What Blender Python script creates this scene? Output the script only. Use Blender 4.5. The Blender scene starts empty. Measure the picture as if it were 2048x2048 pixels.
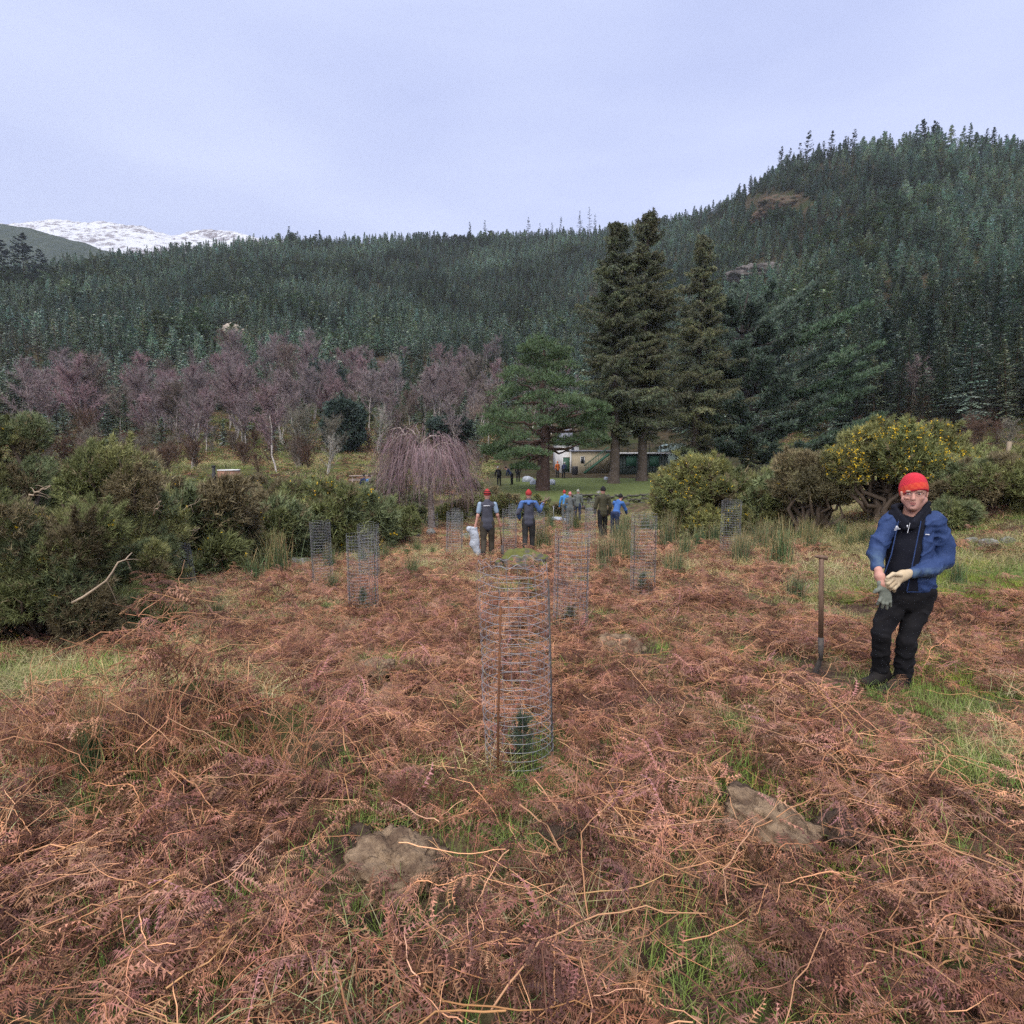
import bpy, bmesh, math, random
import numpy as np
from mathutils import Vector, Matrix, Euler

SC = bpy.context.scene
COL = SC.collection
R_ = math.radians

# ---------------------------------------------------------------- camera
FPX = 1178.0                      # focal length in pixels of a 2048 px wide frame
PITCH = math.atan(124.0 / FPX)    # camera looks slightly down
cam_d = bpy.data.cameras.new('camera')
cam = bpy.data.objects.new('camera', cam_d)
COL.objects.link(cam)
cam.location = (0, 0, 0)
cam.rotation_euler = (math.pi / 2 - PITCH, 0, 0)
cam_d.sensor_width = 36.0
cam_d.sensor_fit = 'HORIZONTAL'
cam_d.lens = 36.0 * FPX / 2048.0
cam_d.clip_start = 0.05
cam_d.clip_end = 9000.0
SC.camera = cam

# ---------------------------------------------------------------- world: overcast sky
SUN_EL, SUN_AZ = R_(58), R_(200)
w = bpy.data.worlds.new('World')
SC.world = w
w.use_nodes = True
nt = w.node_tree
nt.nodes.clear()
N = nt.nodes.new
out = N('ShaderNodeOutputWorld')
bg = N('ShaderNodeBackground')
sky = N('ShaderNodeTexSky')
sky.sky_type = 'NISHITA'
sky.sun_disc = False
sky.sun_elevation = SUN_EL
sky.sun_rotation = SUN_AZ
sky.air_density = 1.0
sky.dust_density = 2.5
tc = N('ShaderNodeTexCoord')
mp = N('ShaderNodeMapping')
mp.inputs['Scale'].default_value = (1.0, 1.0, 3.2)
nz = N('ShaderNodeTexNoise')
nz.inputs['Scale'].default_value = 1.5
nz.inputs['Detail'].default_value = 5
nz.inputs['Roughness'].default_value = 0.48
nz.inputs['Distortion'].default_value = 0.25
cr = N('ShaderNodeValToRGB')                    # the cloud sheet: thin and thick places
cr.color_ramp.elements[0].position = 0.36
cr.color_ramp.elements[0].color = (4.75, 5.4, 8.4, 1)
cr.color_ramp.elements[1].position = 0.66
cr.color_ramp.elements[1].color = (6.3, 7.0, 9.8, 1)
mx = N('ShaderNodeMix')
mx.data_type = 'RGBA'
mx.inputs['Factor'].default_value = 0.93        # how closed the cloud cover is
L = nt.links.new
L(tc.outputs['Generated'], mp.inputs['Vector'])
L(mp.outputs['Vector'], nz.inputs['Vector'])
L(nz.outputs['Fac'], cr.inputs['Fac'])
L(sky.outputs['Color'], mx.inputs['A'])
L(cr.outputs['Color'], mx.inputs['B'])
L(mx.outputs['Result'], bg.inputs['Color'])
bg.inputs['Strength'].default_value = 0.0305
w.cycles.sampling_method = 'NONE'
L(bg.outputs['Background'], out.inputs['Surface'])

sun_d = bpy.data.lights.new('sun', 'SUN')
sun_d.energy = 1.5
sun_d.angle = R_(80)
sun_d.color = (1.0, 0.93, 0.83)
sun = bpy.data.objects.new('sun', sun_d)
COL.objects.link(sun)
sun.location = (0, -20, 60)
sv = Vector((math.sin(SUN_AZ) * math.cos(SUN_EL), math.cos(SUN_AZ) * math.cos(SUN_EL), math.sin(SUN_EL)))
sun.rotation_euler = sv.to_track_quat('Z', 'Y').to_euler()

SC.view_settings.view_transform = 'Standard'
SC.view_settings.look = 'None'
SC.view_settings.exposure = 1.92
SC.view_settings.gamma = 1.0
SC.view_settings.use_curve_mapping = False
SC.render.engine = 'CYCLES'
SC.cycles.max_bounces = 4
SC.cycles.diffuse_bounces = 2
SC.cycles.glossy_bounces = 2
SC.cycles.transmission_bounces = 2
SC.cycles.transparent_max_bounces = 4
SC.cycles.volume_bounces = 0
SC.cycles.use_denoising = False
SC.cycles.use_adaptive_sampling = True
SC.cycles.adaptive_threshold = 0.028
SC.cycles.sample_clamp_indirect = 1.5

# ---------------------------------------------------------------- helpers
rng = np.random.default_rng(7)
CP, SP = math.cos(PITCH), math.sin(PITCH)

def ray(px, py):
    u = (px - 1024) / FPX; v = (py - 1024) / FPX
    return np.array([u, CP - v * SP, -SP - v * CP])

def at(px, py, Y):
    """the point on the line of sight of a photo pixel at the distance Y in front of the camera"""
    d = ray(px, py)
    return d * (Y / d[1])

def proj(x, y, z):
    dep = y * CP - z * SP
    up = y * SP + z * CP
    dep = np.maximum(dep, 1e-3)
    return 1024 + FPX * x / dep, 1024 - FPX * up / dep

def _hash(ix, iy, iz, seed):
    h = (ix.astype(np.uint32) * np.uint32(374761393) + iy.astype(np.uint32) * np.uint32(668265263)
         + iz.astype(np.uint32) * np.uint32(2147483647) + np.uint32((seed * 974711 + 12345) & 0xffffffff))
    h = (h ^ (h >> np.uint32(13))) * np.uint32(1274126177)
    h = (h ^ (h >> np.uint32(16))) * np.uint32(2246822519)
    return ((h ^ (h >> np.uint32(15))) & np.uint32(0xffffff)).astype(np.float64) / 16777215.0

def vnoise(P, seed=0):
    P = np.asarray(P, float)
    f = np.floor(P); t = P - f
    i = f.astype(np.int64)
    t = t * t * (3 - 2 * t)
    r = 0
    for dx in (0, 1):
        wx = t[..., 0] if dx else 1 - t[..., 0]
        for dy in (0, 1):
            wy = t[..., 1] if dy else 1 - t[..., 1]
            for dz in (0, 1):
                wz = t[..., 2] if dz else 1 - t[..., 2]
                r = r + wx * wy * wz * _hash(i[..., 0] + dx, i[..., 1] + dy, i[..., 2] + dz, seed)
    return r * 2 - 1

def fbm(P, seed=0, octs=4, gain=0.5):
    P = np.asarray(P, float); r = 0; a = 1.0; s = 0
    for o in range(octs):
        r = r + a * vnoise(P * (2.03 ** o) + 17.3 * o, seed + o); s += a; a *= gain
    return r / s

def fbm2(x, y, scale, seed=0, octs=4):
    return fbm(np.stack([np.asarray(x) / scale, np.asarray(y) / scale, np.zeros_like(np.asarray(x, float)) + 0.37], -1), seed, octs)

def sstep(a, b, x):
    t = np.clip((np.asarray(x, float) - a) / (b - a), 0, 1)
    return t * t * (3 - 2 * t)

def mesh_np(name, V, F, mats=None, smooth=False, col=None, mi=None, attrs=None):
    """mesh from a vertex array and a face array (or a list of face arrays of different sizes)"""
    V = np.asarray(V, np.float32)
    if not isinstance(F, (list, tuple)):
        F = [F]
    F = [np.asarray(f, np.int32) for f in F if len(f)]
    me = bpy.data.meshes.new(name)
    me.vertices.add(len(V)); me.vertices.foreach_set('co', V.ravel())
    nl = sum(f.size for f in F); nf = sum(len(f) for f in F)
    me.loops.add(nl); me.polygons.add(nf)
    me.loops.foreach_set('vertex_index', np.concatenate([f.ravel() for f in F]))
    tot = np.concatenate([np.full(len(f), f.shape[1], np.int32) for f in F])
    st = np.concatenate([[0], np.cumsum(tot)[:-1]]).astype(np.int32)
    me.polygons.foreach_set('loop_start', st)
    if mi is not None:
        me.polygons.foreach_set('material_index', np.asarray(mi, np.int32))
    if smooth:
        me.polygons.foreach_set('use_smooth', np.ones(nf, bool))
    me.update(calc_edges=True)
    if col is not None:
        a = me.attributes.new('Col', 'FLOAT_COLOR', 'POINT')
        c = np.ones((len(V), 4), np.float32); c[:, :3] = col
        a.data.foreach_set('color', c.ravel())
    if attrs:
        for k, v in attrs.items():
            a = me.attributes.new(k, 'FLOAT', 'POINT'); a.data.foreach_set('value', np.asarray(v, np.float32))
    for m in (mats if isinstance(mats, (list, tuple)) else [mats]):
        if m is not None: me.materials.append(m)
    return me

def link(name, me, parent=None, loc=None, rz=None, sc=None):
    o = bpy.data.objects.new(name, me)
    COL.objects.link(o)
    if parent is not None: o.parent = parent
    if loc is not None: o.location = loc
    if rz is not None: o.rotation_euler = (0, 0, rz)
    if sc is not None: o.scale = (sc, sc, sc) if np.isscalar(sc) else sc
    return o

def tag(o, label=None, cat=None, group=None, kind=None):
    if label: o['label'] = label
    if cat: o['category'] = cat
    if group: o['group'] = group
    if kind: o['kind'] = kind
    return o

def empty(name, loc=(0, 0, 0), rz=0.0, sc=1.0):
    o = bpy.data.objects.new(name, None)
    COL.objects.link(o); o.location = loc; o.rotation_euler = (0, 0, rz)
    o.scale = (sc, sc, sc) if np.isscalar(sc) else sc
    o.empty_display_size = 0.1
    return o

def copy_tree(o, parent=None):
    c = o.copy(); COL.objects.link(c); c.parent = parent
    for ch in [k for k in bpy.data.objects if k.parent == o]:
        copy_tree(ch, c)
    return c

class MB:
    """collects triangles and quads with a colour for each vertex"""
    def __init__(s): s.V = []; s.T = []; s.Q = []; s.C = []; s.n = 0
    def add(s, V, T=None, Q=None, col=(1, 1, 1)):
        V = np.asarray(V, float).reshape(-1, 3)
        if T is not None and len(T): s.T.append(np.asarray(T, int) + s.n)
        if Q is not None and len(Q): s.Q.append(np.asarray(Q, int) + s.n)
        c = np.zeros((len(V), 3)); c[:] = col
        s.V.append(V); s.C.append(c); s.n += len(V)
    def tri(s, A, B, C, col=(1, 1, 1)):
        """arrays of triangles, corners (n,3)"""
        n = len(A)
        V = np.stack([A, B, C], 1).reshape(-1, 3)
        col = np.asarray(col, float)
        if col.ndim == 2: col = np.repeat(col, 3, 0)
        s.add(V, T=np.arange(n * 3).reshape(n, 3), col=col)
    def tube(s, P, r, k=5, col=(1, 1, 1), cap=False):
        P = np.asarray(P, float); n = len(P)
        r = np.full(n, r) if np.isscalar(r) else np.asarray(r, float)
        T = np.gradient(P, axis=0); T /= np.linalg.norm(T, axis=1)[:, None] + 1e-9
        up = np.array([0.0, 0, 1]) if abs(T[:, 2]).mean() < 0.9 else np.array([1.0, 0, 0])
        A = np.cross(T, up); A /= np.linalg.norm(A, axis=1)[:, None] + 1e-9
        B = np.cross(T, A)
        an = np.arange(k) * 2 * math.pi / k
        V = P[:, None] + r[:, None, None] * (np.cos(an)[None, :, None] * A[:, None] + np.sin(an)[None, :, None] * B[:, None])
        i = np.arange(n - 1)[:, None] * k + np.arange(k)[None]
        j = np.arange(n - 1)[:, None] * k + (np.arange(k)[None] + 1) % k
        Q = np.stack([i, j, j + k, i + k], -1).reshape(-1, 4)
        V = V.reshape(-1, 3); Tn = []
        if cap:
            V = np.concatenate([V, P[:1], P[-1:]]); a, b = n * k, n * k + 1
            for q in range(k):
                Tn.append((a, (q + 1) % k, q)); Tn.append((b, (n - 1) * k + q, (n - 1) * k + (q + 1) % k))
        s.add(V, T=Tn, Q=Q, col=col)
    def box(s, lo, hi, col=(1, 1, 1), M=None):
        lo = np.asarray(lo, float); hi = np.asarray(hi, float)
        V = np.array([[(lo, hi)[a][0], (lo, hi)[b][1], (lo, hi)[c][2]] for a in (0, 1) for b in (0, 1) for c in (0, 1)])
        if M is not None: V = V @ np.asarray(M)[:3, :3].T + np.asarray(M)[:3, 3]
        s.add(V, Q=[(0, 1, 3, 2), (4, 6, 7, 5), (0, 4, 5, 1), (2, 3, 7, 6), (0, 2, 6, 4), (1, 5, 7, 3)], col=col)
    def bar(s, a, b, w, h=None, col=(1, 1, 1)):
        h = h or w
        a = np.asarray(a, float); b = np.asarray(b, float)
        d = b - a; l = np.linalg.norm(d); d /= l
        up = np.array([0, 0, 1.0]) if abs(d[2]) < 0.95 else np.array([1.0, 0, 0])
        x = np.cross(d, up); x /= np.linalg.norm(x); z = np.cross(x, d)
        M = np.eye(4); M[:3, 0] = x; M[:3, 1] = d; M[:3, 2] = z; M[:3, 3] = a
        s.box((-w / 2, 0, -h / 2), (w / 2, l, h / 2), col, M)
    def put(s, o, M, t, tint=1.0):
        """a turned, moved and tinted copy of another builder's pieces"""
        V = np.concatenate(o.V) @ np.asarray(M).T + np.asarray(t)
        C = np.concatenate(o.C) * tint
        for q in o.T: s.T.append(q + s.n)
        for q in o.Q: s.Q.append(q + s.n)
        s.V.append(V); s.C.append(C); s.n += len(V)
    def mesh(s, name, mats, smooth=False):
        V = np.concatenate(s.V); C = np.concatenate(s.C)
        F = []
        if s.T: F.append(np.concatenate(s.T))
        if s.Q: F.append(np.concatenate(s.Q))
        return mesh_np(name, V, F, mats, smooth, C)
    def obj(s, name, mats, parent=None, smooth=False):
        return link(name, s.mesh(name, mats, smooth), parent)

def norm(v):
    v = np.asarray(v, float)
    return v / (np.linalg.norm(v, axis=-1, keepdims=True) + 1e-9)

# ---------------------------------------------------------------- materials
def nodes_of(name):
    m = bpy.data.materials.new(name); m.use_nodes = True
    nt = m.node_tree; b = nt.nodes['Principled BSDF']
    return m, nt, b

def mixc(nt, fac, a, b, mode='MIX'):
    n = nt.nodes.new('ShaderNodeMix'); n.data_type = 'RGBA'; n.blend_type = mode
    for s, v in (('Factor', fac), ('A', a), ('B', b)):
        i = n.inputs[s] if s != 'Factor' else n.inputs[0]
        if s in 'AB': i = [k for k in n.inputs if k.name == s and k.type == 'RGBA'][0]
        if hasattr(v, 'links'): nt.links.new(v, i)
        else: i.default_value = v if np.isscalar(v) else (*v, 1) if len(v) == 3 else v
    return [k for k in n.outputs if k.type == 'RGBA'][0]

def noise(nt, scale, detail=4, rough=0.55, coord='Object', stretch=None):
    n = nt.nodes.new('ShaderNodeTexNoise')
    n.inputs['Scale'].default_value = scale; n.inputs['Detail'].default_value = detail
    n.inputs['Roughness'].default_value = rough
    if coord == 'Position':
        g = nt.nodes.new('ShaderNodeNewGeometry'); v = g.outputs['Position']
    else:
        g = nt.nodes.new('ShaderNodeTexCoord'); v = g.outputs[coord]
    if stretch:
        mpn = nt.nodes.new('ShaderNodeMapping'); mpn.inputs['Scale'].default_value = stretch
        nt.links.new(v, mpn.inputs['Vector']); v = mpn.outputs['Vector']
    nt.links.new(v, n.inputs['Vector'])
    return n.outputs['Fac']

def ramp(nt, fac, a, b):
    n = nt.nodes.new('ShaderNodeMapRange'); n.inputs[1].default_value = a; n.inputs[2].default_value = b
    nt.links.new(fac, n.inputs[0]); return n.outputs[0]

def math_n(nt, op, a, b):
    n = nt.nodes.new('ShaderNodeMath'); n.operation = op
    for i, v in enumerate((a, b)):
        if hasattr(v, 'links'): nt.links.new(v, n.inputs[i])
        else: n.inputs[i].default_value = v
    return n.outputs[0]

def bump(nt, bsdf, h, strength, dist=0.02):
    n = nt.nodes.new('ShaderNodeBump'); n.inputs['Strength'].default_value = strength; n.inputs['Distance'].default_value = dist
    nt.links.new(h, n.inputs['Height']); nt.links.new(n.outputs[0], bsdf.inputs['Normal'])

def pmat(name, c1, c2=None, scale=8.0, rough=0.8, bmp=0.0, bscale=None, spec=0.25, coord='Object', metal=0.0, stretch=None, detail=4, lo=0.35, hi=0.65, dist=0.02):
    """paint, wood, stone: two colours mixed by noise, with relief"""
    m, nt, b = nodes_of(name)
    c2 = c2 or c1
    f = noise(nt, scale, detail, 0.6, coord, stretch)
    nt.links.new(mixc(nt, ramp(nt, f, lo, hi), c1, c2), b.inputs['Base Color'])
    b.inputs['Roughness'].default_value = rough; b.inputs['Specular IOR Level'].default_value = spec
    b.inputs['Metallic'].default_value = metal
    if bmp:
        bump(nt, b, noise(nt, bscale or scale * 4, 5, 0.6, coord, stretch), bmp, dist)
    return m

def fmat(name, tints, rnd=0.35, nscale=0.3, namt=0.4, rough=0.75, spec=0.15, trans=0.0):
    """foliage: vertex colour, a tint that differs from copy to copy and drifts over the land"""
    m, nt, b = nodes_of(name)
    a = nt.nodes.new('ShaderNodeAttribute'); a.attribute_name = 'Col'
    oi = nt.nodes.new('ShaderNodeObjectInfo')
    cr = nt.nodes.new('ShaderNodeValToRGB')
    el = cr.color_ramp.elements
    for i, t in enumerate(tints):
        p = i / max(1, len(tints) - 1)
        e = el[i] if i < 2 and len(tints) > 1 or i == 0 else el.new(p)
        e.position = p; e.color = (*t, 1)
    if len(tints) == 1: el[1].color = (*tints[0], 1)
    nt.links.new(oi.outputs['Random'], cr.inputs['Fac'])
    c = mixc(nt, 1.0, a.outputs['Color'], cr.outputs['Color'], 'MULTIPLY')
    f = noise(nt, nscale, 3, 0.6, 'Position')
    v = ramp(nt, f, 0.3, 0.7)
    v = math_n(nt, 'ADD', math_n(nt, 'MULTIPLY', v, namt), 1 - namt / 2)
    r2 = math_n(nt, 'FRACT', math_n(nt, 'MULTIPLY', oi.outputs['Random'], 37.7), 0.0)
    v = math_n(nt, 'MULTIPLY', v, math_n(nt, 'ADD', math_n(nt, 'MULTIPLY', r2, rnd), 1 - rnd / 2))
    vm = nt.nodes.new('ShaderNodeVectorMath'); vm.operation = 'SCALE'
    nt.links.new(c, vm.inputs[0]); nt.links.new(v, vm.inputs['Scale'])
    nt.links.new(vm.outputs[0], b.inputs['Base Color'])
    b.inputs['Roughness'].default_value = rough; b.inputs['Specular IOR Level'].default_value = spec
    if trans:
        tr = nt.nodes.new('ShaderNodeBsdfTranslucent'); nt.links.new(vm.outputs[0], tr.inputs['Color'])
        ms = nt.nodes.new('ShaderNodeMixShader'); ms.inputs[0].default_value = trans
        o = nt.nodes['Material Output']
        nt.links.new(b.outputs[0], ms.inputs[1]); nt.links.new(tr.outputs[0], ms.inputs[2]); nt.links.new(ms.outputs[0], o.inputs['Surface'])
    return m

def scatter(name, protos, P, rot, scl, idx, kind='stuff'):
    """one object whose points carry copies of small meshes (for what nobody could count)"""
    pc = bpy.data.collections.new(name + '_sources')
    for i, me in enumerate(protos):
        pc.objects.link(bpy.data.objects.new('%s_source_%02d' % (name, i), me))
    n = len(P)
    me = bpy.data.meshes.new(name); me.vertices.add(n); me.vertices.foreach_set('co', np.asarray(P, np.float32).ravel())
    a = me.attributes.new('rot', 'FLOAT_VECTOR', 'POINT'); a.data.foreach_set('vector', np.asarray(rot, np.float32).ravel())
    scl = np.asarray(scl, np.float32)
    if scl.ndim == 1: scl = np.repeat(scl[:, None], 3, 1)
    a = me.attributes.new('scl', 'FLOAT_VECTOR', 'POINT'); a.data.foreach_set('vector', scl.ravel())
    a = me.attributes.new('idx', 'INT', 'POINT'); a.data.foreach_set('value', np.asarray(idx, np.int32))
    o = link(name, me)
    g = bpy.data.node_groups.new(name + '_nodes', 'GeometryNodeTree')
    g.interface.new_socket('Geometry', in_out='INPUT', socket_type='NodeSocketGeometry')
    g.interface.new_socket('Geometry', in_out='OUTPUT', socket_type='NodeSocketGeometry')
    gn = g.nodes.new
    gi = gn('NodeGroupInput'); go = gn('NodeGroupOutput')
    iop = gn('GeometryNodeInstanceOnPoints'); ci = gn('GeometryNodeCollectionInfo')
    ci.inputs['Collection'].default_value = pc
    ci.inputs['Separate Children'].default_value = True; ci.inputs['Reset Children'].default_value = True
    def na(nm, t):
        k = gn('GeometryNodeInputNamedAttribute'); k.data_type = t; k.inputs['Name'].default_value = nm
        return [s for s in k.outputs if s.enabled and s.name == 'Attribute'][0]
    e2r = gn('FunctionNodeEulerToRotation')
    l = g.links.new
    l(gi.outputs[0], iop.inputs['Points']); l(ci.outputs[0], iop.inputs['Instance'])
    iop.inputs['Pick Instance'].default_value = True
    l(na('idx', 'INT'), iop.inputs['Instance Index'])
    l(na('rot', 'FLOAT_VECTOR'), e2r.inputs[0]); l(e2r.outputs[0], iop.inputs['Rotation'])
    l(na('scl', 'FLOAT_VECTOR'), iop.inputs['Scale'])
    l(iop.outputs[0], go.inputs[0])
    md = o.modifiers.new('copies', 'NODES'); md.node_group = g
    if kind: o['kind'] = kind
    return o
# ================================================================= THE LAND
_PY = [-60, -10, 0, 2.2, 3.12, 4.57, 7, 9, 13, 15.5, 22, 28, 34, 37.5, 41, 50, 62, 75, 95]
_PZ = [3, -0.9, -1.52, -1.68, -1.80, -1.93, -2.19, -2.32, -2.6, -2.83, -3.45, -3.98, -4.15, -4.05, -3.5, -3.35, -3.2, -2.8, -2.0]

def zbase(x, y):
    x = np.asarray(x, float); y = np.asarray(y, float)
    z = np.interp(y, _PY, _PZ)
    z = z + 0.05 * np.clip(x, -9, 7) * sstep(5, 9, y) * (1 - sstep(18, 28, y))
    z = z + np.clip(0.25 * np.maximum(0, x - 7.5), 0, 2.6) * sstep(8, 14, y) * (1 - sstep(30, 45, y))
    z = z + 1.7 * sstep(36, 52, y) * sstep(-6, -18, x)
    return z

# skyline of the wooded hill: photo pixel (1932 wide view) -> ground line under the trees
_SK = np.array([(-400, 560), (-100, 530), (0, 520), (100, 512), (200, 496), (330, 484), (430, 472), (540, 461), (650, 460), (760, 458), (860, 458), (960, 455),
                (1060, 453), (1110, 450), (1200, 434), (1290, 420), (1380, 388), (1430, 352), (1475, 322), (1530, 304), (1600, 292), (1680, 286), (1740, 284),
                (1820, 286), (1932, 288), (2100, 294), (2500, 330)], float) * 1.06
def _azel(px, py):
    d = ray(px, py); return math.atan2(d[0], d[1]), d[2] / math.hypot(d[0], d[1])
_AZ = np.array([_azel(a, b)[0] for a, b in _SK]); _TE = np.array([_azel(a, b)[1] for a, b in _SK])

def ridge(az):
    te = np.interp(az, _AZ, _TE)
    R = np.interp(az, [-0.9, -0.65, -0.3, 0.05, 0.3, 0.45, 0.7, 1.0], [380, 420, 520, 560, 500, 400, 360, 360])
    return R, te
def hill_start(az):
    return np.interp(az, [-0.9, -0.5, -0.1, 0.1, 0.5, 0.9], [62, 64, 74, 92, 84, 70])

def Z(x, y, detail=True):
    x = np.asarray(x, float); y = np.asarray(y, float)
    r = np.hypot(x, y); az = np.arctan2(x, np.maximum(y, 1e-6))
    zb = zbase(x, y)
    R, te = ridge(az); r0 = hill_start(az)
    s = np.clip((r - r0) / (R - r0), 0, None)
    H = R * te
    z0 = -2.4
    sc_ = np.clip(s, 0, 1)
    prof = 0.30 * sc_ + 0.70 * sc_ ** 1.7
    zh = z0 + (H - z0) * prof - np.maximum(0, r - R) * 0.35
    n = fbm2(x, y, 70.0, 3, 4) * 7.0 * sstep(0.02, 0.3, s) * (1 - 0.75 * sstep(0.75, 1.0, s))
    n = n + fbm2(x, y, 26.0, 9, 3) * 3.0 * sstep(0.02, 0.3, s) * (1 - 0.6 * sstep(0.8, 1.0, s))
    k = sstep(0, 0.05, s) * (y > 5)
    z = np.where(s > 0, zb * (1 - k) + (zh + n) * k, zb)
    if detail:
        near = 1 - sstep(30, 45, r)
        z = z + near * (fbm2(x, y, 1.7, 21, 3) * 0.11 + fbm2(x, y, 0.34, 22, 3) * 0.035 * (1 - sstep(8, 16, r)))
        z = z + (1 - near) * fbm2(x, y, 6.0, 23, 3) * 0.18 * (1 - sstep(0, 0.05, s))
        z = z + mound(x, y)
    return z

# heaps in the bracken, given as photo pixels on the field: x, y, half sizes, height
_MOUNDS = []
def mound(x, y):
    h = 0
    for mx_, my_, ax, ay, c, s_, hh in _MOUNDS:
        u = ((x - mx_) * c + (y - my_) * s_) / ax; v = (-(x - mx_) * s_ + (y - my_) * c) / ay
        h = h + hh * np.exp(-(u * u + v * v) * 1.4)
    return h

def hit(px, py, ymax=120.0):
    """where the line of sight of a photo pixel meets the land"""
    d = ray(px, py); Y = np.geomspace(1.0, ymax, 420)
    k = Y / d[1]
    below = d[2] * k < Z(d[0] * k, Y)
    i = int(np.argmax(below)) if below.any() else len(Y) - 1
    Y = np.linspace(Y[max(i - 1, 0)], Y[i], 48); k = Y / d[1]
    below = d[2] * k < Z(d[0] * k, Y)
    i = int(np.argmax(below)) if below.any() else len(Y) - 1
    p = d * (Y[i] / d[1]); p[2] = float(Z(p[0], p[1])); return p

def _add_mound(px, py, wpx, dep, h, rot=0.0):
    p = hit(px, py); s_ = p[1] / FPX
    return (p[0], p[1], wpx * s_, dep, math.cos(rot), math.sin(rot), h)
_new = [_add_mound(400, 1545, 270, 0.34, 0.52, 0.12), _add_mound(1850, 1560, 260, 0.5, 0.10), _add_mound(1990, 1235, 130, 0.6, 0.16),
        _add_mound(60, 1620, 200, 0.4, 0.08), _add_mound(1060, 1255, 160, 0.6, 0.08)]
_MOUNDS.extend(_new)

_MOUNDS.extend([_add_mound(728, 1895, 45, 0.09, -0.10), _add_mound(1672, 1728, 60, 0.10, -0.05)])

# --- ground sheet (all round the camera) and wooded hillside
def ground_masks(x, y):
    """what grows where: lawn, green moss, pale dry grass; all places in the world"""
    px, py = proj(x, y, zbase(x, y))
    lawn = sstep(38.5, 41.5, y) * sstep(-5, 1, x) * (1 - sstep(26, 34, x)) * (1 - sstep(72, 80, y))
    moss = np.exp(-(((px - 705) / 75) ** 2 + ((py - 930) / 16) ** 2) ** 2) + np.exp(-(((px - 450) / 110) ** 2 + ((py - 938) / 10) ** 2) ** 2); moss = np.clip(moss, 0, 1) * sstep(-0.35, 0.1, fbm2(x, y, 5, 31, 3)) * (y > 38)
    return lawn, moss, px, py

azf = np.radians(np.linspace(-60, 60, 640))
azb = np.radians(np.linspace(60, 300, 60))[1:-1]
azs = np.concatenate([azf, azb])
rs = np.concatenate([[0.02, 0.4, 0.8], np.geomspace(1.1, 66, 330)])
A_, R2 = np.meshgrid(azs, rs)
gx = R2 * np.sin(A_); gy = R2 * np.cos(A_)
gz = Z(gx, gy)
na_, nr_ = len(azs), len(rs)
ii = np.arange(nr_ - 1)[:, None] * na_ + np.arange(na_)[None]
jj = np.arange(nr_ - 1)[:, None] * na_ + (np.arange(na_)[None] + 1) % na_
GF = np.stack([ii, ii + na_, jj + na_, jj], -1).reshape(-1, 4)[:, ::-1]
lawn, moss, gpx, gpy = ground_masks(gx.ravel(), gy.ravel())
_SOIL = [(728, 1885, 50, 60), (1670, 1725, 95, 60), (770, 1660, 90, 40), (1500, 1640, 130, 70), (1240, 1305, 60, 22), (1980, 1590, 90, 70), (755, 1345, 60, 22), (1040, 1700, 50, 40), (1060, 1540, 45, 22), (1500, 1450, 60, 20)]
bare = np.zeros(len(gpx))
for a_, b_, c_, d_ in _SOIL:
    bare = np.maximum(bare, np.exp(-(((gpx - a_) / c_) ** 2 + ((gpy - b_) / d_) ** 2) ** 2))

m, nt_, b_ = nodes_of('field_soil_and_turf')
f1 = noise(nt_, 3.2, 6, 0.62, 'Position'); f2 = noise(nt_, 23.0, 5, 0.65, 'Position'); f3 = noise(nt_, 0.6, 3, 0.5, 'Position')
soil = mixc(nt_, ramp(nt_, f2, 0.35, 0.65), (0.035, 0.022, 0.016), (0.10, 0.062, 0.044))
straw = mixc(nt_, ramp(nt_, f2, 0.35, 0.65), (0.12, 0.085, 0.05), (0.20, 0.15, 0.085))
green = mixc(nt_, ramp(nt_, f2, 0.3, 0.7), (0.045, 0.065, 0.018), (0.10, 0.125, 0.04))
c_ = mixc(nt_, ramp(nt_, f1, 0.46, 0.60), soil, straw)
c_ = mixc(nt_, ramp(nt_, noise(nt_, 1.9, 5, 0.6, 'Position', (1, 1, 3)), 0.50, 0.62), c_, green)
al = nt_.nodes.new('ShaderNodeAttribute'); al.attribute_name = 'lawn'
am = nt_.nodes.new('ShaderNodeAttribute'); am.attribute_name = 'moss'
lawnc = mixc(nt_, ramp(nt_, f1, 0.3, 0.7), (0.065, 0.085, 0.03), (0.115, 0.14, 0.05))
mossc = mixc(nt_, ramp(nt_, f1, 0.3, 0.7), (0.05, 0.055, 0.02), (0.105, 0.11, 0.028))
ab = nt_.nodes.new('ShaderNodeAttribute'); ab.attribute_name = 'bare'
c_ = mixc(nt_, ab.outputs['Fac'], c_, mixc(nt_, ramp(nt_, f2, 0.3, 0.7), (0.018, 0.012, 0.010), (0.055, 0.037, 0.029)))
c_ = mixc(nt_, al.outputs['Fac'], c_, lawnc)
ad = nt_.nodes.new('ShaderNodeAttribute'); ad.attribute_name = 'scrub'
c_ = mixc(nt_, ad.outputs['Fac'], c_, mixc(nt_, ramp(nt_, f1, 0.3, 0.7), (0.030, 0.023, 0.016), (0.075, 0.055, 0.034)))
c_ = mixc(nt_, am.outputs['Fac'], c_, mossc)
nt_.links.new(c_, b_.inputs['Base Color']); b_.inputs['Roughness'].default_value = 0.95; b_.inputs['Specular IOR Level'].default_value = 0.1
bump(nt_, b_, noise(nt_, 40.0, 6, 0.7, 'Position'), 0.9, 0.03)
M_GROUND = m
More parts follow.
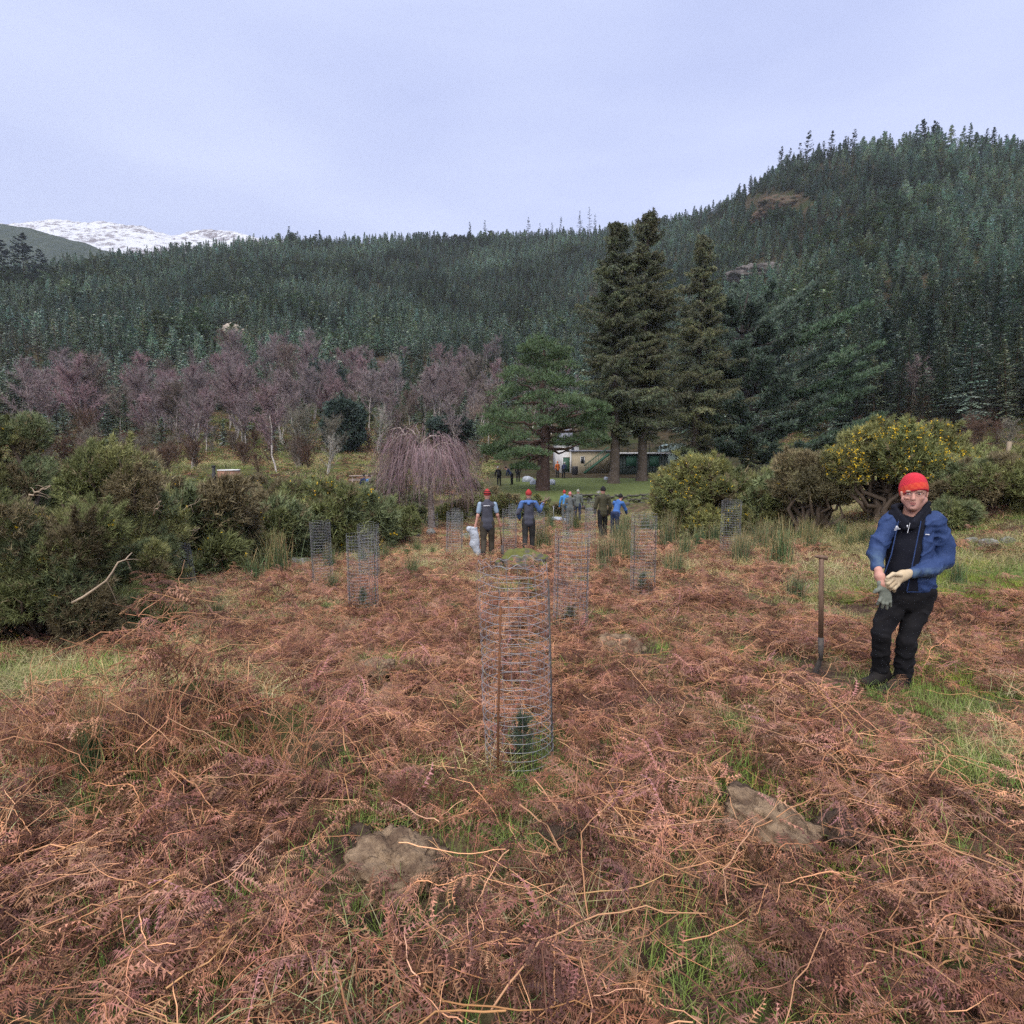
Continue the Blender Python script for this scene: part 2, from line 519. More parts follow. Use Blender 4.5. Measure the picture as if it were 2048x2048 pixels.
g_me = mesh_np('ground', np.stack([gx, gy, gz], -1).reshape(-1, 3), GF, M_GROUND, True, attrs={'lawn': lawn, 'moss': moss, 'bare': bare, 'scrub': sstep(36, 42, gy.ravel()) * (1 - lawn)})
tag(link('ground', g_me), kind='structure')

azh = np.radians(np.linspace(-66, 66, 420))
rh = np.concatenate([np.linspace(65.5, 140, 50), np.geomspace(142, 720, 150)])
A_, R2 = np.meshgrid(azh, rh)
hx = R2 * np.sin(A_); hy = R2 * np.cos(A_)
hz = Z(hx, hy)
hz[0] -= 0.05
nh = len(azh); ii = np.arange(len(rh) - 1)[:, None] * nh + np.arange(nh - 1)[None]
HF = np.stack([ii, ii + nh, ii + nh + 1, ii + 1], -1).reshape(-1, 4)[:, ::-1]
m, nt_, b_ = nodes_of('hill_undergrowth')
fa = noise(nt_, 0.05, 5, 0.6, 'Position'); fb = noise(nt_, 0.6, 5, 0.65, 'Position')
c_ = mixc(nt_, ramp(nt_, fb, 0.35, 0.65), (0.028, 0.024, 0.016), (0.075, 0.058, 0.035))
c_ = mixc(nt_, ramp(nt_, fa, 0.5, 0.62), c_, (0.035, 0.042, 0.018))
nt_.links.new(c_, b_.inputs['Base Color']); b_.inputs['Roughness'].default_value = 1.0; b_.inputs['Specular IOR Level'].default_value = 0.05
bump(nt_, b_, fb, 1.0, 0.6)
tag(link('hillside', mesh_np('hillside', np.stack([hx, hy, hz], -1).reshape(-1, 3), HF, m, True)), kind='structure')

# --- far ridges: a smooth green hill and the snow-covered mountain behind it
def ridge_mesh(name, sky_px, dist, base_py, mat, rough_amp, depth, nseg=260, rows=60, noise_scale=60.0, seed=5):
    sky_px = np.array(sky_px, float)
    px = np.linspace(sky_px[0, 0], sky_px[-1, 0], nseg)
    py = np.interp(px, sky_px[:, 0], sky_px[:, 1])
    V = []
    for i in range(nseg):
        top = at(px[i], py[i], dist)
        bot = at(px[i], base_py, dist - depth)
        for k in range(rows):
            t = k / (rows - 1)
            p = bot * (1 - t) + top * t
            p = p.copy(); p[2] = bot[2] + (top[2] - bot[2]) * (t ** 1.15)
            V.append(p)
        back = top + np.array([0, depth * 0.5, -(top[2] - bot[2]) * 0.6]); V.append(back)
    V = np.array(V); rr = rows + 1
    n = fbm(V / noise_scale, seed, 5, 0.6)
    V[:, 2] += n * rough_amp
    ii = np.arange(nseg - 1)[:, None] * rr + np.arange(rr - 1)[None]
    F = np.stack([ii, ii + rr, ii + rr + 1, ii + 1], -1).reshape(-1, 4)
    return tag(link(name, mesh_np(name, V, F, mat, True)), kind='structure')

m, nt_, b_ = nodes_of('snow_and_rock')
g = nt_.nodes.new('ShaderNodeNewGeometry'); sx = nt_.nodes.new('ShaderNodeSeparateXYZ'); nt_.links.new(g.outputs['Normal'], sx.inputs[0])
fr = noise(nt_, 0.037, 9, 0.78, 'Position', (1, 0.6, 2.0))
fr2 = noise(nt_, 0.007, 4, 0.6, 'Position')
k_ = math_n(nt_, 'ADD', fr, math_n(nt_, 'MULTIPLY', math_n(nt_, 'SUBTRACT', fr2, 0.5), 0.35))
c_ = mixc(nt_, ramp(nt_, k_, 0.51, 0.56), (0.52, 0.54, 0.58), (0.14, 0.12, 0.13))
nt_.links.new(c_, b_.inputs['Base Color']); b_.inputs['Roughness'].default_value = 0.8
bump(nt_, b_, fr, 1.0, 7.0)
ridge_mesh('snowy_mountain', [(-300, 470), (0, 446), (60, 440), (130, 437), (190, 440), (240, 449), (300, 458), (340, 467), (385, 463), (420, 462), (470, 468), (540, 478), (700, 500), (900, 530)],
           1900, 640, m, 20.0, 770, 420, 60, 95.0, 5)
m = pmat('far_plantation', (0.030, 0.045, 0.034), (0.055, 0.070, 0.050), 0.06, 1.0, 1.0, 0.12, 0.05, 'Position', dist=8.0, detail=6)
ridge_mesh('green_hill', [(-900, 420), (-300, 425), (-60, 440), (0, 448), (60, 458), (110, 470), (160, 484), (205, 498), (240, 506), (330, 530), (500, 580)],
           950, 640, m, 4.0, 330, 420, 60, 30.0, 8)
# ================================================================= TREES
M_SPRUCE = fmat('spruce_needles', [(0.85, 0.95, 0.88), (1.0, 1.0, 0.92), (0.9, 1.02, 1.05), (1.08, 1.0, 0.82)], 0.5, 0.016, 0.75, 0.8, 0.1)
M_NEEDLE = fmat('needles', [(1, 1, 1), (1, 1, 1)], 0.05, 0.35, 0.5, 0.7, 0.2)
M_BARK = fmat('bark', [(1, 1, 1), (1, 1, 1)], 0.1, 3.0, 0.5, 0.9, 0.1)
M_TWIG = fmat('bare_twigs', [(1, 1, 1), (0.9, 1.0, 1.0), (1.1, 0.95, 1.0)], 0.3, 0.06, 0.3, 0.9, 0.1)

def bark_birch():
    m, nt, b = nodes_of('birch_bark')
    a = nt.nodes.new('ShaderNodeAttribute'); a.attribute_name = 'Col'
    f = noise(nt, 2.5, 4, 0.7, 'Object', (1, 1, 2.5))
    c = mixc(nt, ramp(nt, f, 0.52, 0.62), a.outputs['Color'], (0.07, 0.055, 0.05))
    nt.links.new(c, b.inputs['Base Color']); b.inputs['Roughness'].default_value = 0.85
    return m
M_BIRCH = bark_birch()

def jit_col(g, base, n, amt=0.35, hue=0.12):
    base = np.array(base)
    v = 1 + (g.random((n, 1)) - 0.5) * 2 * amt
    return base * v * (1 + (g.random((n, 3)) - 0.5) * 2 * hue)

def conifer(seed, h=12.0, rad=2.0, levels=16, per=6, m=4, droop=0.3, base=0.05, sl=0.5, sw=0.16, taper=0.85, sparse=0.0, col=(0.07, 0.105, 0.085),
            trunk_r=None, trunk_col=(0.06, 0.045, 0.035), lift=0.7, wind=0.0, crown=None, trunk=None, axes=False, hang=0.5, ragged=0.0):
    g = np.random.default_rng(seed)
    crown = crown or MB(); trunk = trunk or MB()
    t = np.repeat(np.linspace(base, 0.975, levels), per) + g.uniform(-0.5, 0.5, levels * per) / levels
    keep = g.random(len(t)) > sparse; t = np.clip(t[keep], 0.01, 0.99); n = len(t)
    az = g.uniform(0, 2 * math.pi, n)
    grow = np.minimum(1, 0.45 + 0.55 * np.clip((t - base) / 0.18, 0, 1))
    Lb = rad * ((1 - t) ** taper) * g.uniform(0.6, 1.12, n) * grow + 0.035 * rad
    if ragged: Lb = Lb * np.clip(1 + ragged * 1.7 * fbm(np.stack([np.cos(az) * 1.3, np.sin(az) * 1.3, t * 11], 1), seed, 2), 0.15, 1.7)
    d = np.stack([np.cos(az), np.sin(az), np.zeros(n)], 1)
    d[:, 0] += wind
    o = np.stack([wind * h * t * t * 0.4, np.zeros(n), h * t], 1)
    dz = Lb * ((t - 0.45) * lift - droop) ; cz = Lb * 0.35 * g.uniform(0, 1, n)
    s = (np.arange(1, m + 1) / m)
    P = o[:, None] + d[:, None] * (Lb[:, None] * s)[..., None]
    P[..., 2] += dz[:, None] * s + cz[:, None] * s * s
    T = d[:, None] * Lb[:, None, None] + np.zeros_like(P); T[..., 2] += dz[:, None] + 2 * cz[:, None] * s
    T = norm(T)
    S = norm(np.cross(T, np.array([0, 0, 1.0])))
    base_col = jit_col(g, col, n)
    ln = sl * rad * 0.5 * (1.15 - 0.65 * s)[None] * g.uniform(0.6, 1.3, (n, m)) * (0.45 + 0.55 * (Lb / rad))[:, None]
    w = sw * rad * 0.5 * g.uniform(0.7, 1.3, (n, m))
    for sg in (1, -1):
        tip = P + S * (sg * ln)[..., None] + T * (ln * 0.55)[..., None]; tip[..., 2] -= ln * 0.30 * g.uniform(0, 1.6, (n, m))
        crown.tri((P - T * w[..., None]).reshape(-1, 3), (P + T * w[..., None]).reshape(-1, 3), tip.reshape(-1, 3),
                  np.repeat(base_col, m, 0) * g.uniform(0.75, 1.25, (n * m, 1)))
    tip = P + T * (ln * 0.35)[..., None]; tip[..., 2] -= ln * hang
    crown.tri((P - T * w[..., None]).reshape(-1, 3), (P + T * w[..., None]).reshape(-1, 3), tip.reshape(-1, 3), np.repeat(base_col, m, 0) * 0.9)
    e = P[:, -1]; tipp = e + T[:, -1] * (ln[:, -1] * 0.9)[:, None]
    q = w[:, -1][:, None]
    crown.tri(e - S[:, -1] * q, e + S[:, -1] * q, tipp, base_col)
    trunk_r = trunk_r or h * 0.011
    zz = np.linspace(0, 1, 7)
    trunk.tube(np.stack([wind * h * zz * zz * 0.4, 0 * zz, h * zz], 1), trunk_r * (1.04 - zz), 6, trunk_col)
    if axes:
        k = g.random(n) < 0.8
        for i in np.nonzero(k)[0]:
            pts = np.concatenate([o[i:i + 1], P[i, ::2]], 0)
            crown.tube(pts, np.linspace(0.03 * rad / 3, 0.008, len(pts)), 3, np.array(trunk_col) * 1.0)
    # leader shoot
    crown.tri(np.array([[-0.04 * rad + wind * h * .4, 0, h * 0.93], [wind * h * .4, -0.04 * rad, h * 0.93]]), np.array([[0.04 * rad + wind * h * .4, 0, h * 0.93], [wind * h * .4, 0.04 * rad, h * 0.93]]),
              np.array([[wind * h * .4, 0, h * 1.02]] * 2), np.array(col))
    return crown, trunk

def merged_conifer(name, seed, **k):
    c, t = conifer(seed, **k)
    c.V += t.V; c.C += t.C; c.Q += [q + c.n for q in t.Q]; c.n += t.n
    return c.mesh(name, [M_SPRUCE])

# --- the plantation
HC = (0.275, 0.325, 0.275)
protos = [merged_conifer('spruce', 100 + i, h=10.0, rad=r_, levels=19, per=7, m=3, droop=dr, sl=0.62, sw=0.2, col=c_, sparse=sp, taper=tp, lift=0.9)
          for i, (r_, dr, c_, sp, tp) in enumerate([(1.9, 0.15, HC, 0.05, 0.95), (1.6, 0.2, HC, 0.1, 1.0), (2.2, 0.1, HC, 0.05, 0.95),
                                                   (1.8, 0.25, HC, 0.15, 1.05), (2.1, 0.2, HC, 0.2, 0.95), (1.5, 0.1, HC, 0.1, 0.95)])]
protos += [merged_conifer('spruce', 120, h=10.0, rad=2.6, levels=13, per=7, m=3, droop=-0.1, col=(0.17, 0.20, 0.14), sparse=0.2, taper=0.42, lift=0.6, base=0.3, sl=0.7, sw=0.22), merged_conifer('spruce', 121, h=9.0, rad=1.5, levels=14, per=5, m=3, droop=0.1, col=(0.20, 0.19, 0.165), sparse=0.35, taper=0.8, lift=0.9, sl=0.6, sw=0.15)]
near_protos = [merged_conifer('spruce', 130 + i, h=10.0, rad=r_, levels=34, per=8, m=5, droop=dr, col=(0.19, 0.23, 0.185), sparse=0.15, taper=tp, lift=0.9, sl=0.36, sw=0.09, ragged=0.5) for i, (r_, dr, tp) in enumerate([(1.8, 0.2, 0.9), (1.6, 0.25, 1.0), (2.0, 0.15, 0.85), (1.7, 0.3, 0.95)])]
sp_ = 3.7
X_, Y_ = np.meshgrid(np.arange(-560, 520, sp_), np.arange(60, 620, sp_))
g_ = np.random.default_rng(11)
X_ = (X_ + g_.uniform(-0.45, 0.45, X_.shape) * sp_).ravel(); Y_ = (Y_ + g_.uniform(-0.45, 0.45, Y_.shape) * sp_).ravel()
r_ = np.hypot(X_, Y_); az_ = np.arctan2(X_, Y_)
Rr, _ = ridge(az_)
first = np.interp(az_, [-0.9, -0.62, -0.45, -0.2, 0.05, 0.2, 0.32, 0.5, 0.9], [85, 100, 128, 150, 150, 118, 108, 104, 90])
first = first * (1 + 0.12 * fbm2(X_, Y_, 30, 41, 3))
ok = (np.abs(az_) < R_(47)) & ((r_ > first) | ((r_ > 0.62 * first) & (g_.random(len(r_)) < 0.30) & (az_ < 0.06))) & (r_ < Rr + 22)
gap = fbm2(X_, Y_, 38, 42, 4)
ok &= (gap < 0.42) | (g_.random(len(r_)) < 0.3)
PX, PYY = proj(X_, Y_, Z(X_, Y_, False))
# rocky gaps on the right-hand shoulder
rock = (((PX - 1560) / 75) ** 2 + ((PYY - 415) / 28) ** 2 < 1) | (((PX - 1525) / 50) ** 2 + ((PYY - 540) / 14) ** 2 < 1) | (((PX - 465) / 30) ** 2 + ((PYY - 680) / 22) ** 2 < 1)
ok &= ~rock
X_, Y_, r_, az_, PX, PYY = [a[ok] for a in (X_, Y_, r_, az_, PX, PYY)]
Zt = Z(X_, Y_, False) - 0.3
hgt = g_.uniform(5.5, 10.8, len(X_)) * (1 + 0.25 * fbm2(X_, Y_, 25, 43, 3))
big = np.clip(1.6 * np.exp(-(((PX - 1860) / 120) ** 2 + ((PYY - 370) / 130) ** 2)), 0, 1) * (fbm2(X_, Y_, 14, 44, 2) > -0.1)
hgt = hgt * (1 + 0.38 * big)
low = (PYY > 640) & (PX > 1650)
hgt = np.where(low, hgt * 1.35, hgt); hgt = np.where((PYY > 740) & (PX < 1100), hgt * 0.75, hgt)
wid = hgt / 10 * g_.uniform(1.25, 1.9, len(X_))
sclv = np.stack([wid, wid, hgt / 10], 1)
sidx = g_.integers(0, 6, len(X_)); vk = fbm2(X_, Y_, 45, 47, 3) + g_.normal(0, 0.18, len(X_)); sidx = np.where(vk > 0.42, 6, np.where(vk < -0.48, 7, sidx)); srot = np.stack([g_.normal(0, 0.05, len(X_)), g_.normal(0, 0.05, len(X_)), g_.uniform(0, 6.28, len(X_))], 1)
order = np.argsort(-hgt / r_)
inv = (PX[order] > -30) & (PX[order] < 2080)
one = order[inv][:290]
rest = np.setdiff1d(np.arange(len(X_)), one)
for i in one:
    o = link('spruce_tree', near_protos[sidx[i] % 4], None, (X_[i], Y_[i], Zt[i])); o.rotation_euler = srot[i]; o.scale = sclv[i]
    zn = int(np.searchsorted([330, 640, 960, 1200, 1500, 1800], PX[i]))
    tag(o, ['dark blue-green spruce above the gorse at the far left of the wooded hill', 'dark blue-green spruce behind the birches above the hot tub', 'dark blue-green spruce behind the birches above the weeping birch', 'dark blue-green spruce just up the slope from the Scots pine',
            'dark blue-green spruce on the slope behind the tall old spruces', 'dark blue-green spruce on the slope behind the huge spreading conifer', 'dark blue-green spruce on the slope above the brown thicket at the far right'][zn], 'tree', 'spruces along the lower edge of the plantation, stretch %d' % (zn + 1))
f_o = scatter('conifer_forest', protos, np.stack([X_, Y_, Zt], 1)[rest], srot[rest], sclv[rest], sidx[rest])
tag(f_o, 'dense spruce plantation covering the whole hillside up to the skyline', 'forest')

# --- single trees standing up from the skyline
def sky_tree(px, py_top, py_base, sparse, wind, label, group, seed, rad=0.2, col=(0.08, 0.12, 0.098), extra=0.0):
    a = _azel(px, py_base); R, te = ridge(np.array(a[0])); R = float(R) - 4 - extra
    x, y = R * math.sin(a[0]), R * math.cos(a[0])
    z = float(Z(x, y, False)) - 0.5
    topz = ray(px, py_top); topz = topz[2] / math.hypot(topz[0], topz[1]) * R
    h = topz - z
    c, t = conifer(seed, h=h, rad=h * rad, levels=15, per=5, m=3, droop=0.1, sparse=sparse, base=0.2, col=col, wind=wind, sl=0.75, sw=0.2, taper=0.6, lift=0.5)
    o = empty('spruce_tree' if not wind else 'pine_tree', (x, y, z))
    c.obj('crown', [M_NEEDLE], o); t.obj('trunk', [M_BARK], o)
    return tag(o, label, 'tree', group)
_lone = [(940, 443, 480, .1), (970, 440, 478, .3), (1057, 434, 472, .2), (1080, 446, 475, .4), (1104, 444, 474, .2), (1122, 434, 472, .3), (1160, 421, 470, .35), (1178, 414, 470, .55), (1190, 428, 470, .4)]
for i, (px, a, b, s_) in enumerate(_lone):
    sky_tree(px, a, b, s_, 0.0, 'thin spindly spruce standing clear of the middle of the skyline', 'lone trees on the middle skyline', 300 + i, 0.14)
for i, (px, a, b) in enumerate([(579, 452, 485), (596, 462, 488), (640, 460, 486), (690, 463, 486), (495, 472, 498), (350, 485, 510), (860, 462, 486), (830, 464, 488)]):
    sky_tree(px, a, b, 0.1, 0.0, 'pointed dark spruce poking above the left part of the wooded ridge', 'pointed spruces on the left ridge', 320 + i, 0.2)
for i, (px, a, b, wd) in enumerate([(1560, 293, 330, .12), (1578, 297, 325, .1), (1598, 286, 322, .06), (1614, 262, 318, .1), (1645, 282, 312, .1), (1660, 262, 308, .14), (1688, 272, 304, .12), (1703, 257, 304, .2), (1478, 366, 392, .05), (1500, 350, 380, .05), (1535, 332, 360, .05), (1982, 256, 300, .14), (1970, 258, 300, .1)]):
    sky_tree(px, a, b, 0.25, wd, 'wind-bent pine leaning to one side on the crest of the hill', 'wind-bent pines on the hill crest', 340 + i, 0.2, (0.07, 0.095, 0.082))
for i, (px, a, b) in enumerate([(1842, 240, 310), (1866, 242, 325), (1745, 275, 305), (1755, 282, 305), (2010, 270, 310), (2025, 272, 312)]):
    sky_tree(px, a, b, 0.05, 0.0, 'tall full spruce rising over the summit trees', 'tall spruces on the summit', 360 + i, 0.24, (0.08, 0.11, 0.09))
for i, (px, a, b, e) in enumerate([(48, 468, 548, 40), (6, 482, 545, 30), (82, 500, 548, 45)]):
    sky_tree(px, a, b, 0.05, 0.0, 'big dark spruce in front of the smooth green hill', 'big dark spruces below the green hill', 380 + i, 0.3, (0.07, 0.095, 0.09), e)

# --- crags
def blob(seed, size, amp=0.25, sub=4, freq=1.6, flat=None):
    bm = bmesh.new(); bmesh.ops.create_icosphere(bm, subdivisions=sub, radius=1.0)
    V = np.array([v.co[:] for v in bm.verts]); F = np.array([[v.index for v in f.verts] for f in bm.faces]); bm.free()
    n = fbm(V * freq, seed, 5, 0.55); rdg = 1 - np.abs(fbm(V * freq * 1.9, seed + 9, 4, 0.55)) * 2
    V = V * (1 + amp * n + amp * 0.35 * rdg)[:, None] * np.array(size)
    return V, F
M_CRAG = pmat('crag_rock', (0.15, 0.135, 0.13), (0.06, 0.055, 0.05), 0.5, 0.9, 1.0, 1.2, 0.2, 'Object', dist=0.5)
M_CRAGP = pmat('pale_rock', (0.36, 0.31, 0.26), (0.24, 0.2, 0.16), 0.3, 0.9, 0.8, 1.2, 0.2, 'Object', dist=0.4)
M_CRAGB = pmat('bracken_covered_rock', (0.11, 0.068, 0.05), (0.055, 0.06, 0.04), 0.35, 0.95, 1.0, 1.5, 0.1, 'Object', dist=0.4)
for i, (px, py, wpx, hpx, mt, lb) in enumerate([(1520, 540, 52, 11, M_CRAG, 'grey rock face showing among the trees below the hill shoulder'),
                                       (1570, 405, 40, 12, M_CRAGB, 'rusty brown crag high on the shoulder of the right hill'),
                                       (1535, 428, 26, 10, M_CRAGB, 'small brown crag just below the bigger one on the hill shoulder'),
                                       (468, 662, 24, 17, M_CRAGP, 'pale bare rock standing out of the plantation above the birches')]):
    p = hit(px, py + hpx, 700.0); s_ = np.linalg.norm(p) / FPX
    V, F = blob(50 + i, (wpx * s_, wpx * s_ * 0.6, hpx * s_ * 1.4), 0.45, 5, 2.2); V += (fbm(V * 0.35, 57 + i, 4, 0.6) * 1.6)[:, None] * norm(V)
    o = link('rock_outcrop', mesh_np('rock_outcrop', V, F, mt, False), None, tuple(p)); tag(o, lb, 'rock')

# --- bare trees: birches and grey shrubs
def bare_tree(seed, h=9.0, stems=1, spread=0.32, lean=0.0, n_limb=20, n_twig=2300, twig=(0.15, 0.085, 0.095), bark=(0.44, 0.40, 0.36), tw=0.022, tl=1.0, first=0.3, up=0.7, r0=None):
    g = np.random.default_rng(seed)
    tr = MB(); cr = MB()
    segs = []
    for s_ in range(stems):
        a = g.uniform(0, 6.28); k = (0.10 if stems > 1 else 0.03) * h * g.uniform(0.6, 1.3)
        hh = h * g.uniform(0.8, 1.0) if s_ else h
        z = np.linspace(0, 1, 10)
        P = np.stack([math.cos(a) * k * z ** 1.3 * 1.4 + lean * h * z ** 1.2 + 0.012 * h * np.cumsum(g.normal(0, 1, 10)), math.sin(a) * k * z ** 1.3 * 1.4 + 0.012 * h * np.cumsum(g.normal(0, 1, 10)), hh * 0.93 * z], 1)
        P[0, :2] = g.normal(0, 0.06, 2) * (stems > 1)
        rr = (r0 or 0.0105 * h) * (1.05 - z) ** 0.8 * g.uniform(0.8, 1.0) + 0.008
        tr.tube(P, rr, 6, np.array(bark) * np.linspace(1.0, 0.75, 10)[:, None].repeat(6, 0).reshape(-1, 1))
        nl = max(4, n_limb // stems)
        for i in range(nl):
            t = first + (0.97 - first) * (i + g.random()) / nl
            f = t * 9; j = int(f); o_ = P[j] * (1 - (f - j)) + P[min(j + 1, 9)] * (f - j)
            aa = g.uniform(0, 6.28); L = h * spread * (1.15 - 0.75 * t) * g.uniform(0.7, 1.2)
            d = norm(np.array([math.cos(aa), math.sin(aa), up * g.uniform(0.6, 1.5)]))
            u = np.linspace(0, 1, 6)
            Q = o_ + d * L * u[:, None] + np.array([0, 0, 1]) * (0.22 * L * (u ** 2))[:, None] + np.cumsum(g.normal(0, 0.02 * L, (6, 3)), 0) * u[:, None]
            cr.tube(Q, np.linspace(0.0045 * h * (1.2 - t), 0.008, 6), 4, np.array(bark) * 0.6 * np.linspace(1, 0.45, 6)[:, None].repeat(4, 0).reshape(-1, 1))
            segs.append(Q); 
        segs.append(P[6:])
    A = np.concatenate([s[:-1] for s in segs]); B = np.concatenate([s[1:] for s in segs])
    k = g.integers(0, len(A), n_twig); t = g.random((n_twig, 1))
    o_ = A[k] * (1 - t) + B[k] * t
    d = norm(norm(B[k] - A[k]) * 0.7 + g.normal(0, 0.55, (n_twig, 3)) + np.array([0, 0, 0.35 * up]))
    Ln = tl * g.uniform(0.35, 1.0, (n_twig, 1)) * h / 9
    e = o_ + d * Ln
    sd = norm(np.cross(d, g.normal(0, 1, (n_twig, 3)))) * tw * h / 9
    c = jit_col(g, twig, n_twig, 0.3, 0.08)
    cr.tri(o_ - sd, o_ + sd, e, c)
    # second-order twigs
    n2 = n_twig
    k = g.integers(0, n_twig, n2); t = g.uniform(0.3, 1, (n2, 1))
    o2 = o_[k] * (1 - t) + e[k] * t; d2 = norm(d[k] + g.normal(0, 0.6, (n2, 3))); e2 = o2 + d2 * Ln[k] * 0.6
    sd = norm(np.cross(d2, g.normal(0, 1, (n2, 3)))) * tw * 0.6 * h / 9
    cr.tri(o2 - sd, o2 + sd, e2, c[k] * 1.05)
    return tr.mesh('birch_trunk', [M_BIRCH], True), cr.mesh('birch_crown', [M_TWIG])
PUR = (0.215, 0.165, 0.165); BRN = (0.17, 0.138, 0.118); GRY = (0.17, 0.145, 0.115)
BV = [bare_tree(400, 9, 1, 0.34, 0.02, twig=PUR), bare_tree(401, 9, 2, 0.34, 0.0, twig=PUR), bare_tree(402, 9, 1, 0.32, -0.06, twig=PUR),
      bare_tree(403, 9, 3, 0.38, 0.0, twig=(0.18, 0.13, 0.13)), bare_tree(404, 9, 1, 0.38, 0.0, twig=BRN, first=0.45), bare_tree(405, 9, 2, 0.32, -0.08, twig=PUR, first=0.5),
      bare_tree(406, 9, 5, 0.42, 0.0, twig=GRY, bark=(0.3, 0.27, 0.22), first=0.15, n_limb=30, r0=0.07, n_twig=3200),           # 6 grey shrub
      bare_tree(407, 9, 4, 0.40, 0.0, twig=(0.34, 0.30, 0.26), bark=(0.45, 0.42, 0.38), first=0.2, n_limb=24, r0=0.06, n_twig=700, tw=0.02),  # 7 pale bush
      bare_tree(408, 9, 6, 0.40, 0.0, twig=(0.12, 0.075, 0.055), bark=(0.16, 0.12, 0.09), first=0.1, n_limb=30, r0=0.05, n_twig=3200)]     # 8 brown thicket
def put_bare(v, p, h, rz, name, label, cat, group):
    o = empty(name, (p[0], p[1], p[2] - 0.1), rz, h / 9.0)
    link('trunk', BV[v][0], o); link('crown', BV[v][1], o)
    return tag(o, label, cat, group)
gB = np.random.default_rng(77)
_named = [  # px, base py, top py, variety, label
    (476, 765, 668, 5, 'pale two-stemmed leaning birch highest up the slope below the pale rock'),
    (549, 748, 672, 0, 'slim birch with purple twigs right of the leaning pale pair'),
    (616, 745, 662, 0, 'tall purple birch at the top of the birch wood, dark conifer to its right'),
    (553, 945, 772, 2, 'leaning white birch right of the hot tub, its top tilted left'),
    (384, 938, 788, 3, 'many-stemmed spreading birch just left of the hot tub chimney'),
    (412, 905, 782, 0, 'straight birch behind the hot tub, beside the many-stemmed one'),
    (490, 902, 795, 0, 'slender grey birch between hot tub and the leaning white birch'),
    (288, 892, 792, 0, 'straight thin-stemmed birch left of the many-stemmed birch'),
    (324, 892, 800, 1, 'thin dark birch pair next to the many-stemmed birch'),
    (241, 888, 778, 4, 'tall open birch over the left gorse, beside the low spreading tree'),
    (176, 905, 806, 8, 'low spreading purple-brown tree above the left gorse'),
    (86, 848, 765, 1, 'twin-stemmed birch near the left edge of the wood'),
    (628, 842, 742, 3, 'three-stemmed birch above the grey rounded willow'),
    (726, 848, 740, 0, 'thin upright birch left of the dark round holly top'),
    (762, 850, 742, 0, 'straight pale birch behind the weeping birch, left one'),
    (872, 872, 742, 1, 'pair of tall pale birch stems right behind the weeping birch'),
    (902, 845, 735, 0, 'slender birch between the pale stem pair and the pine'),
    (946, 842, 722, 4, 'whitish birch with forked branches left of the pine'),
    (806, 842, 728, 2, 'thin leaning birch in the purple belt behind the weeping birch'),
    (600, 935, 815, 6, 'rounded grey-green willow bush right of the leaning birch'),
    (665, 925, 835, 6, 'lower grey willow at the edge of the mossy clearing'),
    (655, 948, 868, 7, 'small pale bare bush at the foot of the grey willow'),
    (755, 906, 812, 7, 'pale bare fan-shaped bush left above the weeping birch'),
    (800, 900, 815, 6, 'grey bare shrub behind the top of the weeping birch'),
    (950, 900, 815, 6, 'grey bare shrub left of the pine crown'),
    (1822, 822, 722, 1, 'pale-stemmed birch pair on the right slope above the flowering gorse'),
    (1862, 806, 735, 2, 'short birch beside the pale pair on the right slope'),
    (1788, 830, 745, 0, 'thin birch in front of the dark spruces on the right slope'),
    (1955, 785, 705, 4, 'wide-forked grey birch near the right edge of the slope'),
]
for i, (px, pb, pt, v, lb) in enumerate(_named):
    p = hit(px, pb, 260.0); h = p[1] / FPX * (pb - pt) * 1.03
    put_bare(v, p, h, gB.uniform(-0.4, 0.4), 'birch_tree' if v < 6 else 'bare_shrub', lb, 'tree' if v < 6 else 'shrub', 'birches and bare trees at the foot of the hill')
cnt = 0
while cnt < 120:
    px = gB.uniform(40, 1150); pb = gB.uniform(735, 905)
    if px < 430 and pb < 820: continue
    if px > 990 and pb < 770: continue
    p = hit(px, pb, 260.0); h = gB.uniform(7.5, 11.0)
    put_bare(int(gB.choice([0, 1, 2, 3, 4, 0, 1, 3])), p, h, gB.uniform(0, 6.28), 'birch_tree', ['bare purple-twigged birch in the belt above the left gorse', 'bare purple-twigged birch in the belt above the hot tub', 'bare purple-twigged birch in the belt above the picnic table', 'bare purple-twigged birch in the belt above the weeping birch', 'bare purple-twigged birch in the belt beside the Scots pine'][int(np.searchsorted([330, 560, 760, 940], px))], 'tree', 'birches filling the belt, stretch %d' % (1 + int(np.searchsorted([330, 560, 760, 940], px)))); cnt += 1
for i in range(90):
    px = gB.uniform(40, 980); pb = gB.uniform(880, 952)
    if 640 < px < 770 and pb > 905 or 400 < px < 480 and pb > 925: continue
    p = hit(px, pb, 260.0)
    put_bare(int(gB.choice([6, 8, 8])), p, gB.uniform(1.8, 3.4), gB.uniform(0, 6.28), 'bare_shrub', 'low bare brown shrub at the edge of the birch wood', 'shrub', 'low shrubs at the edge of the birch wood')
for i in range(46):
    px = gB.uniform(1690, 2080); pb = gB.uniform(795, 930)
    p = hit(px, pb, 260.0)
    put_bare(int(gB.choice([6, 8, 8])), p, gB.uniform(2.5, 4.2), gB.uniform(0, 6.28), 'bare_shrub', 'bare brown thicket shrub on the slope above the right gorse', 'shrub', 'brown thicket on the right slope')

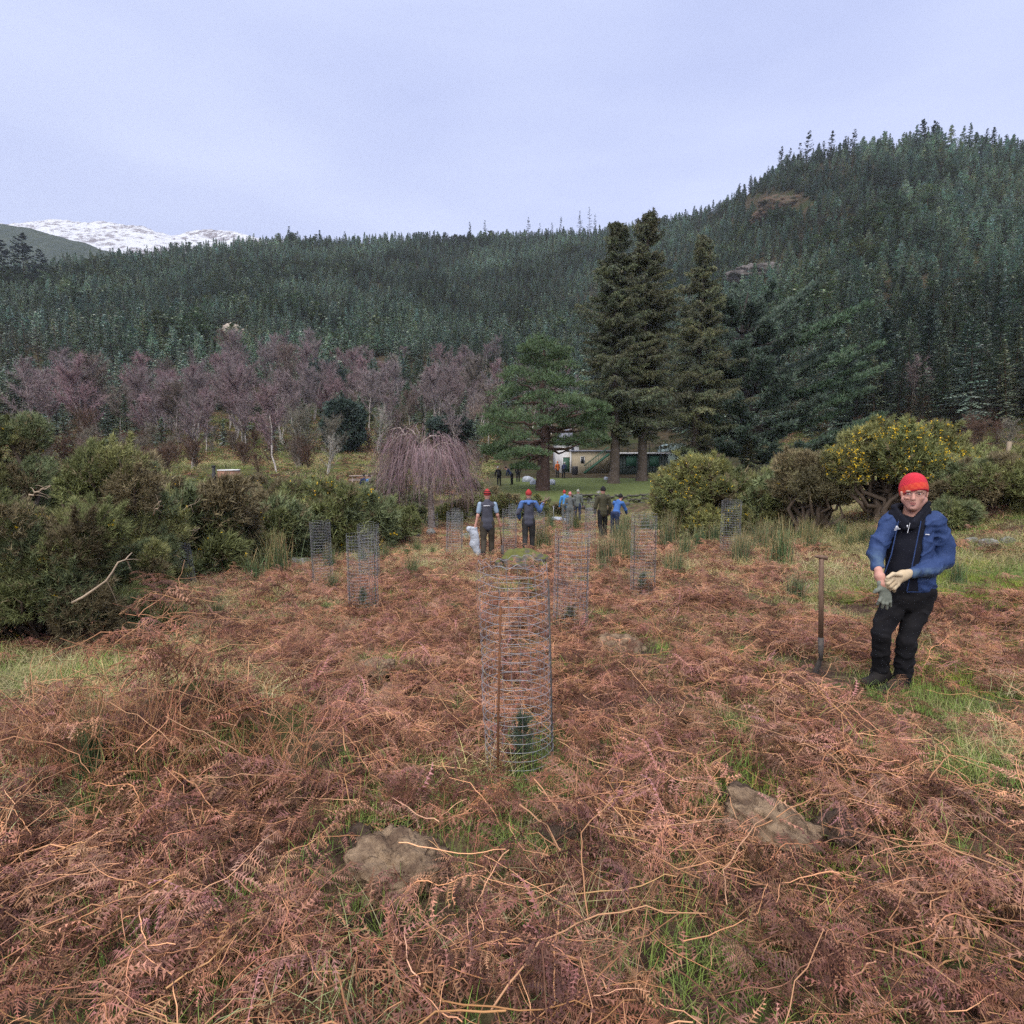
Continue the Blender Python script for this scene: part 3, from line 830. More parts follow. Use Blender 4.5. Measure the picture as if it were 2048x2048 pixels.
# --- foliage helpers for the big trees on the lawn
def tufts(mb, P, D, n_bl, L, wd, g, col, spreadv=0.6, hue=0.1, amt=0.35):
    """bundles of needles or leaf sprays at points P pointing along D"""
    n = len(P); c = jit_col(g, col, n, amt, hue)
    for k in range(n_bl):
        d = norm(D + g.normal(0, spreadv, (n, 3)))
        ln = L * g.uniform(0.6, 1.2, (n, 1))
        sd = norm(np.cross(d, g.normal(0, 1, (n, 3)))) * wd
        mb.tri(P - sd, P + sd, P + d * ln, c * g.uniform(0.85, 1.15, (n, 1)))

def curve(a, b, sag, n=7, g=None, wob=0.0):
    u = np.linspace(0, 1, n)[:, None]; a = np.asarray(a, float); b = np.asarray(b, float)
    P = a * (1 - u) + b * u; P[:, 2] += sag * (4 * u * (1 - u))[:, 0]
    if g is not None: P += g.normal(0, wob, P.shape) * (u * (1 - u) * 4)
    return P

# Scots pine on the lawn
g = np.random.default_rng(500)
Yp = 49.3
bp = at(1085, 978, Yp); bz = float(Z(bp[0], Yp)); pine = empty('pine_tree', (bp[0], Yp, bz)); org = np.array([bp[0], Yp, bz])
tr = MB(); cr_ = MB(); pxm = Yp / FPX
tp_ = [at(1085, 985, Yp), at(1088, 900, Yp), at(1093, 850, Yp), at(1083, 790, Yp), at(1090, 740, Yp), at(1088, 700, Yp)]
tp_ = np.array(tp_) - org; tp_[0, 2] = -0.2
tr.tube(tp_, [0.66, 0.46, 0.38, 0.30, 0.22, 0.1], 10, (0.075, 0.05, 0.042))
pads = [(1090, 690, 58, 20), (1062, 704, 40, 15), (1120, 708, 40, 15), (1075, 728, 62, 18), (1118, 735, 45, 16), (1035, 752, 45, 17), (1090, 760, 60, 18), (1130, 770, 38, 15), (1022, 790, 55, 18), (1075, 795, 60, 18),
        (1120, 805, 55, 17), (1158, 812, 42, 16), (1000, 830, 50, 18), (1048, 836, 62, 19), (1105, 842, 60, 18), (1150, 850, 52, 17), (1188, 832, 35, 13), (1200, 812, 26, 10), (985, 868, 42, 17), (1030, 878, 62, 19),
        (1140, 885, 60, 17), (1185, 875, 38, 15), (1200, 850, 28, 12), (985, 900, 40, 14), (1022, 912, 45, 14), (1062, 905, 40, 13), (1050, 935, 36, 10)]
for i, (px, py, w_, h_) in enumerate(pads * 2):
    back = i >= len(pads)
    dx = (px - 1088) * pxm; rmax = 5.4 * min(1, 0.35 + (py - 680) / 190); dep = math.sqrt(max(0.3, rmax ** 2 - dx ** 2)) * g.uniform(0.15, 0.9) * (1 if back else -1)
    c0 = at(px + (g.uniform(-14, 14) if back else 0), py + (g.uniform(-12, 10) if back else 0), Yp + dep) - org
    hw, hh = w_ * pxm, h_ * pxm
    zl = np.clip(c0[2] - 0.3 - 0.25 * np.hypot(c0[0], c0[1]) * g.uniform(0, 1), 3.3, 11.0); st = np.array([np.interp(zl, tp_[:, 2], tp_[:, 0]), 0, zl])
    tr.tube(curve(st, c0 + [0, 0, -hh * 0.5], -0.15, 7, g, 0.12), np.linspace(0.15, 0.03, 7), 5, (0.085, 0.055, 0.045))
    n = 280; v = norm(g.normal(0, 1, (n, 3))) * g.uniform(0.3, 1.0, (n, 1)) ** 0.5; v[:, 2] = np.abs(v[:, 2]) * 1.15 - 0.3
    v[:, 2] += 0.45 * g.normal() * v[:, 0]
    hw *= g.uniform(0.55, 0.9)
    v *= 1 + 0.6 * fbm(v * 2.2 + i * 3.1, i, 2)[:, None]
    P = c0 + v * np.array([hw, hw * 0.85, hh])
    tufts(cr_, P, norm(v * [0.6, 0.6, 0.4] + np.array([0, 0, 0.7])), 6, 0.30, 0.022, g, (0.090, 0.135, 0.066), 0.55)
tr.obj('trunk', [M_BARK], pine, True); cr_.obj('crown', [M_NEEDLE], pine)
tag(pine, 'broad Scots pine with layered green foliage and thick dark trunk on the lawn', 'tree')

# three tall old spruces: ragged drooping boughs with hanging side twigs
def big_spruce(px, top, base, Y, seed, rad, label, col, base_t, shape, nb_):
    g = np.random.default_rng(seed)
    p = at(px, base, Y); z = float(Z(p[0], Y)); h = at(px, top, Y)[2] - z
    o = empty('spruce_tree', (p[0], Y, z - 0.1)); c = MB(); tr = MB(); BK = np.array((0.085, 0.068, 0.055))
    zz = np.linspace(0, 1, 12); tr.tube(np.stack([0.12 * np.sin(zz * 5 + seed), 0.1 * np.cos(zz * 4), h * zz], 1), 0.46 * (1.03 - zz) ** 0.8 + 0.03, 9, BK)
    tr.tube(np.array([[0, 0, -0.3], [0, 0, 0.5], [0, 0, 1.2]]), [0.75, 0.58, 0.47], 10, BK)
    t = base_t + (0.985 - base_t) * g.uniform(0, 1, nb_) ** 0.85; az = g.uniform(0, 6.283, nb_)
    prof = np.minimum(1, ((1 - t) / shape)) ** 0.8; low = np.clip((t - base_t) / 0.12, 0.35, 1)
    L = rad * prof * low * g.uniform(0.45, 1.1, nb_) * np.clip(1 + 0.8 * fbm(np.stack([np.cos(az) * 1.4, np.sin(az) * 1.4, t * 9], 1), seed, 2), 0.4, 1.5) + 0.25
    for i in range(nb_):
        d = np.array([math.cos(az[i]), math.sin(az[i]), 0]); u = np.linspace(0, 1, 7); dr = L[i] * (0.10 + 0.40 * (1 - t[i])) * g.uniform(0.5, 1.4)
        if t[i] > 0.88: dr = -L[i] * 0.5
        Q = np.array([0, 0, h * t[i]]) + d * (L[i] * u)[:, None]; Q[:, 2] += -dr * u + 0.22 * L[i] * u ** 2.5; Q += g.normal(0, 0.04, Q.shape) * u[:, None]
        c.tube(Q, np.linspace(0.045, 0.012, 7), 3, BK * 0.9)
        m_ = int(9 + L[i] * 6); s_ = np.linspace(0.12, 1.0, m_) + g.uniform(-0.04, 0.04, m_); s_ = np.clip(s_, 0, 1)
        B0 = np.stack([np.interp(s_, u, Q[:, k]) for k in range(3)], 1); sd = np.cross(d, [0, 0, 1.0]); bc = np.array(col) * g.uniform(0.65, 1.3) * np.array([g.uniform(0.92, 1.1), 1, g.uniform(0.85, 1.1)])
        for sg in (1, -1):
            ln = (0.30 * L[i] * (1.15 - s_) + 0.22) * g.uniform(0.5, 1.15, m_)
            B1 = B0 + (sd * sg * ln[:, None] * 0.8) + d * ln[:, None] * 0.55 + g.normal(0, 0.05, (m_, 3)); B1[:, 2] -= ln * g.uniform(0.2, 0.9, m_)
            for k in range(4):
                tt = (k + g.random((m_, 1))) / 4; P = B0 * (1 - tt) + B1 * tt
                tufts(c, P, norm((B1 - B0) * 0.8 + np.array([0, 0, -0.12])), 3, 0.30, 0.030, g, bc, 0.5)
    c.obj('crown', [M_NEEDLE], o); tr.obj('trunk', [M_BARK], o, True)
    return tag(o, label, 'tree')
big_spruce(1227, 440, 972, 57.5, 510, 4.2, 'tall ragged dark spruce, left one of the close pair behind the pine', (0.098, 0.112, 0.066), 0.17, 0.55, 290)
big_spruce(1283, 420, 965, 60.5, 511, 4.2, 'tallest ragged spruce, right one of the close pair before the dark cabin', (0.104, 0.112, 0.066), 0.17, 0.55, 290)
big_spruce(1392, 468, 930, 69.0, 512, 7.0, 'broad olive-green spruce standing alone right of the close tall pair', (0.122, 0.135, 0.074), 0.07, 0.95, 300)

# big spreading conifer
g = np.random.default_rng(520)
Yc = 72.0; bp = at(1497, 905, Yc); bz = float(Z(bp[0], Yc)); org = np.array([bp[0], Yc, bz - 0.3]); ced = empty('cedar_tree', tuple(org)); tr = MB(); cr_ = MB()
tp_ = np.array([at(1497, 945, Yc), at(1492, 850, Yc), at(1497, 780, Yc), at(1482, 700, Yc), at(1486, 640, Yc), at(1496, 585, Yc)]) - org; tp_[0, 2] = 0
tr.tube(tp_, [0.8, 0.65, 0.5, 0.35, 0.22, 0.06], 9, (0.05, 0.043, 0.04))
ends = [(1640, 560, 2), (1735, 610, -3), (1765, 690, -4), (1770, 735, 3), (1690, 640, -5), (1600, 590, 4), (1545, 575, -2), (1480, 572, 2), (1450, 600, -3), (1440, 660, 4), (1430, 720, -4), (1425, 780, 3), (1425, 840, -4), (1440, 880, -6),
        (1740, 780, -5), (1760, 830, 2), (1720, 860, -6), (1660, 880, -6), (1600, 890, -7), (1540, 890, -7), (1650, 720, -7), (1600, 660, -7), (1550, 640, -6), (1580, 760, -8), (1640, 800, -8), (1530, 720, -7), (1700, 700, 4), (1660, 640, 5),
        (1620, 820, 6), (1560, 700, 6), (1470, 800, -7), (1480, 690, -6), (1690, 820, -3), (1730, 730, -1), (1700, 780, 1), (1670, 690, 0), (1510, 610, -3), (1575, 850, -7), (1490, 860, -7)]
for (px, py, dep) in ends:
    e = at(px, py, Yc + dep) - org
    zs = np.clip(e[2] - 0.55 * np.hypot(e[0], e[1]) * g.uniform(0.5, 0.9), 1.5, 17)
    st = np.array([np.interp(zs, tp_[:, 2], tp_[:, 0]), 0, zs])
    Q = curve(st, e, -0.5, 10, g, 0.12)
    tr.tube(Q, np.linspace(0.20, 0.025, 10), 5, (0.05, 0.043, 0.04))
    ln = np.linalg.norm(e - st); axis = norm(e - st); side = norm(np.cross(axis, [0, 0, 1.0]))
    nb = int(26 + ln * 4)
    u = g.uniform(0.28, 1.0, nb)
    B0 = np.stack([np.interp(u, np.linspace(0, 1, 10), Q[:, k]) for k in range(3)], 1)
    sl_ = (2.1 * (1.15 - u) + 0.5) * g.uniform(0.4, 1.0, nb) * g.choice([-1, 1], nb)
    B1 = B0 + side * sl_[:, None] + axis * (np.abs(sl_) * 0.7)[:, None] + g.normal(0, 0.15, (nb, 3)); B1[:, 2] += 0.1
    for k in range(11):
        tt = (k + g.random((nb, 1))) / 11
        P = B0 * (1 - tt) + B1 * tt + g.normal(0, 0.10, (nb, 3))
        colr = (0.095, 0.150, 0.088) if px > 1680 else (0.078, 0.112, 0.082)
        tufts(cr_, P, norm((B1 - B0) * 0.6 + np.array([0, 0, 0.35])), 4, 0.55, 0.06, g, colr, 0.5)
tr.obj('trunk', [M_BARK], ced, True); cr_.obj('crown', [M_NEEDLE], ced)
tag(ced, 'huge spreading dark conifer with long rising limbs right of the tall spruces', 'tree')
big = [(1760, 850, 640, 88, 'dark'), (1850, 800, 620, 98, 'dark'), (1930, 810, 640, 92, 'dark'), (2020, 790, 650, 90, 'dark'), (1690, 860, 700, 92, 'dark'), (1985, 760, 600, 110, 'd')]
for i, (px, pb, pt, Y, _) in enumerate(big):
    p = hit(px, pb, 260.0); h = p[1] / FPX * (pb - pt)
    c, t = conifer(540 + i, h=h, rad=h * 0.27, levels=40, per=7, m=5, droop=0.25, base=0.04, sl=0.4, sw=0.1, taper=0.8, sparse=0.1, col=(0.075, 0.11, 0.085), lift=0.8)
    o = empty('spruce_tree', tuple(p)); c.obj('crown', [M_NEEDLE], o); t.obj('trunk', [M_BARK], o)
    tag(o, 'tall dark spruce on the right slope behind the brown thicket', 'tree', 'tall spruces on the lower right slope')
_c, _t = conifer(560, h=4.6, rad=2.0, levels=26, per=7, m=5, droop=0.3, col=(0.11, 0.115, 0.065), sl=0.4, sw=0.1)
p = at(1497, 905, 66.0); o = empty('spruce_tree', (p[0], 66.0, float(Z(p[0], 66.0)))); _c.obj('crown', [M_NEEDLE], o); _t.obj('trunk', [M_BARK], o)
tag(o, 'small olive spruce at the foot of the huge spreading conifer', 'tree')
# dark evergreen among the bare trees
for i, (px, pb, pt, w_, lb) in enumerate([(690, 905, 800, 42, 'rounded blackish-green holly between the grey willow and the weeping birch'), (650, 800, 722, 40, 'dark rounded evergreen inside the birch belt below the pale rock'),
                                     (905, 890, 835, 50, 'low dark evergreen behind the weeping birch, left of the pine')]):
    p = hit(px, pb, 200.0); s_ = p[1] / FPX; g = np.random.default_rng(570 + i); cr_ = MB(); tr = MB()
    h = (pb - pt) * s_; n = 5000; v = norm(g.normal(0, 1, (n, 3))) * g.uniform(0.5, 1, (n, 1)) ** 0.4
    v *= 1 + 0.35 * fbm(v * 2.5, 60 + i, 3)[:, None]
    P = v * [w_ * s_, w_ * s_, h * 0.48] + [0, 0, h * 0.52]
    tufts(cr_, P, norm(v), 2, 0.5, 0.12, g, (0.045, 0.068, 0.056), 0.6); tr.tube([[0, 0, -.2], [0.1, 0, h * .4], [0, 0, h * .8]], [.2, .14, .05], 6, (.06, .05, .04))
    o = empty('evergreen_tree', tuple(p)); cr_.obj('crown', [M_NEEDLE], o); tr.obj('trunk', [M_BARK], o); tag(o, lb, 'tree')
# ================================================================= THE FIELD: dead bracken, grass, rushes
M_FROND = fmat('dead_bracken_frond', [(1.0, 0.90, 0.86), (1.05, 1.0, 0.97), (1.2, 1.06, 0.95), (0.75, 0.66, 0.64), (1.1, 0.93, 0.82)], 0.35, 1.1, 0.5, 0.85, 0.1)
M_STALK = fmat('bracken_stalk', [(1, 1, 1), (1.15, 1.0, 0.85), (0.8, 0.7, 0.65), (1.1, 1.08, 1.0)], 0.4, 2.0, 0.3, 0.6, 0.25)
M_GRASS = fmat('grass_blades', [(1, 1, 1), (1.15, 1.05, 0.85), (0.85, 1.0, 0.9)], 0.4, 0.8, 0.4, 0.7, 0.2)
BRK = np.array((0.252, 0.142, 0.106))      # dry frond
STK = np.array((0.47, 0.262, 0.155))       # dry stem

def frond(seed, L=0.6, pairs=11, npl=12, crumple=0.05, arch=0.10, curl=0.5):
    g = np.random.default_rng(seed); mb = MB()
    n = 14; s = np.linspace(0, 1, n)
    bend = g.uniform(-0.25, 0.25)
    P = np.stack([L * s * np.cos(bend * s), L * np.sin(bend * s) * s, arch * L * np.sin(math.pi * s * 0.9) - 0.05 * L * s ** 3], 1)
    P += np.cumsum(g.normal(0, 0.006 * L, P.shape), 0)
    mb.tube(P, np.linspace(0.0030, 0.0011, n), 3, STK * g.uniform(0.7, 1.1))
    for i in range(pairs):
        t = 0.22 + 0.76 * i / (pairs - 1)
        o = np.array([np.interp(t, s, P[:, k]) for k in range(3)])
        j = min(int(t * (n - 1)), n - 2); T = norm(P[j + 1] - P[j]); S0 = norm(np.cross([0, 0, 1.0], T))
        for sg in (1, -1):
            if g.random() < 0.12: continue
            lp = L * 0.40 * (1.06 - t) ** 0.85 * g.uniform(0.65, 1.1) + 0.02
            ang = g.uniform(0.75, 1.25)
            d = S0 * sg * math.sin(ang) + T * math.cos(ang); d[2] += g.uniform(-0.35, 0.25); d = norm(d)
            u = np.linspace(0, 1, 5); cdrop = g.uniform(0.1, curl) * lp
            sweep = g.normal(0, 0.15) * lp
            Q = o + d * lp * u[:, None] + T * (sweep * u ** 2)[:, None]; Q[:, 2] -= cdrop * u ** 2
            nn = max(4, int(npl * (0.35 + 0.65 * (lp / (L * 0.4)))))
            c = BRK * g.uniform(0.65, 1.35) * np.array([1, g.uniform(0.9, 1.1), g.uniform(0.85, 1.15)])
            # midrib
            w = norm(np.cross(d, [0, 0, 1.0])) * 0.0011
            V = np.concatenate([Q - w, Q + w]); q = [(a, a + 1, a + 6, a + 5) for a in range(4)]
            mb.add(V, Q=q, col=c * 0.9)
            uu = (np.arange(nn) + 0.6) / nn
            B = np.stack([np.interp(uu, u, Q[:, k]) for k in range(3)], 1)
            tn = norm(np.stack([np.interp(uu, u, np.gradient(Q[:, k])) for k in range(3)], 1))
            sd = norm(np.cross(tn, np.array([0, 0, 1.0]) + g.normal(0, 0.35, 3)))
            for s2 in (1, -1):
                pl = (0.024 * L / 0.6) * (1.1 - 0.8 * uu)[:, None] * g.uniform(0.7, 1.2, (nn, 1))
                tip = B + sd * s2 * pl + tn * pl * 0.45; tip[:, 2] -= (pl[:, 0] * g.uniform(0.0, 0.9, nn))
                hw = 0.19 * lp / nn + 0.0010
                mb.tri(B - tn * hw, B + tn * hw, tip, c * g.uniform(0.85, 1.15, (nn, 1)))
    V = np.concatenate(mb.V)
    dv = np.stack([vnoise(V * 7 + 3 * k, seed + k) for k in range(3)], 1) * crumple * 0.6 + np.stack([vnoise(V * 19 + 5 * k, seed + 7 + k) for k in range(3)], 1) * crumple * 0.12
    V = V + dv; mb.V = [V]; mb.C = [np.concatenate(mb.C)]
    return mb

def stalk(seed, L=0.7, r=0.0045, kinks=2, side=2, z=0.06):
    g = np.random.default_rng(seed); mb = MB()
    pts = [np.zeros(3)]; d = norm(np.array([1, 0, g.uniform(0.0, 0.25)]))
    segs = kinks + 1
    for k in range(segs):
        l = L / segs * g.uniform(0.7, 1.3)
        for q in range(3):
            pts.append(pts[-1] + d * l / 3 + g.normal(0, 0.007, 3))
        d = norm(d + g.normal(0, 0.42, 3) * [1, 1, 0.6])
    P = np.array(pts); c = STK * g.uniform(0.75, 1.25) * np.array([1, g.uniform(0.92, 1.1), g.uniform(0.85, 1.15)])
    mb.tube(P, np.linspace(r, r * 0.5, len(P)), 4, c)
    for k in range(side):
        j = g.integers(2, len(P) - 1); dd = norm(P[j] - P[j - 1] + g.normal(0, 0.7, 3))
        Q = P[j] + dd * np.linspace(0, L * g.uniform(0.15, 0.35), 4)[:, None]; Q += np.cumsum(g.normal(0, 0.008, Q.shape), 0)
        mb.tube(Q, np.linspace(r * 0.5, r * 0.25, 4), 3, c * 0.95)
    return mb

def grass_tuft(seed, n=46, L=0.16, spread=0.08, lie=0.6, cols=((0.13, 0.17, 0.05),), wd=0.0018, segs=3):
    g = np.random.default_rng(seed); mb = MB()
    for c in cols:
        k = n // len(cols)
        o = g.normal(0, spread, (k, 3)); o[:, 2] = 0
        d = g.normal(0, 1, (k, 3)); d[:, 2] = 0; d = norm(d); ln = L * g.uniform(0.5, 1.25, (k, 1)); ly = lie * g.uniform(0.3, 1.5, (k, 1))
        sd = norm(np.cross(d, [0, 0, 1.0])) * wd
        col = jit_col(g, c, k, 0.3, 0.1)
        prev = o; pw = sd
        for q in range(1, segs + 1):
            u = q / segs
            p = o + d * ln * ly * u ** 1.6 + np.array([0, 0, 1]) * ln * (u - 0.45 * np.minimum(ly, 1.4) * u * u)
            nw = sd * (1 - u * 0.85)
            V = np.stack([prev - pw, prev + pw, p + nw, p - nw], 1).reshape(-1, 3)
            mb.add(V, Q=np.arange(4 * k).reshape(k, 4), col=np.repeat(col, 4, 0))
            prev = p; pw = nw
    return mb.mesh('grass_tuft', [M_GRASS])

_fr = [frond(600 + i, L=l, crumple=c, arch=a, curl=cu, pairs=pr) for i, (l, c, a, cu, pr) in enumerate(
    [(0.55, 0.05, 0.12, 0.6, 13), (0.5, 0.08, 0.16, 1.0, 12), (0.62, 0.07, 0.08, 0.9, 13), (0.42, 0.11, 0.2, 1.2, 11), (0.46, 0.14, 0.1, 1.1, 11), (0.55, 0.10, 0.15, 1.3, 12), (0.38, 0.15, 0.2, 1.2, 10)])]
_st = [stalk(640 + i, L=l, r=r, kinks=k, side=sd_) for i, (l, r, k, sd_) in enumerate([(0.6, 0.0036, 2, 2), (0.8, 0.0040, 3, 3), (0.45, 0.0028, 2, 1), (0.6, 0.0024, 4, 3), (0.35, 0.0034, 1, 0), (0.7, 0.0021, 4, 4)])]
def patch(seed, nf=11, ns=4, rad=0.30, hmax=0.09):
    """a clump of dead fronds and broken stems, matted together"""
    g = np.random.default_rng(seed); mb = MB()
    def rot(sp, spr):
        return np.array(Euler((g.normal(0, spr), g.normal(-0.05, sp), g.uniform(0, 6.283))).to_matrix())
    for k in range(nf):
        M = rot(0.28, 0.4) * g.uniform(0.45, 0.95); f = _fr[g.integers(0, len(_fr))]
        c = M @ np.array([0.25, 0, 0.02])
        t = np.array([*g.normal(0, rad * 0.6, 2), g.uniform(0.0, hmax)]) - c * [1, 1, 0.6]
        tint = g.choice([0.35, 0.5, 0.8, 1.0, 1.2, 1.4]) * np.array([1, g.uniform(0.9, 1.08), g.uniform(0.85, 1.15)])
        mb.put(f, M, t, tint)
    for k in range(ns):
        M = rot(0.2, 0.4) * g.uniform(0.4, 0.9); f = _st[g.integers(0, len(_st))]
        t = np.array([*g.normal(0, rad * 0.5, 2), g.uniform(0.02, hmax + 0.03)]) - (M @ np.array([0.3, 0, 0.02])) * [1, 1, 0.5]
        mb.put(f, M, t, g.uniform(0.8, 1.2))
    return mb.mesh('bracken_clump', [M_FROND])
F_PROTO = [patch(680 + i, nf, ns, r) for i, (nf, ns, r) in enumerate([(13, 6, 0.3), (12, 8, 0.3), (11, 9, 0.32), (14, 5, 0.28), (10, 10, 0.3), (13, 7, 0.3), (7, 5, 0.2), (5, 4, 0.15)])]
S_PROTO = [m_.mesh('stalk', [M_STALK]) for m_ in _st]
G_PROTO = [grass_tuft(660, 130, 0.11, 0.14, cols=((0.13, 0.19, 0.05), (0.17, 0.20, 0.07))), grass_tuft(661, 140, 0.085, 0.13, 0.5, ((0.12, 0.19, 0.04), (0.16, 0.24, 0.06))),
           grass_tuft(662, 110, 0.19, 0.14, 1.2, ((0.34, 0.29, 0.16), (0.24, 0.22, 0.11))), grass_tuft(663, 100, 0.22, 0.15, 1.4, ((0.40, 0.33, 0.20), (0.30, 0.25, 0.14), (0.16, 0.19, 0.07))),
           grass_tuft(664, 170, 0.07, 0.15, 0.6, ((0.15, 0.20, 0.03), (0.20, 0.24, 0.05)), 0.0022)]

# --- where the bracken is thin (photo pixels on the field: x, y, half sizes, strength)
_THIN = [(80, 1375, 330, 60, 1.5), (330, 1290, 130, 50, 1.3), (400, 1195, 90, 35, .7), (1900, 1335, 190, 45, .9), (1790, 1390, 170, 28, .9), (1960, 1180, 140, 45, .7), (1690, 1190, 120, 36, .6), (1900, 1430, 120, 40, .6),
         (1000, 1590, 130, 40, .75), (1180, 1540, 70, 30, .8), (560, 1740, 110, 70, .7), (260, 1660, 70, 40, .6), (1420, 1500, 70, 25, .8), (1420, 1900, 170, 110, .75), (720, 1640, 50, 30, .8), (1660, 1700, 90, 60, .7),
         (1250, 1830, 90, 50, .6), (690, 1880, 60, 60, .8), (450, 1960, 110, 60, .5), (1020, 1690, 60, 60, .5), (1960, 1560, 80, 50, .6), (1560, 2000, 120, 50, .7), (30, 1990, 60, 70, .5), (1500, 1640, 110, 60, .4), (1460, 1340, 70, 26, .6), (1340, 1250, 80, 24, .5),
         (140, 1455, 80, 25, .8), (880, 1640, 70, 25, .6), (780, 1560, 50, 20, .6), (1120, 1420, 40, 20, .4), (420, 1500, 120, 22, .3)]
def bracken_cover(x, y):
    px, py = proj(x, y, zbase(x, y))
    d = 1.05 + 0.5 * fbm2(x, y, 0.75, 51, 4) + 0.35 * fbm2(x, y, 2.6, 52, 3)
    for a, b, rx, ry, s in _THIN:
        q = ((px - a) / rx) ** 2 + ((py - b) / ry) ** 2
        d = d - 0.92 * s * np.exp(-q * 1.2)
    d = d - 0.55 * sstep(10, 20, y) + 0.4 * sstep(14, 18, y) * (fbm2(x, y, 3.5, 53, 3) > 0.1)
    d = d - 0.7 * sstep(1350, 1750, px) * sstep(1230, 1120, py)
    for a, b, rx, ry in _SOIL:
        d = d - 1.1 * np.exp(-(((px - a) / rx) ** 2 + ((py - b) / ry) ** 2) ** 2)
    d = d * (1 - sstep(30, 38, y))
    return np.clip(d, 0, 1.2)

def field_points(dens, ymin, ymax, seed, margin=1.06):
    """random places on the field, as dense as asked for at each distance"""
    g = np.random.default_rng(seed)
    ys = np.geomspace(ymin, ymax, 60); out_ = []
    for a, b in zip(ys[:-1], ys[1:]):
        hw = 0.90 * (b + 0.35) * margin + 0.6
        n = g.poisson(dens((a + b) / 2) * (b - a) * 2 * hw)
        out_.append(np.stack([g.uniform(-hw, hw, n), g.uniform(a, b, n)], 1))
    return np.concatenate(out_), g

# things standing in the field that must stay clear: x, y, radius
CLEAR = []
CLEAR_G = []      # free of grass as well
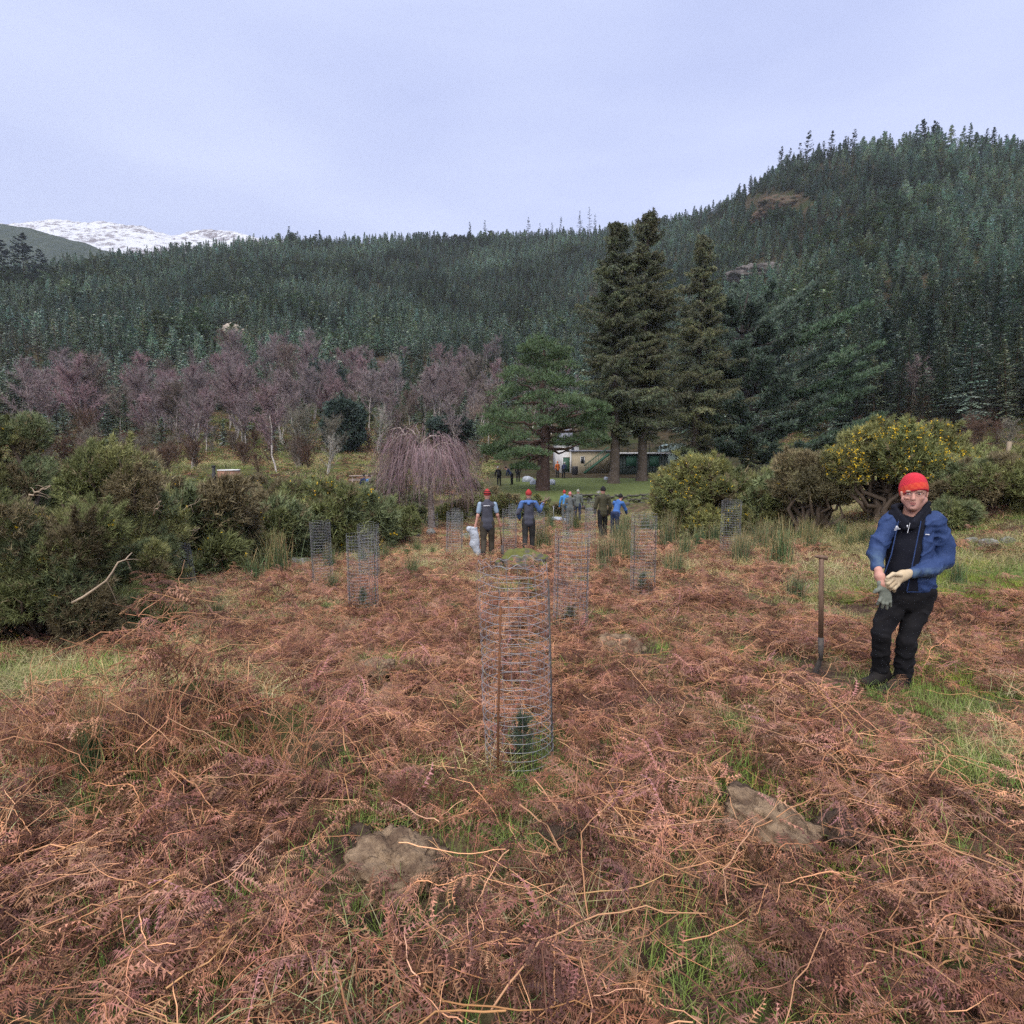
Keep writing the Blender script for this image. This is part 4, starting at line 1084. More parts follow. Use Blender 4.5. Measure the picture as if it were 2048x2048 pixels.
# ================================================================= GORSE, WEEPING BIRCH, RUSHES, STONES
M_GORSE = fmat('gorse_shoots', [(1, 1, 1), (1, 1, 1)], 0.1, 1.2, 0.35, 0.7, 0.2)
M_FLOWER = fmat('gorse_flowers', [(1, 1, 1), (1, 1, 1)], 0.1, 2.0, 0.2, 0.6, 0.2)
G_A = (0.170, 0.190, 0.075); G_B = (0.215, 0.220, 0.088); G_D = (0.140, 0.168, 0.082); G_BR = (0.200, 0.165, 0.092)
def gorse(seed, rx, ry, h, n, L, wd, lumps=24, brown=0.2, flowers=0.02, fl_lumps=0.4, cols=(G_A, G_B, G_D), skirt=0.12, leggy=False, nb=6, bot=0.12, fsize=0.020, top=0.80):
    g = np.random.default_rng(seed); cr = MB(); st = MB(); fl = MB()
    # lumps of shoots over a dome
    th = g.uniform(0, 6.283, lumps); zz = g.uniform(bot, 0.90, lumps) * top; rad = np.sqrt(np.clip(1 - ((zz - 0.25) / 0.72) ** 2, 0.04, 1)) * g.uniform(0.35, 0.92, lumps)
    C = np.stack([np.cos(th) * rad * rx, np.sin(th) * rad * ry, zz * h], 1)
    rl = g.uniform(0.13, 0.33, lumps) * min(rx, h * 0.9)
    pick = g.choice(lumps, n, p=rl ** 2 / (rl ** 2).sum())
    v = norm(g.normal(0, 1, (n, 3)) + np.array([0, 0, 0.25])); v *= g.uniform(0.45, 1.0, (n, 1)) ** 0.35
    v *= 1 + 0.45 * fbm(v * 2.7 + pick[:, None] * 3.7, seed, 3)[:, None]
    P = C[pick] + v * rl[pick][:, None]
    P[:, 2] = np.maximum(P[:, 2], skirt * g.uniform(0.2, 1, n))
    out_ = norm(P - np.array([0, 0, h * 0.3])); D = norm(norm(v) * 0.6 + out_ * 0.4 + np.array([0, 0, 0.45]))
    kind = g.random(lumps); lc = np.array([cols[i] for i in g.integers(0, len(cols), lumps)]) * g.uniform(0.7, 1.25, (lumps, 1))
    lc[kind < brown] = np.array(G_BR) * g.uniform(0.6, 1.1, ((kind < brown).sum(), 1))
    col = lc[pick] * g.uniform(0.7, 1.3, (n, 1)); dead = g.random(n) < 0.10; col[dead] = np.array(G_BR) * g.uniform(0.6, 1.2, (dead.sum(), 1))
    for q in range(2):
        Pq = P + D * L * 0.5 * q
        for k in range(nb):
            d = norm(D + g.normal(0, 0.5, (n, 3))); ln = L * g.uniform(0.5, 1.1, (n, 1)); sd = norm(np.cross(d, g.normal(0, 1, (n, 3)))) * wd
            cr.tri(Pq - sd, Pq + sd, Pq + d * ln, col * g.uniform(0.85, 1.15, (n, 1)))
    # long shoots standing out of the outline
    for i in range(lumps * 2):
        j = g.integers(0, lumps); d0 = norm(norm(C[j] - np.array([0, 0, h * 0.2])) + g.normal(0, 0.55, 3) + np.array([0, 0, 0.5])); l0 = rl[j] * g.uniform(1.1, 1.9); nq = int(14 + 26 * (n / 9000))
        u = g.uniform(0.45, 1.0, (nq, 1)); Pq = C[j] + d0 * l0 * u + g.normal(0, 0.05 * rl[j], (nq, 3)); Pq[:, 2] = np.maximum(Pq[:, 2], 0.05)
        cc = lc[j] * g.uniform(0.8, 1.3, (nq, 1)); st.tube(np.array([C[j], C[j] + d0 * l0 * 0.95]), [0.006 * h, 0.002 * h], 3, (0.13, 0.10, 0.07))
        for k in range(nb + 1):
            d = norm(d0 + g.normal(0, 0.55, (nq, 3))); sd = norm(np.cross(d, g.normal(0, 1, (nq, 3)))) * wd
            cr.tri(Pq - sd, Pq + sd, Pq + d * L * g.uniform(0.5, 1.1, (nq, 1)), cc)
    # stems
    for i in range(lumps):
        b0 = np.array([g.normal(0, 0.12 * rx), g.normal(0, 0.12 * ry), -0.05])
        st.tube(curve(b0, C[i], g.uniform(-0.12, 0.12) * h, 7, g, 0.05 * h), np.linspace(0.022 * h, 0.006 * h, 7) * (1.6 if leggy else 1.0), 5, np.array((0.12, 0.092, 0.07)) * g.uniform(0.7, 1.2))
    # flowers in drifts
    okl = g.random(lumps) < fl_lumps
    k = np.nonzero(okl[pick] & (g.random(n) < flowers) & (D[:, 2] > 0.1))[0]
    if len(k):
        for q in range(5):
            Pq = P[k] + D[k] * L * g.uniform(0.5, 1.1, (len(k), 1)) + g.normal(0, fsize * 0.7, (len(k), 3))
            d = norm(g.normal(0, 1, (len(k), 3))); s2 = norm(np.cross(d, g.normal(0, 1, (len(k), 3))))
            fl.tri(Pq - s2 * fsize * 0.6, Pq + s2 * fsize * 0.6, Pq + d * fsize * 1.5, jit_col(g, (0.60, 0.40, 0.022), len(k), 0.25, 0.08))
    return (cr.mesh('gorse_crown', [M_GORSE]), st.mesh('gorse_stem', [M_BARK], True), fl.mesh('gorse_flowers', [M_FLOWER]) if len(k) else None)
def put_gorse(ms, p, rz, sc, label):
    o = empty('gorse_bush', tuple(p), rz, sc)
    link('crown', ms[0], o); link('stem', ms[1], o)
    if ms[2]: link('flowers', ms[2], o)
    tag(o, label, 'bush', 'gorse bushes round the field'); return o
def gpos(px, py, Y=None):
    if Y is None: return hit(px, py)
    p = at(px, py, Y); p[2] = float(Z(p[0], Y)); return p
# big bushes close on the left, each its own shape
for i, (px, pb, pt, wpx, Y, n, lb, fl_, br) in enumerate([
        (110, 1300, 1000, 175, 6.5, 9500, 'big sprawling dark gorse bush at the left edge, nearest to the camera', 0.006, 0.2),
        (285, 1245, 1085, 62, 7.3, 4200, 'small rounded gorse growing out of the right side of the nearest gorse bush', 0.006, 0.2),
        (30, 1250, 775, 100, 8.2, 6500, 'tallest gorse at the left edge, rising behind the nearest bush', 0.004, 0.22),
        (215, 1180, 905, 135, 11.0, 6000, 'dark gorse thicket behind the nearest bush, with a few yellow flowers', 0.006, 0.22),
        (60, 1150, 930, 150, 11.5, 4500, 'gorse filling the gap left of the dark thicket', 0.004, 0.2)]):
    p = gpos(px, pb, Y); s_ = Y / FPX; h = at(px, pt, Y)[2] - p[2]
    nb_ = dict(L=0.085, wd=0.0042) if Y < 9 else dict(L=0.13, wd=0.007); n = int(n * 1.7)
    put_gorse(gorse(700 + i, wpx * s_ * 1.05, wpx * s_ * 0.8, h, n, lumps=46, brown=br, top=1.0, flowers=fl_, **nb_), p, 0, 1, lb)
# pale dead branches lying in the near bush
for i, (pts, lb) in enumerate([([(150, 1205, 5.6), (205, 1165, 5.5), (245, 1125, 5.6), (268, 1105, 5.8)], 'long pale bare branch sticking out of the nearest gorse bush'),
                          ([(55, 993, 7.4), (80, 983, 7.2), (103, 972, 7.2)], 'short pale broken branch in the tall left gorse'),
                          ([(305, 1030, 10), (318, 1010, 9.8), (322, 1000, 9.8)], 'stubby pale broken branch over the dark gorse thicket'),
                          ([(330, 1048, 12), (350, 1060, 11.8), (380, 1062, 11.8), (400, 1058, 12)], 'curved grey dead branch at the right edge of the dark gorse thicket'),
                          ([(348, 1045, 12), (362, 1022, 12), (385, 1010, 12.2), (400, 1000, 12.3)], 'forked grey dead branch rising beside the curved one')]):
    P = np.array([at(*q) for q in pts]); g = np.random.default_rng(720 + i); mb = MB(); c0 = P[0].copy(); P = P - c0
    Pi = np.stack([np.interp(np.linspace(0, 1, 9), np.linspace(0, 1, len(P)), P[:, k]) for k in range(3)], 1) + g.normal(0, 0.012, (9, 3))
    mb.tube(Pi, np.linspace(0.014, 0.005, 9), 5, (0.30, 0.235, 0.17), True)
    for k in range(5):
        j = g.integers(2, 8); e = Pi[j] + norm(Pi[j] - Pi[j - 1] + g.normal(0, 0.7, 3)) * g.uniform(0.1, 0.3); mb.tube(curve(Pi[j], e, 0.02, 4), np.linspace(0.006, 0.002, 4), 4, (0.27, 0.21, 0.15))
    o = mb.obj('dead_branch', [M_BARK], None, True); o.location = c0; tag(o, lb, 'branch')
gR0 = np.random.default_rng(745)
# middle distance: four shapes shared
GM = [gorse(730, 1.5, 1.3, 2.0, 3600, 0.20, 0.014, 26, 0.08, 0.03, 0.3, fsize=0.028), gorse(731, 1.4, 1.4, 1.9, 3600, 0.20, 0.014, 26, 0.1, 0.06, 0.35, fsize=0.028),
      gorse(732, 1.6, 1.3, 2.2, 3600, 0.22, 0.015, 22, 0.12, 0.22, 0.35, (G_A, G_D), fsize=0.03), gorse(733, 1.5, 1.4, 2.0, 3600, 0.20, 0.014, 30, 0.12, 0.01, 0.3, (G_D, G_A))]
_mid = [(345, 1090, 935, 14.5, 0, 'gorse with bare grey branches in front of it, left of the field'), (430, 1085, 972, 15.5, 1, 'gorse with yellow flowers below the hot tub'), (525, 1075, 955, 18, 3, 'plain dark gorse right of the flowering one below the hot tub'),
        (610, 1072, 960, 19, 0, 'broad dark gorse in the middle of the left thicket'), (690, 1068, 948, 20, 2, 'gorse with the brightest yellow patch, below the picnic table'), (755, 1060, 968, 22, 3, 'dark gorse under the left side of the weeping birch'),
        (480, 1020, 955, 26, 0, 'gorse in the second row just right of the hot tub'), (575, 1015, 935, 28, 1, 'second-row gorse in front of the leaning white birch'), (660, 1010, 945, 28, 3, 'second-row gorse left of the picnic table'), (395, 1020, 962, 24, 3, 'dark gorse hiding the foot of the hot tub chimney'),
        (310, 1010, 905, 22, 1, 'olive gorse above the left thicket'), (250, 1000, 890, 24, 0, 'upper left gorse below the low spreading tree'), (150, 1000, 880, 22, 3, 'gorse between the tall left bush and the olive one'),
        (820, 1050, 985, 33, 3, 'dark gorse in the shade of the weeping birch'), (905, 1048, 980, 34, 0, 'gorse right behind the weeping birch trunk'), (960, 1040, 958, 36, 0, 'gorse left of the vest-wearing walker at the lawn edge'),
        (1015, 1038, 965, 36, 1, 'gorse between the two walkers at the lawn edge'), (1075, 1032, 975, 36.5, 2, 'low gorse with some flowers right of the second walker'), (1115, 1030, 990, 37, 0, 'small gorse beside the group of three people'),
        (880, 985, 945, 45, 1, 'brownish far gorse behind the weeping birch'), (940, 975, 940, 46, 2, 'far gorse with yellow flowers left of the pine trunk'),
        (1500, 1050, 905, 19.5, 3, 'bluish-green gorse in the gap between the two big right bushes'), (1450, 1045, 905, 21, 0, 'gorse filling in behind the big yellow-green bush'),
        (1560, 1050, 945, 18.5, 1, 'olive gorse at the left foot of the leggy flowering bush')]
for i, (px, pb, pt, Y, v, lb) in enumerate(_mid):
    p = gpos(px, pb, Y); h = at(px, pt + 16, Y)[2] - p[2]; s_ = max(h, 0.6) / 2.0
    put_gorse(GM[v], p, i * 1.3, (max(s_, 0.62) * 1.0, max(s_, 0.62), s_), lb)
for i in range(17):
    px = 335 + i * 29 + gR0.uniform(-9, 9); Y = gR0.uniform(37, 42); topy = 970 if 400 < px < 490 else 966 if 680 < px < 760 else gR0.uniform(948, 960)
    p = gpos(px, 980, Y); h = max(0.7, at(px, topy, Y)[2] - p[2])
    put_gorse(GM[int(gR0.integers(0, 4))], p, i, (h / 2.0 * 1.3, h / 2.0 * 1.2, h / 2.0 / 0.95), 'low gorse in the far row between the left thicket and the birch wood')['group'] = 'far row of low gorse'
# right side: individual shapes
for i, (px, pb, pt, wpx, Y, n, lb, kw) in enumerate([
        (1398, 1052, 905, 92, 18.0, 8000, 'big yellow-green gorse mound right of the lawn, full of small flowers', dict(cols=(G_B, (0.185, 0.19, 0.07), G_A), brown=0.08, flowers=0.10, fl_lumps=0.6, L=0.17, wd=0.012, fsize=0.026)),
        (1775, 1075, 838, 130, 15.5, 9000, 'tall leggy gorse covered in yellow flowers behind the man in the red hat', dict(cols=(G_A, G_B), brown=0.05, flowers=0.30, fl_lumps=0.75, fsize=0.030, L=0.16, wd=0.010, leggy=True, bot=0.48, skirt=0.9)),
        (1625, 1062, 890, 85, 16.5, 5500, 'brownish-olive gorse leaning left of the leggy flowering bush', dict(cols=((0.18, 0.165, 0.085), (0.20, 0.18, 0.10)), brown=0.12, flowers=0.01, L=0.16, wd=0.010, leggy=True, bot=0.45, skirt=0.6)),
        (1965, 1075, 920, 105, 13.5, 6500, 'dark gorse at the right edge behind the man in the red hat', dict(brown=0.35, flowers=0.008, L=0.15, wd=0.009)),
        (2075, 1070, 900, 90, 14.5, 4000, 'gorse cut by the right edge of the picture', dict(brown=0.3, flowers=0.02, L=0.15, wd=0.009)),
        (1905, 1095, 1010, 45, 13.0, 2600, 'low dark gorse tuft behind the shoulder of the man in the red hat', dict(brown=0.1, flowers=0.0, L=0.15, wd=0.009, cols=(G_D, G_A)))]):
    p = gpos(px, pb, Y); s_ = Y / FPX; h = at(px, pt, Y)[2] - p[2]
    put_gorse(gorse(750 + i, wpx * s_, wpx * s_ * 0.85, h, n, lumps=42, top=0.9, **kw), p, 0, 1, lb)

# --- weeping birch
p = gpos(862, 1048, 30.0); wb = empty('weeping_birch', tuple(p)); g = np.random.default_rng(770); tr = MB(); cr_ = MB()
s_ = 30.0 / FPX
def wp(px, py, d=0.0): return at(px, py, 30.0 + d) - p
T0 = np.array([wp(864, 1050), wp(862, 1010), wp(860, 975), wp(857, 945), wp(848, 915), wp(838, 890), wp(830, 868)]); T0[0, 2] = -0.1
M_WB = pmat('weeping_birch_bark', (0.36, 0.31, 0.28), (0.14, 0.10, 0.08), 6.0, 0.85, 0.6, 20, 0.2, 'Object', stretch=(1, 1, 2))
tr.tube(T0, [0.20, 0.15, 0.13, 0.11, 0.08, 0.06, 0.03], 8)
limbs = []
for (pts) in [[(857, 945, 0), (840, 905, -.3), (818, 875, -.5), (806, 862, -.5), (790, 855, -.4), (775, 862, -.3)], [(848, 915, 0), (838, 890, -.2), (836, 865, -.3), (834, 848, -.3)], [(860, 955, 0), (880, 920, -.4), (895, 895, -.5), (898, 880, -.5), (885, 868, -.4)],
              [(860, 960, 0), (893, 922, -.8), (915, 940, -1), (925, 955, -1.1)], [(858, 950, 0), (825, 935, -.8), (800, 925, -1.2), (775, 935, -1.4)], [(850, 920, 0), (870, 890, .6), (885, 880, 1), (905, 890, 1.4)], [(845, 910, 0), (820, 890, .6), (800, 885, 1.2), (785, 900, 1.5)],
              [(856, 940, 0), (845, 900, -1.0), (848, 890, -1.5), (852, 905, -1.9)], [(858, 945, 0), (865, 905, -1.0), (872, 900, -1.5), (880, 915, -1.9)], [(850, 920, 0), (845, 890, 1.0), (843, 885, 1.5), (838, 900, 2.0)], [(838, 890, 0), (815, 868, -.8), (800, 870, -1.1), (785, 885, -1.3)],
              [(850, 915, 0), (880, 885, -.6), (905, 890, -.7), (922, 910, -.8)], [(840, 890, 0), (862, 872, .3), (880, 872, .5), (900, 880, .7)], [(820, 875, -.5), (812, 900, -.9), (815, 925, -1.2)], [(836, 880, 0), (826, 862, .5), (812, 858, .9), (795, 868, 1.2)], [(858, 950, 0), (885, 930, .8), (912, 925, 1.4), (930, 945, 1.8)], [(858, 950, 0), (830, 920, .9), (798, 920, 1.5), (772, 945, 1.9)]]:
    P = np.array([wp(*q) for q in pts]); m_ = 10
    u = np.linspace(0, 1, len(P)); P = np.stack([np.interp(np.linspace(0, 1, m_), u, P[:, k]) for k in range(3)], 1) + g.normal(0, 0.03, (m_, 3))
    tr.tube(P, np.linspace(0.055, 0.014, m_), 5); limbs.append(P)
A = np.concatenate([l[3:-1] for l in limbs]); B = np.concatenate([l[4:] for l in limbs])
ns = 2100; k = g.integers(0, len(A), ns); t = g.random((ns, 1)); O = A[k] * (1 - t) + B[k] * t + g.normal(0, 0.26, (ns, 3)) * [1, 1, 0.5]
az = g.uniform(0, 6.283, ns); outw = norm(O * [1, 1, 0] + 0.3 * np.stack([np.cos(az), np.sin(az), 0 * az], 1))
Ld = np.clip((O[:, 2] - g.uniform(0.5, 2.4, ns)) * g.uniform(0.35, 1.0, ns), 0.3, 4.0); wan = norm(g.normal(0, 1, (ns, 3)) * [1, 1, 0.2]) * g.uniform(0.0, 0.55, (ns, 1)); sw = g.uniform(0.1, 1.25, ns) ** 1.3; rise = g.uniform(0, 0.35, ns)
prev = O; pw = 0.0075
dirn = norm(np.cross(outw, [0, 0, 1.0])) 
colw = jit_col(g, (0.21, 0.14, 0.145), ns, 0.35, 0.1)
for q in range(1, 8):
    u = q / 7
    pt = O + outw * (sw * (1 - (1 - u) ** 2.2))[:, None]; pt[:, 2] += rise * math.sin(math.pi * min(1, u * 2)) - Ld * u ** 1.35; pt = pt + wan * math.sin(u * 5.0) * u + g.normal(0, 0.03, (ns, 3))
    nw = 0.0075 * (1 - 0.6 * u)
    V = np.stack([prev - dirn * pw, prev + dirn * pw, pt + dirn * nw, pt - dirn * nw], 1).reshape(-1, 3)
    cr_.add(V, Q=np.arange(4 * ns).reshape(ns, 4), col=np.repeat(colw, 4, 0)); prev = pt; pw = nw
    if q in (3, 4, 5, 6):
        e = pt + outw * g.uniform(-0.1, 0.2, (ns, 1)) + g.normal(0, 0.08, (ns, 3)); e[:, 2] -= g.uniform(0.1, 0.45, ns); cr_.tri(pt - dirn * 0.006, pt + dirn * 0.006, e, colw)
tr.obj('trunk', [M_WB], wb, True); cr_.obj('crown', [M_TWIG], wb)
tag(wb, 'weeping birch with pale crooked limbs and hanging purple twigs at the edge of the field', 'tree')

# --- rushes
M_RUSH = fmat('rush_stems', [(1, 1, 1), (1.1, 1.05, 0.85), (0.9, 1.0, 0.95)], 0.3, 1.0, 0.3, 0.6, 0.25)
def rush(seed, n=190, h=0.75, w=0.13, dead=0.3):
    g = np.random.default_rng(seed); mb = MB()
    o = g.normal(0, w * 0.5, (n, 3)); o[:, 2] = -0.02
    a = g.uniform(0, 6.283, n); lean = np.abs(g.normal(0, 0.28, n)) ; ln = h * g.uniform(0.55, 1.1, n)
    d = np.stack([np.cos(a), np.sin(a), 0 * a], 1); sd = np.stack([-np.sin(a), np.cos(a), 0 * a], 1) * 0.0042
    col = jit_col(g, (0.075, 0.118, 0.060), n, 0.35, 0.1); dd = g.random(n) < dead; col[dd] = jit_col(g, (0.30, 0.22, 0.12), dd.sum(), 0.3, 0.05)
    prev = o; pw = sd
    for q in range(1, 5):
        u = q / 4; pt = o + d * (ln * lean * u ** 1.7)[:, None]; pt[:, 2] += ln * (u - 0.18 * lean * u * u); nw = sd * (1 - 0.8 * u)
        cc = col if q < 4 else col * 0.6 + np.array((0.26, 0.19, 0.11)) * 0.4
        V = np.stack([prev - pw, prev + pw, pt + nw, pt - nw], 1).reshape(-1, 3); mb.add(V, Q=np.arange(4 * n).reshape(n, 4), col=np.repeat(cc, 4, 0)); prev = pt; pw = nw
    return mb.mesh('rush_stems', [M_RUSH])
RV = [rush(780, dead=0.12), rush(781, 220, 0.7, 0.16, 0.2), rush(782, 150, 0.6, 0.12, 0.1), rush(783, 240, 0.85, 0.18, 0.28)]
_rush = [(1562, 1135, 95, 'tall rush clump right of the cage under the yellow-green gorse'), (1590, 1200, 62, 'low wide rush clump left of the spade'), (1400, 1100, 62, 'rush clump left of the far right cage'), (1335, 1100, 65, 'rush clump beside the middle right cage'),
         (1245, 1110, 75, 'rush clump left of the middle right cage'), (1250, 1065, 45, 'rush clump near the two people by the gorse'), (1430, 1075, 45, 'rush clump behind the far right cage'), (1350, 1150, 50, 'short rush clump in front of the middle right cage'), (1205, 1150, 30, 'thin rush clump right of the second cage'),
         (1610, 1080, 50, 'rush clump below the leggy gorse'), (1680, 1075, 48, 'rush clump in front of the wire fence'), (1740, 1090, 40, 'small rush clump left of the man in the red hat'), (1915, 1170, 55, 'brown rush clump right of the man in the red hat'), (1540, 1085, 45, 'rush clump behind the tall right one'),
         (505, 1165, 80, 'wide rush clump between the left cages'), (555, 1150, 75, 'rush clump touching the flat rock'), (465, 1150, 70, 'rush clump left of the wide one'), (405, 1150, 70, 'rush clump right of the leaning cage'), (440, 1190, 40, 'low rush clump below the leaning cage'), (590, 1105, 55, 'rush clump behind the flat rock'),
         (530, 1105, 55, 'rush clump behind the wide left clump'), (690, 1095, 50, 'rush clump behind the double cage'), (770, 1120, 45, 'rush clump right of the double cage'), (800, 1085, 50, 'rush clump left of the birch trunk'), (835, 1075, 45, 'rush clump close to the birch trunk'), (745, 1075, 45, 'rush clump under the gorse left of the birch'),
         (865, 1110, 28, 'small rush clump below the white stone'), (1085, 1100, 50, 'rush clump right of the second walker'), (1100, 1055, 35, 'rush clump by the fallen white sheet'), (1150, 1060, 40, 'rush clump below the group of three'), (1230, 1085, 55, 'rush clump at the feet of the person in blue'), (620, 1080, 45, 'rush clump in front of the broad dark gorse'),
         (435, 1240, 40, 'sparse rush clump on the grassy strip'), (665, 1180, 38, 'rush clump in front of the tall left cage'), (1315, 1065, 45, 'rush clump under the yellow-green gorse'), (1480, 1120, 40, 'low rush clump right of the far right cage'), (185, 1545, 60, 'rush clump half hidden under the left bracken heap'), (1290, 1060, 45, 'rush clump at the edge of the yellow-green gorse')]
gR = np.random.default_rng(790)
for i, (px, pb, hp, lb) in enumerate(_rush):
    p = hit(px, pb); h = hp * p[1] / FPX; s_ = np.clip(h / 0.68, 0.5, 1.6)
    o = link('rush_clump', RV[i % 4], None, tuple(p), gR.uniform(0, 6.28), (s_ * gR.uniform(1.0, 1.5), s_ * gR.uniform(1, 1.5), s_)); tag(o, lb, 'rushes', 'rush clumps on the field')

for i in range(28):
    lf = i % 2 == 0; px = gR.uniform(400, 900) if lf else gR.uniform(1190, 1760); pb = gR.uniform(1068, 1165) if lf else gR.uniform(1060, 1150)
    if 940 < px < 1100: continue
    p = hit(px, pb); s_ = gR.uniform(0.55, 1.0)
    o = link('rush_clump', RV[i % 4], None, tuple(p), gR.uniform(0, 6.28), (s_ * 1.2, s_ * 1.2, s_)); tag(o, 'smaller rush clump in the band of rushes below the left gorse thicket' if lf else 'smaller rush clump in the band of rushes below the right gorse bushes', 'rushes', 'small rushes left of the walkers' if lf else 'small rushes right of the walkers')
# --- stones
def moss_rock(name, c_rock, c_rock2, moss, amt):
    m, nt, b = nodes_of(name)
    g = nt.nodes.new('ShaderNodeNewGeometry'); sx = nt.nodes.new('ShaderNodeSeparateXYZ'); nt.links.new(g.outputs['Normal'], sx.inputs[0])
    f = noise(nt, 5, 5, 0.65, 'Object'); c = mixc(nt, ramp(nt, noise(nt, 9, 5, 0.6, 'Object'), 0.35, 0.65), c_rock, c_rock2)
    k = math_n(nt, 'ADD', sx.outputs['Z'], math_n(nt, 'MULTIPLY', math_n(nt, 'SUBTRACT', f, 0.5), 2.4))
    mo = mixc(nt, ramp(nt, noise(nt, 14, 4, 0.6, 'Object'), 0.35, 0.65), moss, tuple(0.6 * q for q in moss))
    nt.links.new(mixc(nt, ramp(nt, k, 1.0 - amt, 1.25 - amt), c, mo), b.inputs['Base Color']); b.inputs['Roughness'].default_value = 0.95
    bump(nt, b, noise(nt, 30, 6, 0.7, 'Object'), 0.8, 0.02); return m
M_MOSSROCK = moss_rock('mossy_rock', (0.13, 0.125, 0.115), (0.065, 0.062, 0.056), (0.085, 0.098, 0.026), 0.7)
M_PALEROCK = moss_rock('pale_rock_lichen', (0.23, 0.225, 0.215), (0.10, 0.097, 0.09), (0.09, 0.10, 0.035), 0.35)
M_BIGMOSS = moss_rock('deep_moss', (0.10, 0.09, 0.08), (0.05, 0.045, 0.04), (0.105, 0.112, 0.022), 0.5)
for i, (px, pb, wpx, hpx, mt, lb) in enumerate([(1052, 1143, 52, 26, M_BIGMOSS, 'long moss-covered boulder behind the nearest cage'), (860, 1072, 9, 10, M_PALEROCK, 'white stone left of the nearer walkers, near the birch trunk'), (938, 1038, 17, 11, M_MOSSROCK, 'mossy boulder left of the walker in the vest'),
                         (598, 1130, 26, 9, M_PALEROCK, 'flat grey lichened rock by the left cages'), (1398, 1045, 36, 18, M_MOSSROCK, 'mossy pale boulder under the yellow-green gorse'), (1503, 1053, 18, 10, M_MOSSROCK, 'small mossy rock right of the far right cage'),
                         (1652, 1097, 17, 8, M_MOSSROCK, 'low mossy stone between the spade and the gorse'), (743, 1418, 20, 13, M_PALEROCK, 'grey lichened stone lying in the bracken left of the nearest cage'), (1980, 1090, 15, 8, M_PALEROCK, 'pale stone in the grass below the right gorse'),
                         (2020, 1085, 12, 7, M_PALEROCK, 'small pale stone near the right edge'), (935, 1078, 14, 8, M_PALEROCK, 'pale low stone beside the sack carried by the walker'), (1945, 1085, 12, 7, M_PALEROCK, 'light stone left of the pale stone below the right gorse'), (820, 1078, 20, 9, M_MOSSROCK, 'mossy low stone at the foot of the weeping birch'), (1600, 1180, 14, 5, M_MOSSROCK, 'small mossy hump left of the spade'),
                         (1198, 990, 8, 5, M_PALEROCK, 'small round stone on the lawn in front of the spruces')]):
    p = hit(px, pb); s_ = p[1] / FPX
    V, F = blob(800 + i, (wpx * s_, wpx * s_ * 0.7, hpx * s_ * 1.15), 0.42, 5, 1.8); V += (fbm(V * 14, 860 + i, 4, 0.6) * 0.10 * hpx * s_)[:, None] * norm(V)
    o = link('boulder', mesh_np('boulder', V, F, mt, True), None, (p[0], p[1] + wpx * s_ * 0.3, p[2] + hpx * s_ * 0.25)); o.rotation_euler = (0.1, 0.1, i * 0.3); tag(o, lb, 'rock')
    CLEAR.append((p[0], p[1] + wpx * s_ * 0.3, wpx * s_ * 0.75)); CLEAR_G.append(CLEAR[-1])
# moss cushions, bright yellow-green
M_MOSS = pmat('moss', (0.085, 0.105, 0.03), (0.14, 0.155, 0.045), 9, 1.0, 1.0, 60, 0.05, 'Object', dist=0.02)
for i, (px, pb, wpx, hpx, lb) in enumerate([(1695, 1195, 42, 9, 'bright yellow-green moss cushion right of the spade'), (1990, 1190, 40, 8, 'bright moss cushion right of the man in the red hat'), (2030, 1165, 30, 7, 'moss cushion at the right edge of the field'), (1620, 1200, 20, 6, 'small moss cushion left of the spade handle'), (1010, 1125, 22, 8, 'yellow moss hummock left of the long mossy boulder'), (1010, 1072, 18, 8, 'green moss hummock between the two walkers')]):
    p = hit(px, pb); s_ = p[1] / FPX; V, F = blob(820 + i, (wpx * s_, wpx * s_ * 0.8, hpx * s_), 0.3, 4, 2.2)
    o = link('moss_cushion', mesh_np('moss_cushion', V, F, M_MOSS, True), None, tuple(p)); tag(o, lb, 'moss')

# turned-over turf clods
M_CLOD = pmat('turf_clod', (0.30, 0.215, 0.14), (0.13, 0.088, 0.06), 14, 1.0, 1.0, 70, 0.05, 'Object', detail=8, dist=0.03, lo=0.4, hi=0.62)
M_SOILCLOD = pmat('dark_soil_clod', (0.055, 0.038, 0.03), (0.11, 0.08, 0.06), 16, 1.0, 1.0, 60, 0.05, 'Object', detail=8, dist=0.03)
def clod(px, py, wpx, hpx, seed, mt, lb, tall=0.075, cat='clod'):
    p = hit(px, py); s_ = np.linalg.norm(p) / FPX; g = np.random.default_rng(seed)
    dep = hpx * s_ / max(0.35, -p[2] / np.linalg.norm(p))
    V, F = blob(seed, (1, 1, 1), 0.50, 5, 1.3)
    V[:, 2] = np.sign(V[:, 2]) * np.abs(V[:, 2]) ** 0.6
    V = V * [wpx * s_, dep, tall]; V += (fbm(V * 16, seed, 5, 0.65) * 0.060)[:, None] * norm(V)
    V += (fbm(V * 75, seed + 3, 4, 0.65) * 0.016)[:, None] * norm(V)
    o = link('turf_clod', mesh_np('turf_clod', V, F, mt, True), None, (p[0], p[1], p[2] + tall * 0.75)); o.rotation_euler = (0.12, 0, seed % 7 * 0.1); tag(o, lb, cat)
    CLEAR.append((p[0], p[1] - 0.04, wpx * s_ * 1.0)); CLEAR_G.append((p[0], p[1] - 0.02, wpx * s_ * 0.95))
clod(793, 1765, 66, 44, 831, M_CLOD, 'large pale upturned turf clod in the bracken, left of centre at the front')
clod(1538, 1682, 52, 36, 832, M_CLOD, 'large crumbly upturned turf clod in the bracken, right of centre at the front')
clod(748, 1352, 32, 13, 833, M_CLOD, 'small upturned turf clod left of the nearest cage', 0.06)
